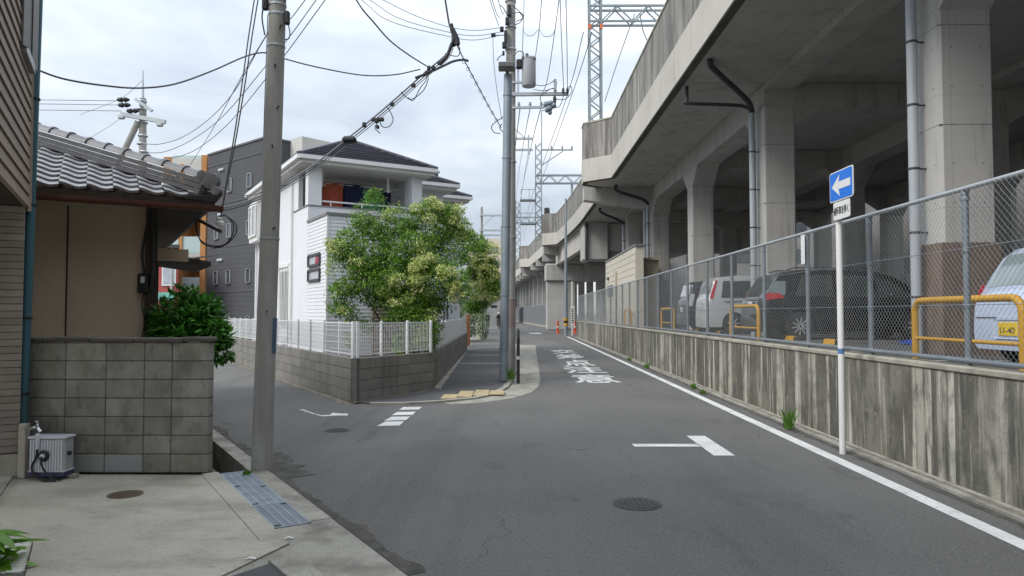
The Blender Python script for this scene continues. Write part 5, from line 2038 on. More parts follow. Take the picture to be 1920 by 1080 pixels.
hd_ = thing("green_hedge", (-3.2, 40, 0), "clipped green hedge above the cream gate wall down the street", "hedge")
leafy("foliage", [((-3.1, 40, 1.7), (1.0, 1.5, .7), 1, 0), ((-2.7, 41, 1.2), (.8, 1.5, .9), 1, 0), ((-2.1, 44, .9), (.35, 1.2, .9), .5, 0)], 5000, .12, [leaf_hedge], hd_, 31)

shb = Vector((-3.95, 8.75, 0))
sb_ = thing("glossy_shrub", shb, "round glossy green shrub leaning over the block wall beside the old house", "shrub")
blobs = [px_blob(*b) for b in ((340, 590, 40, 8.7), (385, 600, 34, 8.65), (322, 622, 30, 8.7), (370, 640, 40, 8.6), (402, 628, 24, 8.55), (350, 560, 24, 8.8),
                               (404, 655, 22, 8.45), (330, 650, 28, 8.7), (308, 598, 20, 8.8), (388, 577, 20, 8.7))]
leafy("crown", clumpy(blobs, 8, 5, .55) + [(c, r, w * .5, m) for c, r, w, m in blobs], 7000, .11, [leaf_shrub, leaf_ash], sb_, 41, shell=.4, asp=.42)
k = MB()
for q in ((330, 600), (370, 600), (395, 630), (350, 640)):
    k.tube([shb + Vector((.1, 0, 0)), A(*q, 8.7)], [.03, .012], 6)
k.build("trunk", bark, sb_)
q = G(442, 646)
yb = thing("small_bush", (q.x, q.y, 0), "small yellow-green bush at the foot of the dark building", "bush")
leafy("foliage", [((q.x, q.y, .5), (.7, .6, .5), 1, 0)], 500, .16, [leaf_ash_lt], yb, 51)


def weed(px, py, h, label, seed, grp="weeds along the retaining wall", z=0.02, w=.09):
    q_ = G(px, py, z)
    r = random.Random(seed)
    k = MB()
    for i in range(34):
        a = r.uniform(0, 2 * PI)
        lean = r.uniform(.1, .75)
        hh = h * r.uniform(.5, 1.0)
        bx_, by_ = q_.x + r.uniform(-w, w) * .6, q_.y + r.uniform(-w, w)
        tx, ty = bx_ + math.cos(a) * hh * lean, by_ + math.sin(a) * hh * lean
        ww = .009
        k.add([(bx_ - ww, by_, z), (bx_ + ww, by_, z), ((bx_ + tx) / 2 + ww * .8, (by_ + ty) / 2, z + hh * .6), (tx, ty, z + hh), ((bx_ + tx) / 2 - ww * .8, (by_ + ty) / 2, z + hh * .6)], [(0, 1, 2, 3, 4)])
    o = k.build("weed", weed_m)
    tag(o, label, "weed", grp)


weed(1478, 803, .34, "tall bright green weed at the wall foot, left of the sign post", 1)
weed(1318, 738, .10, "low weed tuft halfway along the foot of the retaining wall", 2)
weed(1300, 728, .12, "second low weed tuft further along the retaining wall", 3)
weed(1212, 690, .16, "dark weed tuft near the far end of the retaining wall", 4)
weed(1180, 676, .12, "weed tuft farthest along the retaining wall", 5)
weed(463, 889, .05, "tiny weed growing through the drain grate by the pole", 6, "weeds in the drain", .0, .05)
weed(958, 712, .35, "tuft of weeds at the foot of the two grey poles", 7, "weeds by the poles", .08, .1)

# =================================================================== UTILITY POLES
# near concrete pole on the left
pb_, ptop = A(490.5, 878, 7.36), A(523, -60, 7.36)
pb_.z = 0
pn = thing("utility_pole", pb_, "slim concrete utility pole with a blue sheet, standing by the roadside ditch", "utility pole")
n_ = 12
k = MB()
pts = [pb_ + (ptop - pb_) * (i / n_) for i in range(n_ + 4)]
k.tube(pts, [.105 - .021 * i / n_ for i in range(n_ + 4)], 20)
k.build("shaft", pole_conc, pn, smooth='auto')
ax_ = (ptop - pb_)


def onp(py):
    return pb_ + ax_ * ((878 - py) / 938.0)


def rp_(py):
    return .105 - .021 * (878 - py) / 938.0


k = MB()
for py in (453, 90, 30, 12):
    c = onp(py)
    r = rp_(py)
    k.lathe([(r, -.012), (r + .006, -.011), (r + .006, .011), (r, .012)], c, 20)
k.each("band", steel_gal, pn, smooth='auto')
k = MB()
for i, py in enumerate((60, 135, 212, 285, 437, 590)):
    c = onp(py)
    d_ = Vector((.62, -.78, .1)) if i % 2 == 0 else Vector((.3, -.95, .1))
    k.tube([c + d_ * .08, c + d_ * .15], .009, 6)
k.each("step_bolt", iron, pn)
k = MB()
c = onp(38)
k.cbox(c + Vector((.115, -.03, 0)), (.05, .06, .14), .01)
c = onp(5)
k.cbox(c + Vector((-.12, -.03, 0)), (.06, .06, .2), .01)
k.cbox(onp(-8) + Vector((.12, -.03, 0)), (.06, .06, .1), .01)
k.each("terminal_box", black_rub, pn)
k = MB()
c = onp(38)
k.tube(catmull([c + Vector((.13, -.04, -.07)), c + Vector((.15, -.04, -.16)), c + Vector((.14, -.04, -.22)), c + Vector((.10, -.05, -.24))], 6), .006, 5)
k.tube(catmull([c + Vector((-.09, -.09, .2)), c + Vector((-.13, -.08, .0)), c + Vector((-.10, -.08, -.2))], 6), .008, 5)
k.each("loose_cable", black_wire, pn)
# blue sheet wrapped round the pole
k = MB()
P, F = [], []
a0, a1 = math.radians(-35), math.radians(70)
for j, py in enumerate((600, 665)):
    c, r = onp(py), rp_(py) + .004
    for i in range(9):
        t = a0 + (a1 - a0) * i / 8
        P.append((c.x + r * math.cos(t), c.y + r * math.sin(t), c.z))
for i in range(8):
    F.append((i + 9, i + 10, i + 1, i))
k.add(P, F).build("blue_sheet", blue_sheet, pn, smooth=True)

# the pair by the sidewalk: steel pole and concrete pole with a transformer
s0, s1 = A(944.5, 719, 16.45), A(952.5, 140, 16.45)
s0.z = .07
ps = thing("steel_pole", s0, "grey steel pole with a square floodlight in front of the transformer pole", "pole")
MB().tube([s0, s1], [.103, .10], 18).build("shaft", pole_steel, ps, smooth='auto')
k = MB()
for py in (690, 660, 560, 430, 300, 180):
    f = (719 - py) / 579
    c = s0.lerp(s1, f)
    k.lathe([(.102, -.02), (.112, -.018), (.112, .018), (.102, .02)], c, 18)
k.each("band", pole_steel, ps, smooth='auto')
fl = A(950, 128, 16.2)
k = MB()
k.cbox((fl.x, fl.y - .02, fl.z + .03), (.38, .34, .13), .02)
lh = k.build("floodlight", M("floodlight_grey", (.20, .20, .19), .5), ps)
MB().cbox((fl.x, fl.y - .195, fl.z + .03), (.34, .012, .10), .004).build("lens", M("floodlight_lens", (.12, .12, .115), .2), lh)
MB().bar((fl.x, fl.y + .1, fl.z), (s1.x, s1.y, s1.z - .05), .06).build("bracket", iron, ps)

cb = Vector((-.195, 18.6, .07))
pc = thing("utility_pole", cb, "tall concrete utility pole carrying a grey transformer and crossarms", "utility pole")
ct = Vector((-.16, 18.6, 13.2))
pts = [cb.lerp(ct, i / 10) for i in range(11)]
k = MB().tube(pts, [.15 - .035 * i / 10 for i in range(11)], 18)
k.build("shaft", pole_conc, pc, smooth='auto')
k = MB()
for z in (2.0, 3.6, 5.6, 8.6, 9.2, 9.9):
    k.lathe([(.145, z - .02), (.15, z - .018), (.15, z + .018), (.145, z + .02)], (cb.x + .02, cb.y, 0), 18)
k.each("band", steel_gal, pc, smooth='auto')
# wrap sheets low on the pole
MB().lathe([(.151, 1.25), (.152, 1.26), (.152, 2.0), (.151, 2.01)], (cb.x, cb.y, 0), 18).build("sign_wrap", M("faded_pink_wrap", (.34, .26, .24), .7), pc)


def PZ(py, Y=18.6):
    return A(960, py, Y).z


# transformer
tx = A(991.5, 137, 18.5)
k = MB().lathe([(.17, -.36), (.185, -.34), (.185, .34), (.195, .35), (.195, .39), (.15, .42), (.06, .44)], tx, 22)
tr_o = k.build("transformer", plas_grey, pc, smooth='auto')
k = MB()
k.lathe([(.03, 0), (.05, .02), (.03, .05), (.05, .07), (.02, .12)], (tx.x + .12, tx.y - .1, tx.z + .3), 8)
k.lathe([(.03, 0), (.05, .02), (.03, .05), (.05, .07), (.02, .12)], (tx.x - .05, tx.y - .15, tx.z + .36), 8)
k.each("bushing", grey_wire, tr_o)
k = MB()
k.bar((cb.x, 18.5, tx.z + .15), (tx.x - .15, 18.5, tx.z + .15), .07, .05)
k.bar((cb.x, 18.5, tx.z - .25), (tx.x - .15, 18.5, tx.z - .25), .07, .05)
k.bar((tx.x - .28, 18.5, tx.z - .6), (tx.x - .28, 18.5, tx.z + .2), .05, .05)
k.each("hanger", steel_gal, pc)
MB().cbox((tx.x - .25, 18.45, tx.z + .22), (.16, .16, .24), .03).build("fuse_box", black_rub, pc)


def arm(py, px0, px1, Y, name="crossarm", th=.085):
    a, b = A(px0, py, Y), A(px1, py - 1, Y)
    o = MB().bar(a, b, th, th).build(name, steel_gal, pc)
    return a, b


def insul(p, s=1.0, col=plas_grey, par=None):
    k = MB().lathe([(.02 * s, 0), (.045 * s, .015 * s), (.025 * s, .04 * s), (.045 * s, .055 * s), (.025 * s, .08 * s), (.04 * s, .10 * s), (.012 * s, .13 * s)], p, 8)
    return k.build("insulator", col, par or pc, smooth='auto')


arm(177, 960, 1066, 18.5)
arm(202, 960, 1021, 18.5, th=.06)
for px, py in ((973, 200), (994, 200), (1015, 200)):
    insul(A(px, py, 18.5))
for px, py in ((1056, 174), (1064, 174)):
    insul(A(px, py, 18.4), 1.0, iron)
# cut-outs
for px, py, hh in ((1041, 160, .32), (1040, 190, .30)):
    c = A(px, py, 18.4)
    k = MB().lathe([(.035, -hh / 2), (.05, -hh / 2 + .03), (.03, -hh / 2 + .05), (.05, hh / 2 - .06), (.03, hh / 2 - .03), (.035, hh / 2)], c, 10)
    k.build("cutout", iron if py > 170 else plas_grey, pc, smooth='auto')
c = A(1029, 200, 18.3)
k = MB()
for dx, dz, r in ((-.06, .06, .09), (.05, .09, .08), (.12, .03, .08), (.0, -.06, .10), (.03, -.16, .06), (-.05, -.1, .06)):
    k.lathe([(r * .3, -r), (r * .9, -r * .5), (r, 0), (r * .9, r * .5), (r * .3, r)], (c.x + dx, c.y, c.z + dz), 8, 'y')
k.build("switch_gear", M("switch_grey", (.22, .27, .31), .5), pc, smooth='auto')
# clutter on the left of the pole
k = MB()
for px, py, w, h in ((941, 55, .10, .12), (948, 70, .08, .35), (955, 20, .1, .3), (946, 85, .12, .16), (925, 66, .12, .08), (951, 40, .1, .18), (944, 100, .06, .1)):
    k.cbox(A(px, py, 18.4), (w, .12, h), .015)
k.each("cable_terminal", black_rub, pc)
k = MB()
for pts in (((948, 66), (935, 66), (925, 68)), ((952, 30), (944, 15), (938, 10)), ((960, 10), (972, 20), (981, 30), (975, 42), (962, 48)), ((962, 25), (974, 24), (980, 34), (968, 40)),
            ((945, 100), (935, 108), (932, 114)), ((963, 105), (972, 96), (982, 100), (978, 112)), ((941, 232), (937, 240), (945, 250)), ((946, 218), (936, 224), (922, 236), (926, 248), (938, 250))):
    k.tube(catmull([A(px, py, 18.35) for px, py in pts], 5), .012, 5)
for pts in (((995, 120), (993, 145), (1008, 160), (1028, 158), (1040, 150)), ((1000, 168), (1020, 170), (1038, 165)), ((1015, 195), (1014, 180), (1030, 168), (1040, 166)),
            ((1042, 186), (1060, 186), (1072, 172), (1070, 162), (1063, 165)), ((1030, 204), (1048, 200), (1055, 185), (1057, 172))):
    k.tube(catmull([A(px, py, 18.35) for px, py in pts], 5), .010, 5)
k.each("jumper_cable", black_wire, pc)

# pole behind with two crossarms, only its arms show
p2 = thing("utility_pole", (-.42, 42, 0), "farther concrete pole with two short crossarms, half hidden behind the transformer pole", "utility pole")
MB().tube([(-.42, 42, 0), (-.42, 42, 13)], [.17, .11], 12).build("shaft", pole_conc, p2, smooth='auto')
k = MB()
for py in (260, 281):
    k.bar(A(952, py, 41.8), A(999, py, 41.8), .12)
k.bar(A(991, 253, 41.8), A(991, 290, 41.8), .09)
k.bar(A(963, 240, 41.8), A(985, 259, 41.8), .05)
k.each("crossarm", steel_gal, p2)

# frame pole by the trees
p3b = A(903, 590, 62)
p3 = thing("utility_pole", (p3b.x, 62, 0), "distant slim pole with three long crossarms above the roadside tree", "utility pole")
MB().tube([(p3b.x, 62, 0), (p3b.x, 62, A(903, 388, 62).z)], [.2, .1], 10).build("shaft", pole_conc, p3, smooth='auto')
k = MB()
for py in (404, 432, 441):
    k.bar(A(899, py, 61.8), A(942, py, 61.8), .14)
k.bar(A(940, 425, 61.8), A(940, 470, 61.8), .16)
k.bar(A(906, 424, 61.8), A(925, 405, 61.8), .05)
k.each("crossarm", steel_gal, p3)

# pole above the old roof
Yp = 24.0
b_ = A(268, 588, Yp)
p4 = thing("utility_pole", (b_.x, Yp, 0), "pale utility pole with a diagonal brace rising behind the old tiled roof", "utility pole")
tp_ = A(268, 185, Yp)
MB().tube([(b_.x, Yp, 0), tp_], [.17, .11], 14).build("shaft", pole_conc, p4, smooth='auto')
MB().tube([tp_, A(268, 132, Yp)], [.045, .02], 8).build("lightning_rod", steel_gal, p4)
MB().tube([A(259, 228, Yp - .1), A(150, 455, Yp - .1)], .10, 10).build("brace", pole_conc, p4, smooth='auto')
k = MB().bar(A(227, 214, Yp - .2), A(310, 229, Yp - .2), .13)
k.bar(A(254, 186, Yp - .2), A(285, 208, Yp - .2), .10)
k.each("crossarm", steel_gal, p4)
k = MB()
for px, py in ((231, 187), (233, 197), (249, 208)):
    c = A(px, py, Yp - .25)
    k.lathe([(.02, -.22), (.07, -.16), (.09, -.05), (.04, 0), (.09, .06), (.06, .16), (.02, .22)], c, 8, 'x')
k.each("strain_insulator", black_rub, p4, smooth='auto')
k = MB()
for px, py in ((228, 219), (300, 233)):
    k.cbox(A(px, py, Yp - .2), (.2, .15, .16), .03)
for px, py in ((266, 190), (266, 205), (268, 230), (268, 255), (270, 285), (266, 270)):
    k.lathe([(.15, -.03), (.165, 0), (.15, .03)], A(px, py, Yp), 10)
k.each("fitting", steel_gal, p4)

# slim steel pole with a black and yellow guard at the side street
sb0 = A(1061, 627, 50.0)
p5 = thing("steel_pole", (sb0.x, 50, 0), "slim grey steel pole with a black and yellow guard by the side street", "pole")
MB().tube([(sb0.x, 50, 0), (sb0.x + .02, 50, A(1061, 372, 50).z)], [.14, .07], 10).build("shaft", pole_steel, p5, smooth='auto')
k = MB()
for i in range(3):
    k.mat(i % 2)
    k.lathe([(.145, .75 + i * .18), (.15, .76 + i * .18), (.15, .92 + i * .18), (.145, .93 + i * .18)], (sb0.x, 50, 0), 10)
k.build("guard_band", [yellow, black_rub], p5)
nb = A(1073, 624, 51)
nbt = thing("notice_post", (nb.x, 51, 0), "tall white notice post at the far end of the retaining wall", "sign post")
MB().tube([(nb.x, 51, 0), (nb.x, 51, A(1073, 528, 51).z)], .05, 8).build("post", sign_white, nbt)
MB().cbox((nb.x + .02, 50.93, 1.45), (.26, .02, 1.4), .004).build("board", sign_white, nbt)
k = MB()
for i in range(7):
    k.box((nb.x + .02, 50.915, .95 + i * .16), (.14, .006, .09))
k.build("lettering", ink, nbt)["kind"] = "stuff"
for px, lb in ((1046, "orange guide post left of the slim pole at the side street"), (1078, "orange guide post right of the slim pole at the side street")):
    c = A(px, 615, 57)
    o = thing("guide_post", (c.x, 57, 0), lb, "guide post", "orange guide posts at the side street")
    MB().lathe([(.16, 0), (.16, .04), (.10, .1), (.08, 1.0), (.05, 1.03)], (c.x, 57, 0), 10).build("body", cone_orange, o, smooth='auto')
    MB().lathe([(.098, .5), (.10, .51), (.095, .6), (.094, .61)], (c.x, 57, 0), 10).build("reflective_band", sign_white, o)

# far fence beyond the side street
ff = thing("far_fence", (3, 100, 0), "far grey fence running on beyond the side street under the viaduct", "fence")
pa, pb2 = Vector((3.55, 80.5, 0)), Vector((-2.3, 170, 0))
d_ = (pb2 - pa)
for i in range(46):
    q = pa + d_ * (i / 45)
    MB().tube([q, q + Vector((0, 0, 2.7))], .04, 5).build("post", fence_steel, ff)
MB().tube([pa + Vector((0, 0, 2.7)), pb2 + Vector((0, 0, 2.7))], .04, 5).build("rail", fence_rail, ff)
k = MB()
q = 0.0
LL = d_.length
dn = d_.normalized()
while q < LL - 2.4:
    a = pa + dn * q
    k.tube([a + Vector((0, 0, .2)), a + dn * 2.4 + Vector((0, 0, 2.65))], .004, 3, False)
    k.tube([a + dn * 2.4 + Vector((0, 0, .2)), a + Vector((0, 0, 2.65))], .004, 3, False)
    q += .085
k.build("chain_link_mesh", mesh_wire, ff)["kind"] = "stuff"
MB().bar(pa + Vector((0, 0, .1)), pb2 + Vector((0, 0, .1)), .25, .2).build("base", conc_cop, ff)
sidef = thing("side_fence", (5.5, 80, 0), "grey fence turning into the side street under the viaduct", "fence")
for i in range(6):
    MB().tube([(3.6 + i * 1.2, 80.4, 0), (3.6 + i * 1.2, 80.4, 2.6)], .04, 5).build("post", fence_steel, sidef)
k = MB()
for i in range(60):
    k.tube([(3.6 + i * .1, 80.4, .2), (3.6 + i * .1, 80.4, 2.55)], .006, 3, False)
for i in range(24):
    k.tube([(3.6, 80.4, .2 + i * .1), (9.6, 80.4, .2 + i * .1)], .006, 3, False)
k.build("wire_mesh", mesh_wire, sidef)["kind"] = "stuff"

# shed under the viaduct
sx0 = 5.45
shd = thing("prefab_shed", (6, 38, .95), "cream prefabricated shed under the viaduct behind the chain-link fence", "shed")
MB().b2(sx0, 5.8, 32.6, 43.6, .95, 4.72).build("wall", cream, shd)
k = MB()
for i in range(12):
    k.b2(sx0 - .02, sx0, 32.6, 43.6, .96 + i * .31, 1.24 + i * .31)
k.build("siding_board", cream, shd)
MB().b2(sx0 - .05, 5.85, 32.5, 43.7, 4.72, 4.80).build("roof_edge", grey_trim, shd)
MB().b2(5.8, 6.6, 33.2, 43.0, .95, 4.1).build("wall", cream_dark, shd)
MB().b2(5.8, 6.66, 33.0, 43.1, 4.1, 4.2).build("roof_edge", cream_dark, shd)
MB().b2(sx0 - .06, sx0 - .02, 40.2, 42.6, 2.6, 3.25).build("window", grey_trim, shd)
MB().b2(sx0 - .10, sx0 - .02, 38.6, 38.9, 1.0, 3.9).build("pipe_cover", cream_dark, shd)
MB().b2(sx0 - .10, sx0 - .02, 42.0, 42.4, 3.6, 3.75).build("wall_lamp", black_rub, shd)

# =================================================================== SIGN POST
sp0 = G(1580, 851)
sg = thing("sign_post", (sp0.x, sp0.y, 0), "white sign post with a blue one-way arrow sign by the retaining wall", "sign post")
MB().tube([(sp0.x, sp0.y, 0), (sp0.x, sp0.y, 3.22)], .034, 16).build("post", sign_white, sg, smooth='auto')
MB().lathe([(.0345, 1.14), (.0355, 1.141), (.0355, 1.20), (.0345, 1.201)], (sp0.x, sp0.y, 0), 16).build("blue_band", blue_tape, sg)
yc_, zc_, xs_ = 8.02, 3.06, sp0.x - .05


def plate(y0, y1, z0, z1, x, t, rad, n=4):
    """rounded plate facing -X"""
    P = []
    for cy, cz, a0 in ((y1 - rad, z1 - rad, 0), (y0 + rad, z1 - rad, 90), (y0 + rad, z0 + rad, 180), (y1 - rad, z0 + rad, 270)):
        for i in range(n + 1):
            a = math.radians(a0 + 90 * i / n)
            P.append((cy + rad * math.cos(a), cz + rad * math.sin(a)))
    m = len(P)
    k = MB()
    k.add([(x, a, b) for a, b in P] + [(x + t, a, b) for a, b in P],
          [tuple(range(m - 1, -1, -1)), tuple(range(m, 2 * m))] + [(i, (i + 1) % m, m + (i + 1) % m, m + i) for i in range(m)])
    return k


hw_, hh_ = .285, .172
plate(yc_ - hw_, yc_ + hw_, zc_ - hh_, zc_ + hh_, xs_, .012, .03).build("sign_plate", sign_white, sg)
plate(yc_ - hw_ + .012, yc_ + hw_ - .012, zc_ - hh_ + .012, zc_ + hh_ - .012, xs_ - .002, .002, .024).build("sign_face", sign_blue, sg)
ar = [(.225, 0), (.02, .125), (.05, .043), (-.235, .043), (-.235, -.043), (.05, -.043), (.02, -.125)]
MB().add([(xs_ - .004, yc_ + a, zc_ + b) for a, b in ar], [(0, 1, 2, 5, 6), (2, 3, 4, 5)]).build("arrow", sign_white, sg)
z2 = 2.775
plate(yc_ - .20, yc_ + .20, z2 - .10, z2 + .10, xs_, .010, .02).build("supplementary_plate", sign_white, sg)
lettering("自転車を除く", "sign_lettering", lambda u, v: (xs_ - .003, yc_ + .18 - u * .36, z2 - .05 + v * .10), ink, sg, .02)
k = MB()
for z in (zc_ + .08, zc_ - .1, z2):
    k.cbox((sp0.x - .02, sp0.y, z), (.06, .085, .03), .004)
k.each("clamp", steel_gal, sg)

# =================================================================== CAR PARK BARRIERS, WHEEL STOPS
ubr = None
UX = 5.25


def ubar(y0, y1, h=.82, r=.042):
    rr = .16
    pts = [(0, y0, 0), (0, y0, h - rr)]
    for i in range(1, 7):
        a = PI - PI / 2 * i / 6
        pts.append((0, y0 + rr + rr * math.cos(a), h - rr + rr * math.sin(a)))
    for i in range(0, 7):
        a = PI / 2 - PI / 2 * i / 6
        pts.append((0, y1 - rr + rr * math.cos(a), h - rr + rr * math.sin(a)))
    pts.append((0, y1, 0))
    return MB().tube(pts, r, 12)


u_me = mesh_of(ubar(-1.0, 1.0), "hoop", yellow, smooth='auto')
r_me = mesh_of(MB().tube([(0, -1.0, .33), (0, 1.0, .33)], .024, 10), "crossbar", yellow, smooth='auto')
s_me = mesh_of(MB().lathe([(.07, 0), (.07, .012), (.045, .014)], (0, -1, 0), 12).lathe([(.07, 0), (.07, .012), (.045, .014)], (0, 1, 0), 12), "foot_plate", yellow)
for yy, lb in ((8.42, "yellow hoop barrier in front of the pale blue hatchback"), (16.5, "yellow hoop barrier behind the black car's tail"),
               (24.9, "yellow hoop barrier beyond the silver van"), (33.8, "yellow hoop barrier in front of the cream shed")):
    t = thing("hoop_barrier", (UX, yy, .95), lb, "barrier", "yellow hoop barriers in the parking lot")
    for me in (u_me, r_me, s_me):
        piece(me, t, (UX, yy, .95))
ws = mesh_of(MB().add([(-.07, -.28, 0), (.07, -.28, 0), (.07, .28, 0), (-.07, .28, 0), (-.045, -.27, .11), (.045, -.27, .11), (.045, .27, .11), (-.045, .27, .11)],
                      [(3, 2, 1, 0), (4, 5, 6, 7), (0, 1, 5, 4), (1, 2, 6, 5), (2, 3, 7, 6), (3, 0, 4, 7)]), "block", yellow)
we = mesh_of(MB().box((0, -.30, .05), (.13, .03, .1)).box((0, .30, .05), (.13, .03, .1)), "end_cap", black_rub)
for x, yy, lb in ((6.65, 17.3, "yellow wheel stop by the black car's rear wheel"), (6.65, 15.1, "yellow wheel stop in the empty bay beside the black car"),
                  (6.75, 8.3, "yellow wheel stop under the pale blue hatchback"), (6.4, 22.6, "yellow wheel stop under the silver van"), (6.4, 25.4, "yellow wheel stop under the dark van")):
    t = thing("wheel_stop", (x, yy, .953), lb, "wheel stop", "yellow wheel stops in the parking bays")
    piece(ws, t, (x, yy, .953))
    piece(we, t, (x, yy, .953))
tp = thing("folded_tarp", (8.6, 14.9, .95), "crumpled blue tarpaulin lying beside the black car", "tarpaulin")
k = MB()
P, F = [], []
for j in range(7):
    for i in range(15):
        x, y_ = 8.0 + i * .09, 14.7 + j * .07
        P.append((x, y_, .96 + .16 * math.sin(PI * (j + .2) / 6.6) * math.sin(PI * (i + .3) / 14.6) ** .5 + .05 * noise.noise(Vector((x * 5, y_ * 5, 0)))))
for j in range(6):
    for i in range(14):
        F.append((j * 15 + i, j * 15 + i + 1, j * 15 + i + 16, j * 15 + i + 15))
k.add(P, F).build("sheet", tarp, tp, smooth=True)


# =================================================================== CARS (rear at x=0, front at +x)
def lerp_pts(pts, x):
    for (xa, za), (xb, zb) in zip(pts[:-1], pts[1:]):
        if xa <= x <= xb:
            return za + (zb - za) * (x - xa) / max(1e-6, xb - xa)
    return pts[0][1] if x < pts[0][0] else pts[-1][1]


def car(name, label, loc, L_, W, top, wheels, wr, paint, belt, roofz, swin, rwin, lamps, plate_m, glass, text=None, plate_z=.8, spokes=7):
    t = thing(name, loc, label, "car")
    zb0 = .20
    hwid = W / 2
    st_ = sorted(set([round(i * L_ / 70, 4) for i in range(71)] + [x for x, _ in top] +
                     [w + wr * 1.12 * q for w in wheels for q in (-1, -.97, -.9, -.75, -.5, -.25, 0, .25, .5, .75, .9, .97, 1)] + [.01, .02, .03, .05]))
    st_ = [x for x in st_ if 0 <= x <= L_]

    def taper(x):
        u = abs(x / L_ * 2 - 1)
        return 1 - .10 * u ** 5

    def hy(x, z):
        tum = max(0, (z - belt) / (roofz - belt))
        low = max(0, (.42 - z) / .3)
        return hwid * taper(x) * (1 - .15 * tum ** 1.3) * (1 - .05 * low)

    def zb(x):
        z = zb0
        for w in wheels:
            R = wr * 1.12
            if abs(x - w) < R:
                z = max(z, wr + math.sqrt(max(0, R * R - (x - w) ** 2)))
        return z

    k = MB()
    rings = []
    for x in st_:
        zt = lerp_pts(top, x)
        z0 = min(zb(x), zt - .16)
        R = []
        cr_ = .02
        h1 = hy(x, z0)
        R.append((x, 0, z0))
        R.append((x, h1 * .9, z0))
        R.append((x, h1, z0 + .03))
        zs = zt - .09
        for q in (.2, .4, .6, .8, 1.0):
            z = z0 + .03 + (zs - z0 - .03) * q
            R.append((x, hy(x, z), z))
        h2 = hy(x, zt - .09)
        R += [(x, h2 - .022, zt - .035), (x, h2 - .08, zt - .006), (x, h2 * .5, zt + cr_ * .7), (x, 0, zt + cr_)]
        full = R + [(a, -b, c) for a, b, c in R[-2:0:-1]]
        rings.append(full)
    m = len(rings[0])
    for r in rings:
        k.v += r
    for i in range(len(rings) - 1):
        for j in range(m):
            a, b = i * m + j, i * m + (j + 1) % m
            k.f.append((a, b, b + m, a + m))
            k.mi.append(0)
    k.f.append(tuple(range(m - 1, -1, -1)))
    k.f.append(tuple((len(rings) - 1) * m + j for j in range(m)))
    k.mi += [0, 0]

    def sub(kb, nm, mt, smooth='auto', parent=None):
        o = kb.build(nm, mt, None, smooth=smooth, local=True)
        o.parent = parent or t
        return o

    body = sub(k, "body", paint)

    def side_patch(quad, off, sgn, nx=8, nz=3):
        """quad: (x00, z00), (x10, z10), (x11, z11), (x01, z01) on the flank"""
        kk = MB()
        P = []
        for j in range(nz + 1):
            for i in range(nx + 1):
                u, v = i / nx, j / nz
                x = (quad[0][0] * (1 - u) + quad[1][0] * u) * (1 - v) + (quad[3][0] * (1 - u) + quad[2][0] * u) * v
                z = (quad[0][1] * (1 - u) + quad[1][1] * u) * (1 - v) + (quad[3][1] * (1 - u) + quad[2][1] * u) * v
                P.append((x, sgn * (hy(x, z) + off), z))
        F = []
        for j in range(nz):
            for i in range(nx):
                q = j * (nx + 1) + i
                f = (q, q + 1, q + nx + 2, q + nx + 1)
                F.append(f if sgn < 0 else f[::-1])
        return kk.add(P, F)

    def top_patch(xa, xb, va, vb, off, n=6):
        kk = MB()
        P = []
        for i in range(n + 1):
            x = xa + (xb - xa) * i / n
            z = lerp_pts(top, x)
            dz = (lerp_pts(top, x + .01) - lerp_pts(top, x - .01)) / .02
            nl = math.sqrt(1 + dz * dz)
            ox, oz = -dz / nl * off, off / nl
            for j in range(9):
                v = va + (vb - va) * j / 8
                h2 = hy(x, z - .09) - .05
                P.append((x + ox, v * h2, z + .02 * (1 - abs(v)) + oz))
        F = []
        for i in range(n):
            for j in range(8):
                q = i * 9 + j
                F.append((q, q + 9, q + 10, q + 1))
        return kk.add(P, F)

    for q in swin:
        for sgn in (-1, 1):
            sub(side_patch(q, .006, sgn), "side_window", glass)
    sub(top_patch(*rwin[0], -.88, .88, .006), "rear_window", glass)
    sub(top_patch(*rwin[1], -.90, .90, .006), "windscreen", glass)
    for q, mt in lamps:
        for sgn in (-1, 1):
            sub(side_patch(q, .010, sgn, 5, 2), "tail_lamp", mt)
    # wheels
    for w in wheels:
        for sgn in (-1, 1):
            yo = sgn * (hwid * taper(w) - .11)
            kk = MB().lathe([(wr * .62, -.10), (wr * .95, -.10), (wr, -.07), (wr, .07), (wr * .95, .10), (wr * .66, .105), (wr * .62, .06)], (w, yo, wr), 28, 'y')
            wo = sub(kk, "wheel", tyre_m)
            kk = MB()
            yf = yo + sgn * .085
            kk.lathe([(wr * .60, -.01), (wr * .66, -.006), (wr * .66, .012), (wr * .60, .014)], (w, yf, wr), 28, 'y')
            for s in range(spokes):
                a = 2 * PI * s / spokes + .2
                kk.bar((w + .03 * math.cos(a), yf, wr + .03 * math.sin(a)), (w + wr * .62 * math.cos(a), yf, wr + wr * .62 * math.sin(a)), .03, .05, up=(0, 1, 0))
            kk.lathe([(.05, -.012), (.055, 0), (.05, .014)], (w, yf, wr), 12, 'y')
            sub(kk, "rim", rim_m, parent=wo)
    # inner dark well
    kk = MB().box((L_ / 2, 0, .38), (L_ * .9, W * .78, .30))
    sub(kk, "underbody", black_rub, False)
    xr = -.012
    kk = MB().cbox((xr, 0, plate_z), (.02, .33, .165), .006)
    pl_o = sub(kk, "number_plate", plate_m, False)
    if text:
        vs_, fs_ = text_mb(text, .01)
        kk = MB()
        kk.add([(xr - .0115, .13 - x * .26, plate_z - .055 + y_ * .08) for x, y_ in vs_], fs_)
        sub(kk, "plate_lettering", ink, False, pl_o)["kind"] = "stuff"
    kk = MB()
    kk.bar((-.008, -.2, plate_z + .13), (-.008, .2, plate_z + .13), .03, .035)
    sub(kk, "plate_trim", chrome if paint is car_black else paint, False)
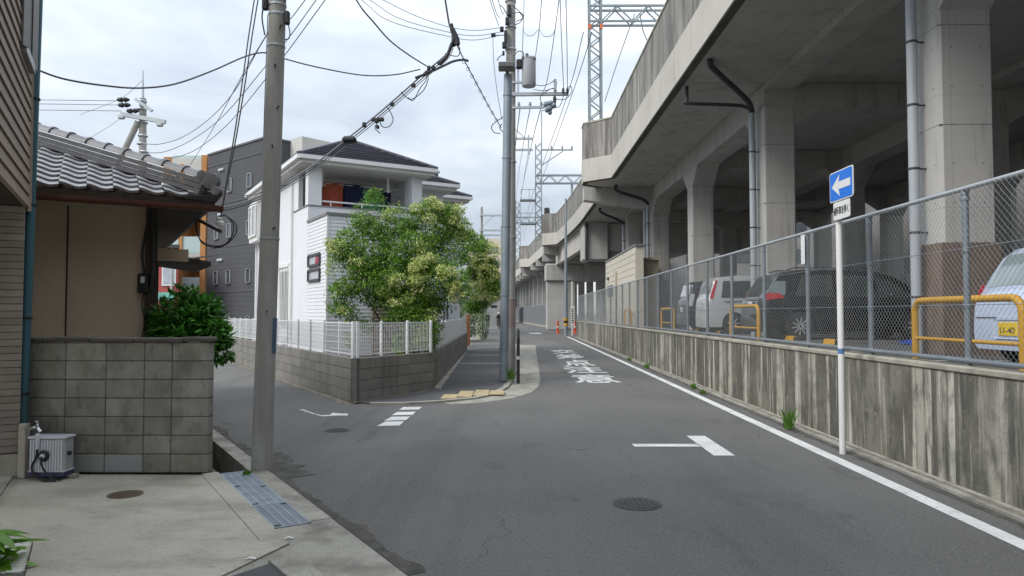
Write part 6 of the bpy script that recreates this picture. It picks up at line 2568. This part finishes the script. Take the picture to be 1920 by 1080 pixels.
    for sgn in (-1, 1):
        kk = MB().cbox((L_ * .64, sgn * (hwid + .07), belt + .07), (.10, .17, .13), .03)
        sub(kk, "mirror", paint, 'auto')
    kk = MB()
    for sgn in (-1, 1):
        for x in (L_ * .36, L_ * .56):
            y_ = hy(x, .8)
            kk.bar((x, sgn * (hy(x, .42) + .002), .42), (x, sgn * (hy(x, belt) + .002), belt), .008, .006)
        kk.cbox((L_ * .40, sgn * (hy(L_ * .4, .92) + .012), .92), (.16, .025, .03), .008)
        kk.cbox((L_ * .60, sgn * (hy(L_ * .6, .92) + .012), .92), (.16, .025, .03), .008)
    sub(kk, "door_handle", black_rub if paint is not car_blue else paint, False)
    return t, sub, top_patch, hy


# black people carrier seen from its near side
topB = [(0, .62), (.02, .92), (.06, 1.05), (.16, 1.18), (.42, 1.60), (.62, 1.70), (1.2, 1.745), (2.2, 1.74), (2.9, 1.68), (3.3, 1.55), (3.95, 1.10), (4.3, 1.00), (4.65, .86), (4.78, .70), (4.82, .5)]
t, sub, tpch, hy = car("black_people_carrier", "black people carrier parked side-on with alloy wheels and a red tail lamp", (5.98, 18.25, .95), 4.82, 1.8, topB, (.92, 3.75), .345, car_black, 1.02, 1.74,
          [((.78, 1.08), (1.75, 1.06), (1.72, 1.60), (1.0, 1.60)), ((1.82, 1.06), (2.75, 1.05), (2.68, 1.56), (1.80, 1.60)), ((2.82, 1.05), (3.7, 1.04), (3.15, 1.45), (2.76, 1.55))],
          ((.19, .42), (3.32, 3.92)), [(((.06, .98), (.55, 1.04), (.42, 1.16), (.14, 1.16)), lamp_red), (((.13, 1.17), (.56, 1.10), (.60, 1.45), (.36, 1.45)), car_glass_lt)], plate_white, car_glass, "54-20", .88, 10)
k = MB().bar((.02, -.55, 1.02), (.02, .55, 1.02), .03, .05)
sub(k, "tailgate_trim", chrome, False)
k = MB()
for sgn in (-1, 1):
    k.tube([(.7, sgn * .62, 1.73), (.9, sgn * .64, 1.79), (2.6, sgn * .63, 1.78), (2.8, sgn * .62, 1.72)], .018, 6)
sub(k, "roof_rail", black_rub)

# silver boxy van
topS = [(0, .58), (.01, .95), (.04, 1.15), (.10, 1.25), (.22, 1.70), (.40, 1.80), (.9, 1.86), (2.6, 1.86), (3.2, 1.80), (3.5, 1.68), (4.1, 1.12), (4.45, .98), (4.62, .75), (4.66, .5)]
t, sub, tpch, hy = car("silver_van", "silver box-shaped van parked next to the dark van behind the fence", (6.0, 23.2, .95), 4.66, 1.70, topS, (.80, 3.7), .32, car_silver, 1.12, 1.85,
          [((.42, 1.15), (1.75, 1.15), (1.75, 1.68), (.50, 1.68)), ((1.82, 1.15), (2.75, 1.15), (2.75, 1.68), (1.82, 1.68)), ((2.82, 1.15), (3.85, 1.14), (3.35, 1.60), (2.82, 1.68))],
          ((.105, .225), (3.55, 4.05)), [(((.06, 1.12), (.17, 1.12), (.33, 1.70), (.25, 1.70)), lamp_red)], plate_white, car_glass, "30-12", .85)
k = MB()
for sgn in (-1, 1):
    y_ = hy(2, 1.0) + .004
    k.bar((.5, sgn * y_, 1.03), (2.6, sgn * y_, 1.03), .012, .02)
sub(k, "slide_rail", black_rub, False)
# dark navy van beyond it
t, sub, tpch, hy = car("navy_van", "dark navy box-shaped van parked beyond the silver van behind the fence", (6.0, 25.95, .95), 4.4, 1.70, [(x * .945, z + (.0 if z < 1.5 else -.02)) for x, z in topS], (.78, 3.5), .31, car_navy, 1.10, 1.83,
          [((.42, 1.15), (1.65, 1.15), (1.65, 1.66), (.50, 1.66)), ((1.72, 1.15), (2.6, 1.15), (2.6, 1.66), (1.72, 1.66)), ((2.66, 1.15), (3.6, 1.14), (3.15, 1.58), (2.66, 1.66))],
          ((.10, .21), (3.35, 3.85)), [(((.05, .92), (.20, .92), (.28, 1.35), (.12, 1.35)), lamp_clear)], plate_white, win_pale, "71-05", .80)
# pale blue hatchback, its tail to the fence
topK = [(0, .55), (.015, .80), (.05, .90), (.10, .95), (.38, 1.40), (.50, 1.49), (.9, 1.535), (1.9, 1.52), (2.3, 1.42), (2.85, 1.0), (3.2, .88), (3.36, .70), (3.39, .5)]
t, sub, tpch, hy = car("pale_blue_hatchback", "pale blue small hatchback with a yellow number plate, tail towards the fence", (6.0, 8.72, .95), 3.39, 1.475, topK, (.60, 2.75), .28, car_blue, .95, 1.52,
          [((.55, .99), (1.35, .98), (1.35, 1.40), (.72, 1.40)), ((1.42, .98), (2.55, .97), (2.15, 1.34), (1.42, 1.40))],
          ((.12, .38), (2.32, 2.82)), [(((.02, .74), (.12, .74), (.22, 1.02), (.12, 1.02)), lamp_red)], plate_yellow, car_glass_lt, "11-40", .46)
sub(tpch(.42, .475, -.30, .30, .012, 3), "brake_lamp", lamp_red)
k = MB().lathe([(.035, -.006), (.048, -.008), (.048, .004), (.035, .002)], (.02, 0, .83), 16, 'x')
k.bar((.012, -.03, .84), (.012, .03, .82), .01, .012)
sub(k, "badge", chrome)
k = MB().bar((.005, -.62, .60), (.005, .62, .60), .02, .014)
sub(k, "bumper_line", frame_dark, False)
k = MB().cbox((-.004, 0, .46), (.012, .52, .24), .02)
sub(k, "plate_recess", car_blue, False)
k = MB().tube([(.13, -.05, .97), (.20, .1, 1.08), (.27, .28, 1.17)], .012, 6)
sub(k, "rear_wiper", black_rub)

# =================================================================== GUARD RAIL, POSTS, GATE DOWN THE STREET
gq = G(969, 717, 0)
gr = thing("guard_rail", (.0, 17.5, 0), "black hoop guard rail with white reflectors on the kerb beside the grey poles", "guard rail")
k = MB()
pts = [(.02, 16.3, 0), (.02, 16.3, 1.05), (.02, 16.42, 1.18), (.02, 18.9, 1.18), (.02, 19.02, 1.05), (.02, 19.02, 0)]
k.tube(pts, .038, 10)
k.tube([(.02, 16.3, .5), (.02, 19.02, .5)], .025, 8)
for yy in (16.95, 17.6, 18.3):
    k.tube([(.02, yy, .5), (.02, yy, 1.18)], .015, 6)
k.build("hoop", black_rub, gr, smooth='auto')
k = MB()
for z in (.55, .72, .92):
    k.lathe([(.039, z), (.041, z + .01), (.041, z + .07), (.039, z + .08)], (.02, 19.02, 0), 10)
    k.lathe([(.039, z), (.041, z + .01), (.041, z + .07), (.039, z + .08)], (.02, 16.3, 0), 10) if z < .6 else None
k.each("reflector", sign_white, gr)
tpq = G(878, 648, .05)
tpo = thing("timber_post", (tpq.x, tpq.y, 0), "brown timber gatepost at the end of the white panel fence", "post")
MB().cbox((tpq.x, tpq.y, .80), (.16, .16, 1.5), .01).build("post", timber, tpo)
MB().cbox((tpq.x - .2, tpq.y - .05, 1.0), (.16, .2, .35), .02).build("letterbox", black_rub, tpo)
MB().cbox((tpq.x - .22, tpq.y - .05, .35), (.2, .2, .25), .02).build("planter", old_wood, tpo)
gw = thing("gate_wall", (-3.0, 44, 0), "cream garden wall with a white gate beyond the timber post", "wall")
a_, b_ = A(895, 600, 44), A(903, 600, 44)
MB().b2(-3.3, A(903, 600, 44).x, 44, 44.25, 0, 1.75).build("wall", cream, gw)
k = MB()
xg0, xg1 = A(868, 600, 42.5).x, A(892, 600, 42.5).x
for i in range(9):
    x = xg0 + (xg1 - xg0) * i / 8
    k.b2(x - .02, x + .02, 42.48, 42.52, .1, 1.45)
for z in (.12, 1.45):
    k.b2(xg0, xg1, 42.47, 42.53, z - .03, z + .03)
k.build("gate", white_paint, gw)
MB().b2(xg0, xg1, 42.6, 42.66, .1, 1.4).build("gate_panel", cream, gw)

# houses at the end of the street
fh = thing("far_house", (-6, 110, 0), "pale grey house front closing the far end of the street", "house")
MB().b2(-12, -1.5, 118, 126, 0, 6).build("wall", far_wall_m, fh)
MB().b2(-12.4, -1.2, 117.6, 126, 6, 6.4).build("roof", slate, fh)
MB().b2(-4.4, -3.4, 117.94, 117.99, 1, 3).build("door", win_dark, fh)
MB().b2(-7.5, -6, 117.94, 117.99, 3.6, 5).build("window", win_sky, fh)
fh2 = thing("far_apartment", (-5, 150, 0), "distant cream apartment block seen between the tree and the grey poles", "building")
MB().b2(-10.5, -3.2, 150, 160, 0, 17.5).build("wall", far_cream, fh2)
for i in range(5):
    MB().b2(-9.5, -4, 149.9, 149.98, 2 + i * 3.1, 3.4 + i * 3.1).build("window", win_sky, fh2)
fg = thing("far_garden_wall", (-3.5, 100, 0), "grey garden wall behind the walking person at the end of the street", "wall")
MB().b2(-6, -2.4, 100, 100.3, 0, 2.4).build("wall", far_wall_m, fg)
ftr = thing("far_tree", (-4.2, 70, 0), "dark green tree far down the street behind the person", "tree")
leafy("crown", [((-4.4, 70, 3.4), (1.6, 1.6, 1.3), 1, 0), ((-3.2, 68, 3.2), (1.2, 1.2, 1.0), .7, 0), ((-4.6, 66, 2.0), (.9, 1, 1.0), .5, 0)], 5000, .2, [leaf_hedge], ftr, 61)
MB().tube([(-4.2, 70, 0), (-4.2, 70, 3)], [.14, .06], 6).build("trunk", bark, ftr)


# =================================================================== PEOPLE (far down the street)
def figure(joints, edges, radii, name, mat, parent):
    me = bpy.data.meshes.new(name)
    me.from_pydata([joints[j] for j in joints], [(list(joints).index(a), list(joints).index(b)) for a, b in edges], [])
    o = bpy.data.objects.new(name, me)
    COL.objects.link(o)
    sm = o.modifiers.new("skin", 'SKIN')
    for i, j in enumerate(joints):
        r = radii[j]
        me.skin_vertices[0].data[i].radius = (r, r)
    me.skin_vertices[0].data[0].use_root = True
    ss = o.modifiers.new("sub", 'SUBSURF')
    ss.levels = ss.render_levels = 1
    me.materials.append(mat)
    dg = bpy.context.evaluated_depsgraph_get()
    nm = bpy.data.meshes.new_from_object(o.evaluated_get(dg))
    nm.name = name
    bpy.data.objects.remove(o)
    o = bpy.data.objects.new(name, nm)
    nm.polygons.foreach_set("use_smooth", [True] * len(nm.polygons))
    COL.objects.link(o)
    o.parent = parent
    return o


def ensure_skin(me):
    pass


def person(loc, label, sitting=False, helmet=False):
    t = thing("person", loc, label, "person")
    if not sitting:
        J = dict(pelvis=(0, 0, .92), chest=(0, .02, 1.28), neck=(0, .0, 1.46), head=(0, -.03, 1.60), crown=(0, -.02, 1.70),
                 sl=(-.17, .02, 1.40), el=(-.23, .06, 1.13), wl=(-.22, -.06, .90), hl=(-.21, -.10, .82),
                 sr=(.17, .02, 1.40), er=(.23, .0, 1.13), wr=(.20, -.12, .93), hr=(.18, -.17, .86),
                 pl=(-.09, 0, .86), kl=(-.10, -.10, .48), al=(-.10, .02, .09), fl=(-.11, -.12, .04),
                 pr=(.09, 0, .86), kr=(.10, .0, .48), ar=(.10, .16, .12), fr=(.11, .04, .04))
    else:
        J = dict(pelvis=(0, .1, .95), chest=(0, -.02, 1.28), neck=(0, -.08, 1.44), head=(0, -.12, 1.57), crown=(0, -.11, 1.68),
                 sl=(-.17, -.03, 1.38), el=(-.25, -.15, 1.17), wl=(-.24, -.36, 1.05), hl=(-.23, -.43, 1.03),
                 sr=(.17, -.03, 1.38), er=(.25, -.15, 1.17), wr=(.24, -.36, 1.05), hr=(.23, -.43, 1.03),
                 pl=(-.09, .08, .90), kl=(-.13, -.27, .72), al=(-.13, -.14, .32), fl=(-.13, -.28, .27),
                 pr=(.09, .08, .90), kr=(.13, -.24, .58), ar=(.13, -.06, .16), fr=(.13, -.2, .10))
    E = [("pelvis", "chest"), ("chest", "neck"), ("neck", "head"), ("head", "crown"), ("chest", "sl"), ("sl", "el"), ("el", "wl"), ("wl", "hl"),
         ("chest", "sr"), ("sr", "er"), ("er", "wr"), ("wr", "hr"), ("pelvis", "pl"), ("pl", "kl"), ("kl", "al"), ("al", "fl"),
         ("pelvis", "pr"), ("pr", "kr"), ("kr", "ar"), ("ar", "fr")]
    Rd = dict(pelvis=.14, chest=.155, neck=.055, head=.095, crown=.075, sl=.07, el=.05, wl=.04, hl=.04, sr=.07, er=.05, wr=.04, hr=.04,
              pl=.095, kl=.065, al=.045, fl=.04, pr=.095, kr=.065, ar=.045, fr=.04)
    o = figure(J, E, Rd, "body", cloth_dark, t)
    hx, hy_, hz = J["head"]
    k = MB().lathe([(.02, -.12), (.07, -.10), (.092, -.03), (.096, .02), (.08, .09), (.02, .118)], (hx, hy_ - .012, hz + .02), 12)
    hd2 = k.build("head", skin_m, None, smooth=True, local=True)
    hd2.parent = t
    k = MB().lathe([(.10, -.02), (.112, .02), (.10, .085), (.05, .13), (.01, .14)], (hx, hy_ + .012, hz + .03), 12)
    h2 = k.build("helmet" if helmet else "hair", sign_white if helmet else hair_m, None, smooth=True, local=True)
    h2.parent = t
    if not sitting:
        k = MB().cbox((hx, hy_ - .095, hz - .02), (.11, .03, .08), .01)
        m_ = k.build("face_mask", sign_white, None, local=True)
        m_.parent = t
    k = MB()
    for s in "lr":
        w, h_ = Vector(J["h" + s]), Vector(J["w" + s])
        d2 = (w - h_).normalized()
        k.cbox(w + d2 * .03, (.035, .07, .08), .012)
        for f in range(4):
            k.tube([w + d2 * .06 + Vector((0, -.028 + f * .018, 0)), w + d2 * (.13 - .01 * abs(f - 1.5)) + Vector((0, -.03 + f * .018, -.012))], .008, 5)
        k.tube([w + d2 * .02 + Vector((0, -.035, 0)), w + d2 * .07 + Vector((0, -.06, 0))], .009, 5)
    hnd = k.build("hand", skin_m, None, local=True)
    hnd.parent = t
    return t


pp = A(914.5, 610, 80)
person((pp.x, 80, 0), "person in dark clothes with a white face mask walking towards the camera")
cp = A(935, 612, 74)
cy = person((cp.x, 74, 0), "person in dark clothes and a white helmet riding a bicycle behind the grey poles", True, True)
bc = thing("bicycle", (cp.x, 74, 0), "dark bicycle ridden by the person with the white helmet", "bicycle")
for y_, nm in ((-.55, "wheel"), (.50, "wheel")):
    k = MB()
    pts = [(cp.x, 74 + y_ + .32 * math.cos(a), .34 + .32 * math.sin(a)) for a in [2 * PI * i / 20 for i in range(21)]]
    k.tube(pts, .022, 6, False)
    for i in range(10):
        a = PI * i / 10
        k.tube([(cp.x, 74 + y_ + .31 * math.cos(a), .34 + .31 * math.sin(a)), (cp.x, 74 + y_ - .31 * math.cos(a), .34 - .31 * math.sin(a))], .003, 3, False)
    k.build("wheel", tyre_m, bc)
k = MB()
for a, b in (((0, .5, .34), (0, .02, .30)), ((0, .02, .30), (0, .14, .88)), ((0, .14, .80), (0, .5, .34)), ((0, .02, .30), (0, -.42, .80)), ((0, -.55, .34), (0, -.42, .95)), ((0, .12, .75), (0, -.42, .82)),
             ((-.24, -.42, 1.03), (.24, -.42, 1.03)), ((0, -.42, .95), (0, -.42, 1.03))):
    k.tube([(cp.x + a[0], 74 + a[1], a[2]), (cp.x + b[0], 74 + b[1], b[2])], .02, 6)
k.cbox((cp.x, 74.14, .90), (.14, .24, .05), .02)
k.build("frame", black_rub, bc)
k = MB()
for i in range(8):
    z = .85 + i * .03
k.cbox((cp.x, 74 - .62, .93), (.34, .26, .24), .02)
k.build("basket", iron, bc)

# =================================================================== OVERHEAD CABLES
def run_on(P, at_start=True, at_end=False):
    """carry a cable on past the last measured point"""
    if at_start:
        P = [P[0] + (P[0] - P[1]).normalized() * 4] + P
    if at_end:
        P = P + [P[-1] + (P[-1] - P[-2]).normalized() * 4]
    return P


def cable(label, pts, r=.009, mat=black_wire, group=None, n=7, straight=False, name="overhead_cable"):
    P = run_on([A(*p) for p in pts], pts[0][1] < 0, pts[-1][1] < 0)
    k = MB().tube(P if straight or len(P) < 3 else catmull(P, n), r, 4, False)
    o = k.build(name, mat)
    o["label"] = label
    o["category"] = "cable"
    if group:
        o["group"] = group
    return o


cable("black cable sagging from the brown building past the near pole to the cable joint", [(57, 126, 7.2), (120, 148, 7.6), (200, 161, 8.2), (265, 165, 8.8), (330, 157, 9.4), (400, 132, 10), (460, 106, 10.6), (498, 99, 11), (540, 112, 11.4), (600, 127, 12), (680, 141, 12.8), (740, 140, 13.2), (788, 130, 13.5)], .011)
cb_ = thing("cable_bundle", A(655, 258, 13.5), "thick twisted cable bundle running down past the white house's roof", "cable")
for off, r, m_ in ((0, .016, grey_wire), (5, .010, black_wire), (9, .008, grey_wire)):
    P = [A(px + off * .3, py + off, Y) for px, py, Y in ((833, -10, 13), (841, 40, 13.2), (848, 70, 13.3), (838, 100, 13.4), (800, 133, 13.5), (760, 169, 13.5), (720, 204, 13.5), (690, 229, 13.4), (655, 257, 13.3), (610, 293, 13), (560, 328, 12.6), (500, 362, 12), (440, 385, 11.5), (380, 393, 11))]
    MB().tube(catmull(run_on(P), 5), r, 6).build("strand", m_, cb_)
k = MB()
for px, py in ((824, 118), (812, 127), (800, 137), (775, 160), (735, 195), (700, 224)):
    k.lathe([(.035, -.02), (.05, 0), (.035, .02)], A(px, py, 13.45), 8, 'y')
k.each("clip", black_rub, cb_)
k = MB().tube(catmull([A(*p) for p in ((846, 45, 13.2), (851, 70, 13.2), (846, 85, 13.2), (838, 105, 13.2), (826, 118, 13.2))], 6), .034, 8)
k.tube(catmull([A(*p) for p in ((848, 55, 13.2), (856, 72, 13.2), (858, 84, 13.2))], 5), .05, 8)
k.each("splice_sleeve", black_rub, cb_)
k = MB()
for pts in (((835, 100), (850, 105), (860, 104), (862, 92), (858, 82)), ((800, 140), (803, 148), (795, 168), (780, 182), (768, 186), (757, 178), (752, 172)), ((798, 138), (799, 150), (788, 165), (775, 188), (765, 183)),
            ((725, 200), (732, 210), (737, 225), (730, 237), (718, 238), (712, 228)), ((712, 222), (706, 232), (703, 240), (708, 246), (713, 250))):
    k.tube(catmull([A(px, py, 13.3) for px, py in pts], 6), .009, 5)
k.each("slack_loop", black_wire, cb_)
k = MB()
for px, py, w, h in ((714, 224, .12, .07), (706, 226, .08, .09), (683, 234, .07, .09), (708, 238, .06, .07), (804, 128, .06, .09), (850, 84, .09, .06)):
    k.cbox(A(px, py, 13.25), (w, .08, h), .015)
k.each("closure", black_rub, cb_)
k = MB().tube(catmull([A(*p) for p in ((779, 146, 13.4), (800, 138, 13.5), (830, 124, 14), (850, 115, 14.4), (868, 112, 14.7), (877, 114, 14.9))], 6), .026, 8)
k.build("conduit_arm", iron, cb_, smooth=True)
k = MB().cbox(A(655, 262, 13.2), (.26, .16, .12), .04)
k.build("junction_sleeve", black_rub, cb_)
cable("cable with hanging rings running down from the splice to the transformer pole", [(850, 70, 13.3), (868, 108, 14.5), (890, 150, 15.6), (915, 197, 17), (940, 240, 18.4)], .013, grey_wire)
hr = thing("cable_rings", A(905, 175, 16.5), "row of small wire rings under the cable that runs to the transformer pole", "cable ring")
for i in range(9):
    k = MB()
    f = i / 9
    c = A(870 + 68 * f, 112 + 124 * f, 14.6 + 3.7 * f)
    pts = [(c.x + .035 * math.cos(a), c.y, c.z - .04 + .04 * math.sin(a)) for a in [2 * PI * q / 10 for q in range(11)]]
    k.tube(pts, .006, 4, False)
    k.build("ring", grey_wire, hr)
cable("black cable dropping from the upper left to the tangled cable joint", [(664, -6, 10), (680, 18, 10.5), (700, 41, 11), (730, 75, 11.8), (765, 102, 12.7), (800, 124, 13.4)], .012)
for lb, off in (("uppermost of three thin wires sagging to the transformer pole", 0), ("middle of three thin wires sagging to the transformer pole", 1), ("lowest of three thin wires sagging to the transformer pole", 2)):
    x0 = (716, 694, 680)[off]
    ys_ = ((0, 28, 50, 57, 52), (0, 35, 60, 67, 60), (0, 40, 68, 75, 66))[off]
    cable(lb, [(x0 - 10, -6, 14), (x0 + 60 - off * 4, ys_[1], 15.5), (840, ys_[2], 17), (890, ys_[3], 18), (938, ys_[4], 18.5)], .008, grey_wire, "wires sagging to the transformer pole")
W3 = "wires passing behind the near pole"
for i, (lb, pts) in enumerate((
        ("highest of the curved wires between the braced pole and the near pole", [(275, 270, 23.8), (300, 270, 23), (340, 258, 22), (390, 225, 20.5), (440, 170, 19), (503, 62, 17), (540, 40, 16.5), (577, -6, 15.5)]),
        ("middle of the curved wires between the braced pole and the near pole", [(275, 287, 23.8), (310, 284, 23), (360, 262, 21.7), (420, 216, 20), (503, 118, 17.5), (545, 66, 16.5), (597, -6, 15)]),
        ("lowest of the curved wires between the braced pole and the near pole", [(282, 298, 23.8), (320, 297, 23), (370, 279, 21.5), (430, 230, 20), (503, 142, 17.5), (533, 105, 16.7), (614, -6, 14.5)]),
        ("straight wire rising steeply from the orange balconies to the near pole", [(345, 328, 40), (400, 240, 32), (455, 140, 25), (506, 55, 18)]))):
    cable(lb, pts, .012 if i < 3 else .014, grey_wire, W3)
sd_ = thing("service_drop", A(412, 405, 9.0), "pair of black wires dropping to the insulator at the tiled house's corner", "cable")
for off in (0, 7):
    MB().tube(catmull(run_on([A(*p) for p in ((478 + off, -8, 10), (466 + off * .9, 70, 9.8), (455 + off * .8, 150, 9.6), (440 + off * .6, 250, 9.3), (428 + off * .4, 320, 9.15), (414, 405, 9.0))]), 5), .0095, 5).build("strand", black_wire, sd_)
k = MB().lathe([(.02, -.05), (.05, -.04), (.055, 0), (.04, .02), (.05, .05), (.02, .06)], A(412, 417, 9.0), 12)
k.build("insulator", sign_white, sd_, smooth='auto')
MB().bar(A(372, 412, 9.3), A(414, 434, 9.0), .035, .04).build("bracket", iron, sd_)
k = MB()
for q in (0, 5):
    k.tube(catmull([A(*p) for p in ((366, 410, 9.3), (369 + q * .4, 435, 9.2), (378, 452 + q * .5, 9.1), (400, 461 + q * .5, 9), (422, 458 + q * .3, 9), (436 + q, 440, 9), (437 + q, 420, 9), (424, 405, 9), (416, 403, 9))], 6), .008, 5)
k.each("slack_loop", black_wire, sd_)
cable("thin wire running straight down just left of the near pole", [(502, 28, 8.5), (500, 90, 8.6), (496, 200, 8.8), (492, 330, 9)], .006, grey_wire)
cable("black cable between the tiled house's porch and the white house", [(318, 489, 11), (370, 483, 13), (420, 475, 15), (455, 466, 19), (472, 462, 22)], .016)
cable("thin black wire from the ridge end to the white house's eave", [(376, 339, 9), (420, 352, 12), (470, 366, 18), (545, 344, 19)], .010)
for i, (ya, yb_, lb) in enumerate(((187, 189, "upper of three faint wires leaving the braced pole to the left"), (194, 197, "middle of three faint wires leaving the braced pole to the left"), (206, 208, "lower of three faint wires leaving the braced pole to the left"))):
    cable(lb, [(-40, ya - 1, 24), (228, yb_, 23.8)], .011, grey_wire, "faint wires leaving the braced pole")
for i, (pts, lb) in enumerate((([(140, 275, 30), (200, 240, 27), (228, 220, 24)], "faint wire slanting down left from the braced pole's crossarm"),
                               ([(268, 150, 24), (225, 185, 26), (150, 215, 30)], "faint wire slanting down left from the braced pole's tip"))):
    cable(lb, pts, .009, grey_wire)
R3 = "power wires running along the street above the transformer"
for i, (pts, lb) in enumerate((
        ([(983, -6, 17.5), (981, 55, 18), (979, 112, 18.4)], "power wire straight above the transformer's left edge"),
        ([(1016, -6, 16), (1011, 55, 17.3), (1003, 112, 18.4)], "power wire straight above the transformer's right edge"),
        ([(1049, -6, 15), (1040, 60, 16.8), (1026, 150, 18.4), (1012, 185, 18.6)], "power wire slanting down to the short crossarm"),
        ([(1050, -6, 15.5), (1053, 80, 17.2), (1057, 170, 18.4)], "left of the two power wires meeting the long crossarm's end"),
        ([(1061, -6, 15.5), (1063, 80, 17.2), (1064, 170, 18.4)], "right of the two power wires meeting the long crossarm's end"),
        ([(1094, 60, 19), (1060, 190, 26), (1000, 360, 50), (975, 450, 90)], "long faint power wire running away down the street, left one"),
        ([(1110, 60, 19), (1075, 170, 25), (1012, 350, 50), (980, 450, 90)], "long faint power wire running away down the street, right one"),
        ([(975, 203, 18.5), (966, 280, 30), (960, 350, 50)], "wire running away from the short crossarm behind the poles"),
        ([(994, 203, 18.5), (984, 255, 30), (972, 330, 55), (966, 390, 80)], "wire running away from the middle of the short crossarm"),
        ([(1014, 203, 18.5), (997, 270, 30), (978, 360, 60), (969, 420, 90)], "wire running away from the end of the short crossarm"),
        ([(990, 288, 41.8), (980, 350, 60), (968, 420, 90)], "faint wire leaving the half-hidden pole's crossarm"))):
    cable(lb, pts, .009 if i < 5 else .012, grey_wire, R3)
cable("thin jumper wire looping between the power wires above the transformer", [(979, 54, 18), (988, 66, 17.8), (1000, 66, 17.6), (1010, 56, 17.4), (1020, 68, 17.2), (1035, 66, 17), (1041, 54, 16.8)], .008, grey_wire)
cable("wire from the near lattice mast's beam down to its foot on the left", [(1190, 26, 34.5), (1160, 110, 34.5), (1134, 190, 34.5)], .02, grey_wire)
cable("wire from the near lattice mast's beam down behind the parapet", [(1200, 26, 34.5), (1205, 55, 34.5), (1216, 82, 34.5)], .025, grey_wire)
for i in range(3):
    cable(("upper", "middle", "lower")[i] + " stay wire between the second lattice mast and the slim steel pole", [(1010, 350 + i * 14, 65), (1040, 400 + i * 10, 60), (1060, 425 + i * 8, 50)], .012, grey_wire, "stay wires by the second mast")
cable("wire hanging from the pole's left terminal down to the cable joint on the transformer pole", [(924, 70, 18.3), (926, 120, 18.3), (932, 170, 18.3), (941, 225, 18.35)], .008, grey_wire)
for i, x in enumerate((917, 921, 932)):
    cable(("left", "middle", "right")[i] + " of three wires entering the transformer pole from the top of the picture", [(x, -6, 15), (x + 10, 25, 17), (x + 18 - i * 2, 48 - i * 14, 18.4)], .009, grey_wire, "wires entering the transformer pole")

# =================================================================== DRY LEAVES AND GRIT ALONG THE EDGES
rg = random.Random(77)
k = MB()


def scrap(x, y, z, s):
    a = rg.uniform(0, 2 * PI)
    c, n = math.cos(a) * s, math.sin(a) * s
    h = rg.uniform(.002, .5) * s
    k.add([(x - c, y - n, z + .002), (x + n * .45, y - c * .45, z + h), (x + c, y + n, z + .003), (x - n * .45, y + c * .45, z + h * .6)], [(0, 1, 2, 3)])


for _ in range(150):
    y = 3 + 30 * rg.random() ** 1.5
    scrap(3.84 - abs(rg.gauss(0, .06)), y, .006, rg.uniform(.008, .022))
for _ in range(60):
    q = D(rg.uniform(-3, 3.5), .46 + abs(rg.gauss(0, .08)))
    scrap(q[0], q[1], .006, rg.uniform(.007, .018))
for _ in range(90):
    t = rg.uniform(0, 9)
    w = .05 + abs(rg.gauss(0, .09))
    scrap(C0.x + U.x * t - V.x * w, C0.y + U.y * t - V.y * w, .006, rg.uniform(.01, .025))
for _ in range(40):
    scrap(rg.uniform(-4.6, -3.0), 7.08 - abs(rg.gauss(0, .05)), .002, rg.uniform(.006, .016))
for _ in range(25):
    scrap(rg.uniform(-3.5, 3.3), rg.uniform(4.6, 12), .004, rg.uniform(.006, .014))
tag(k.build("dry_leaves", dry_leaf), kind="stuff")
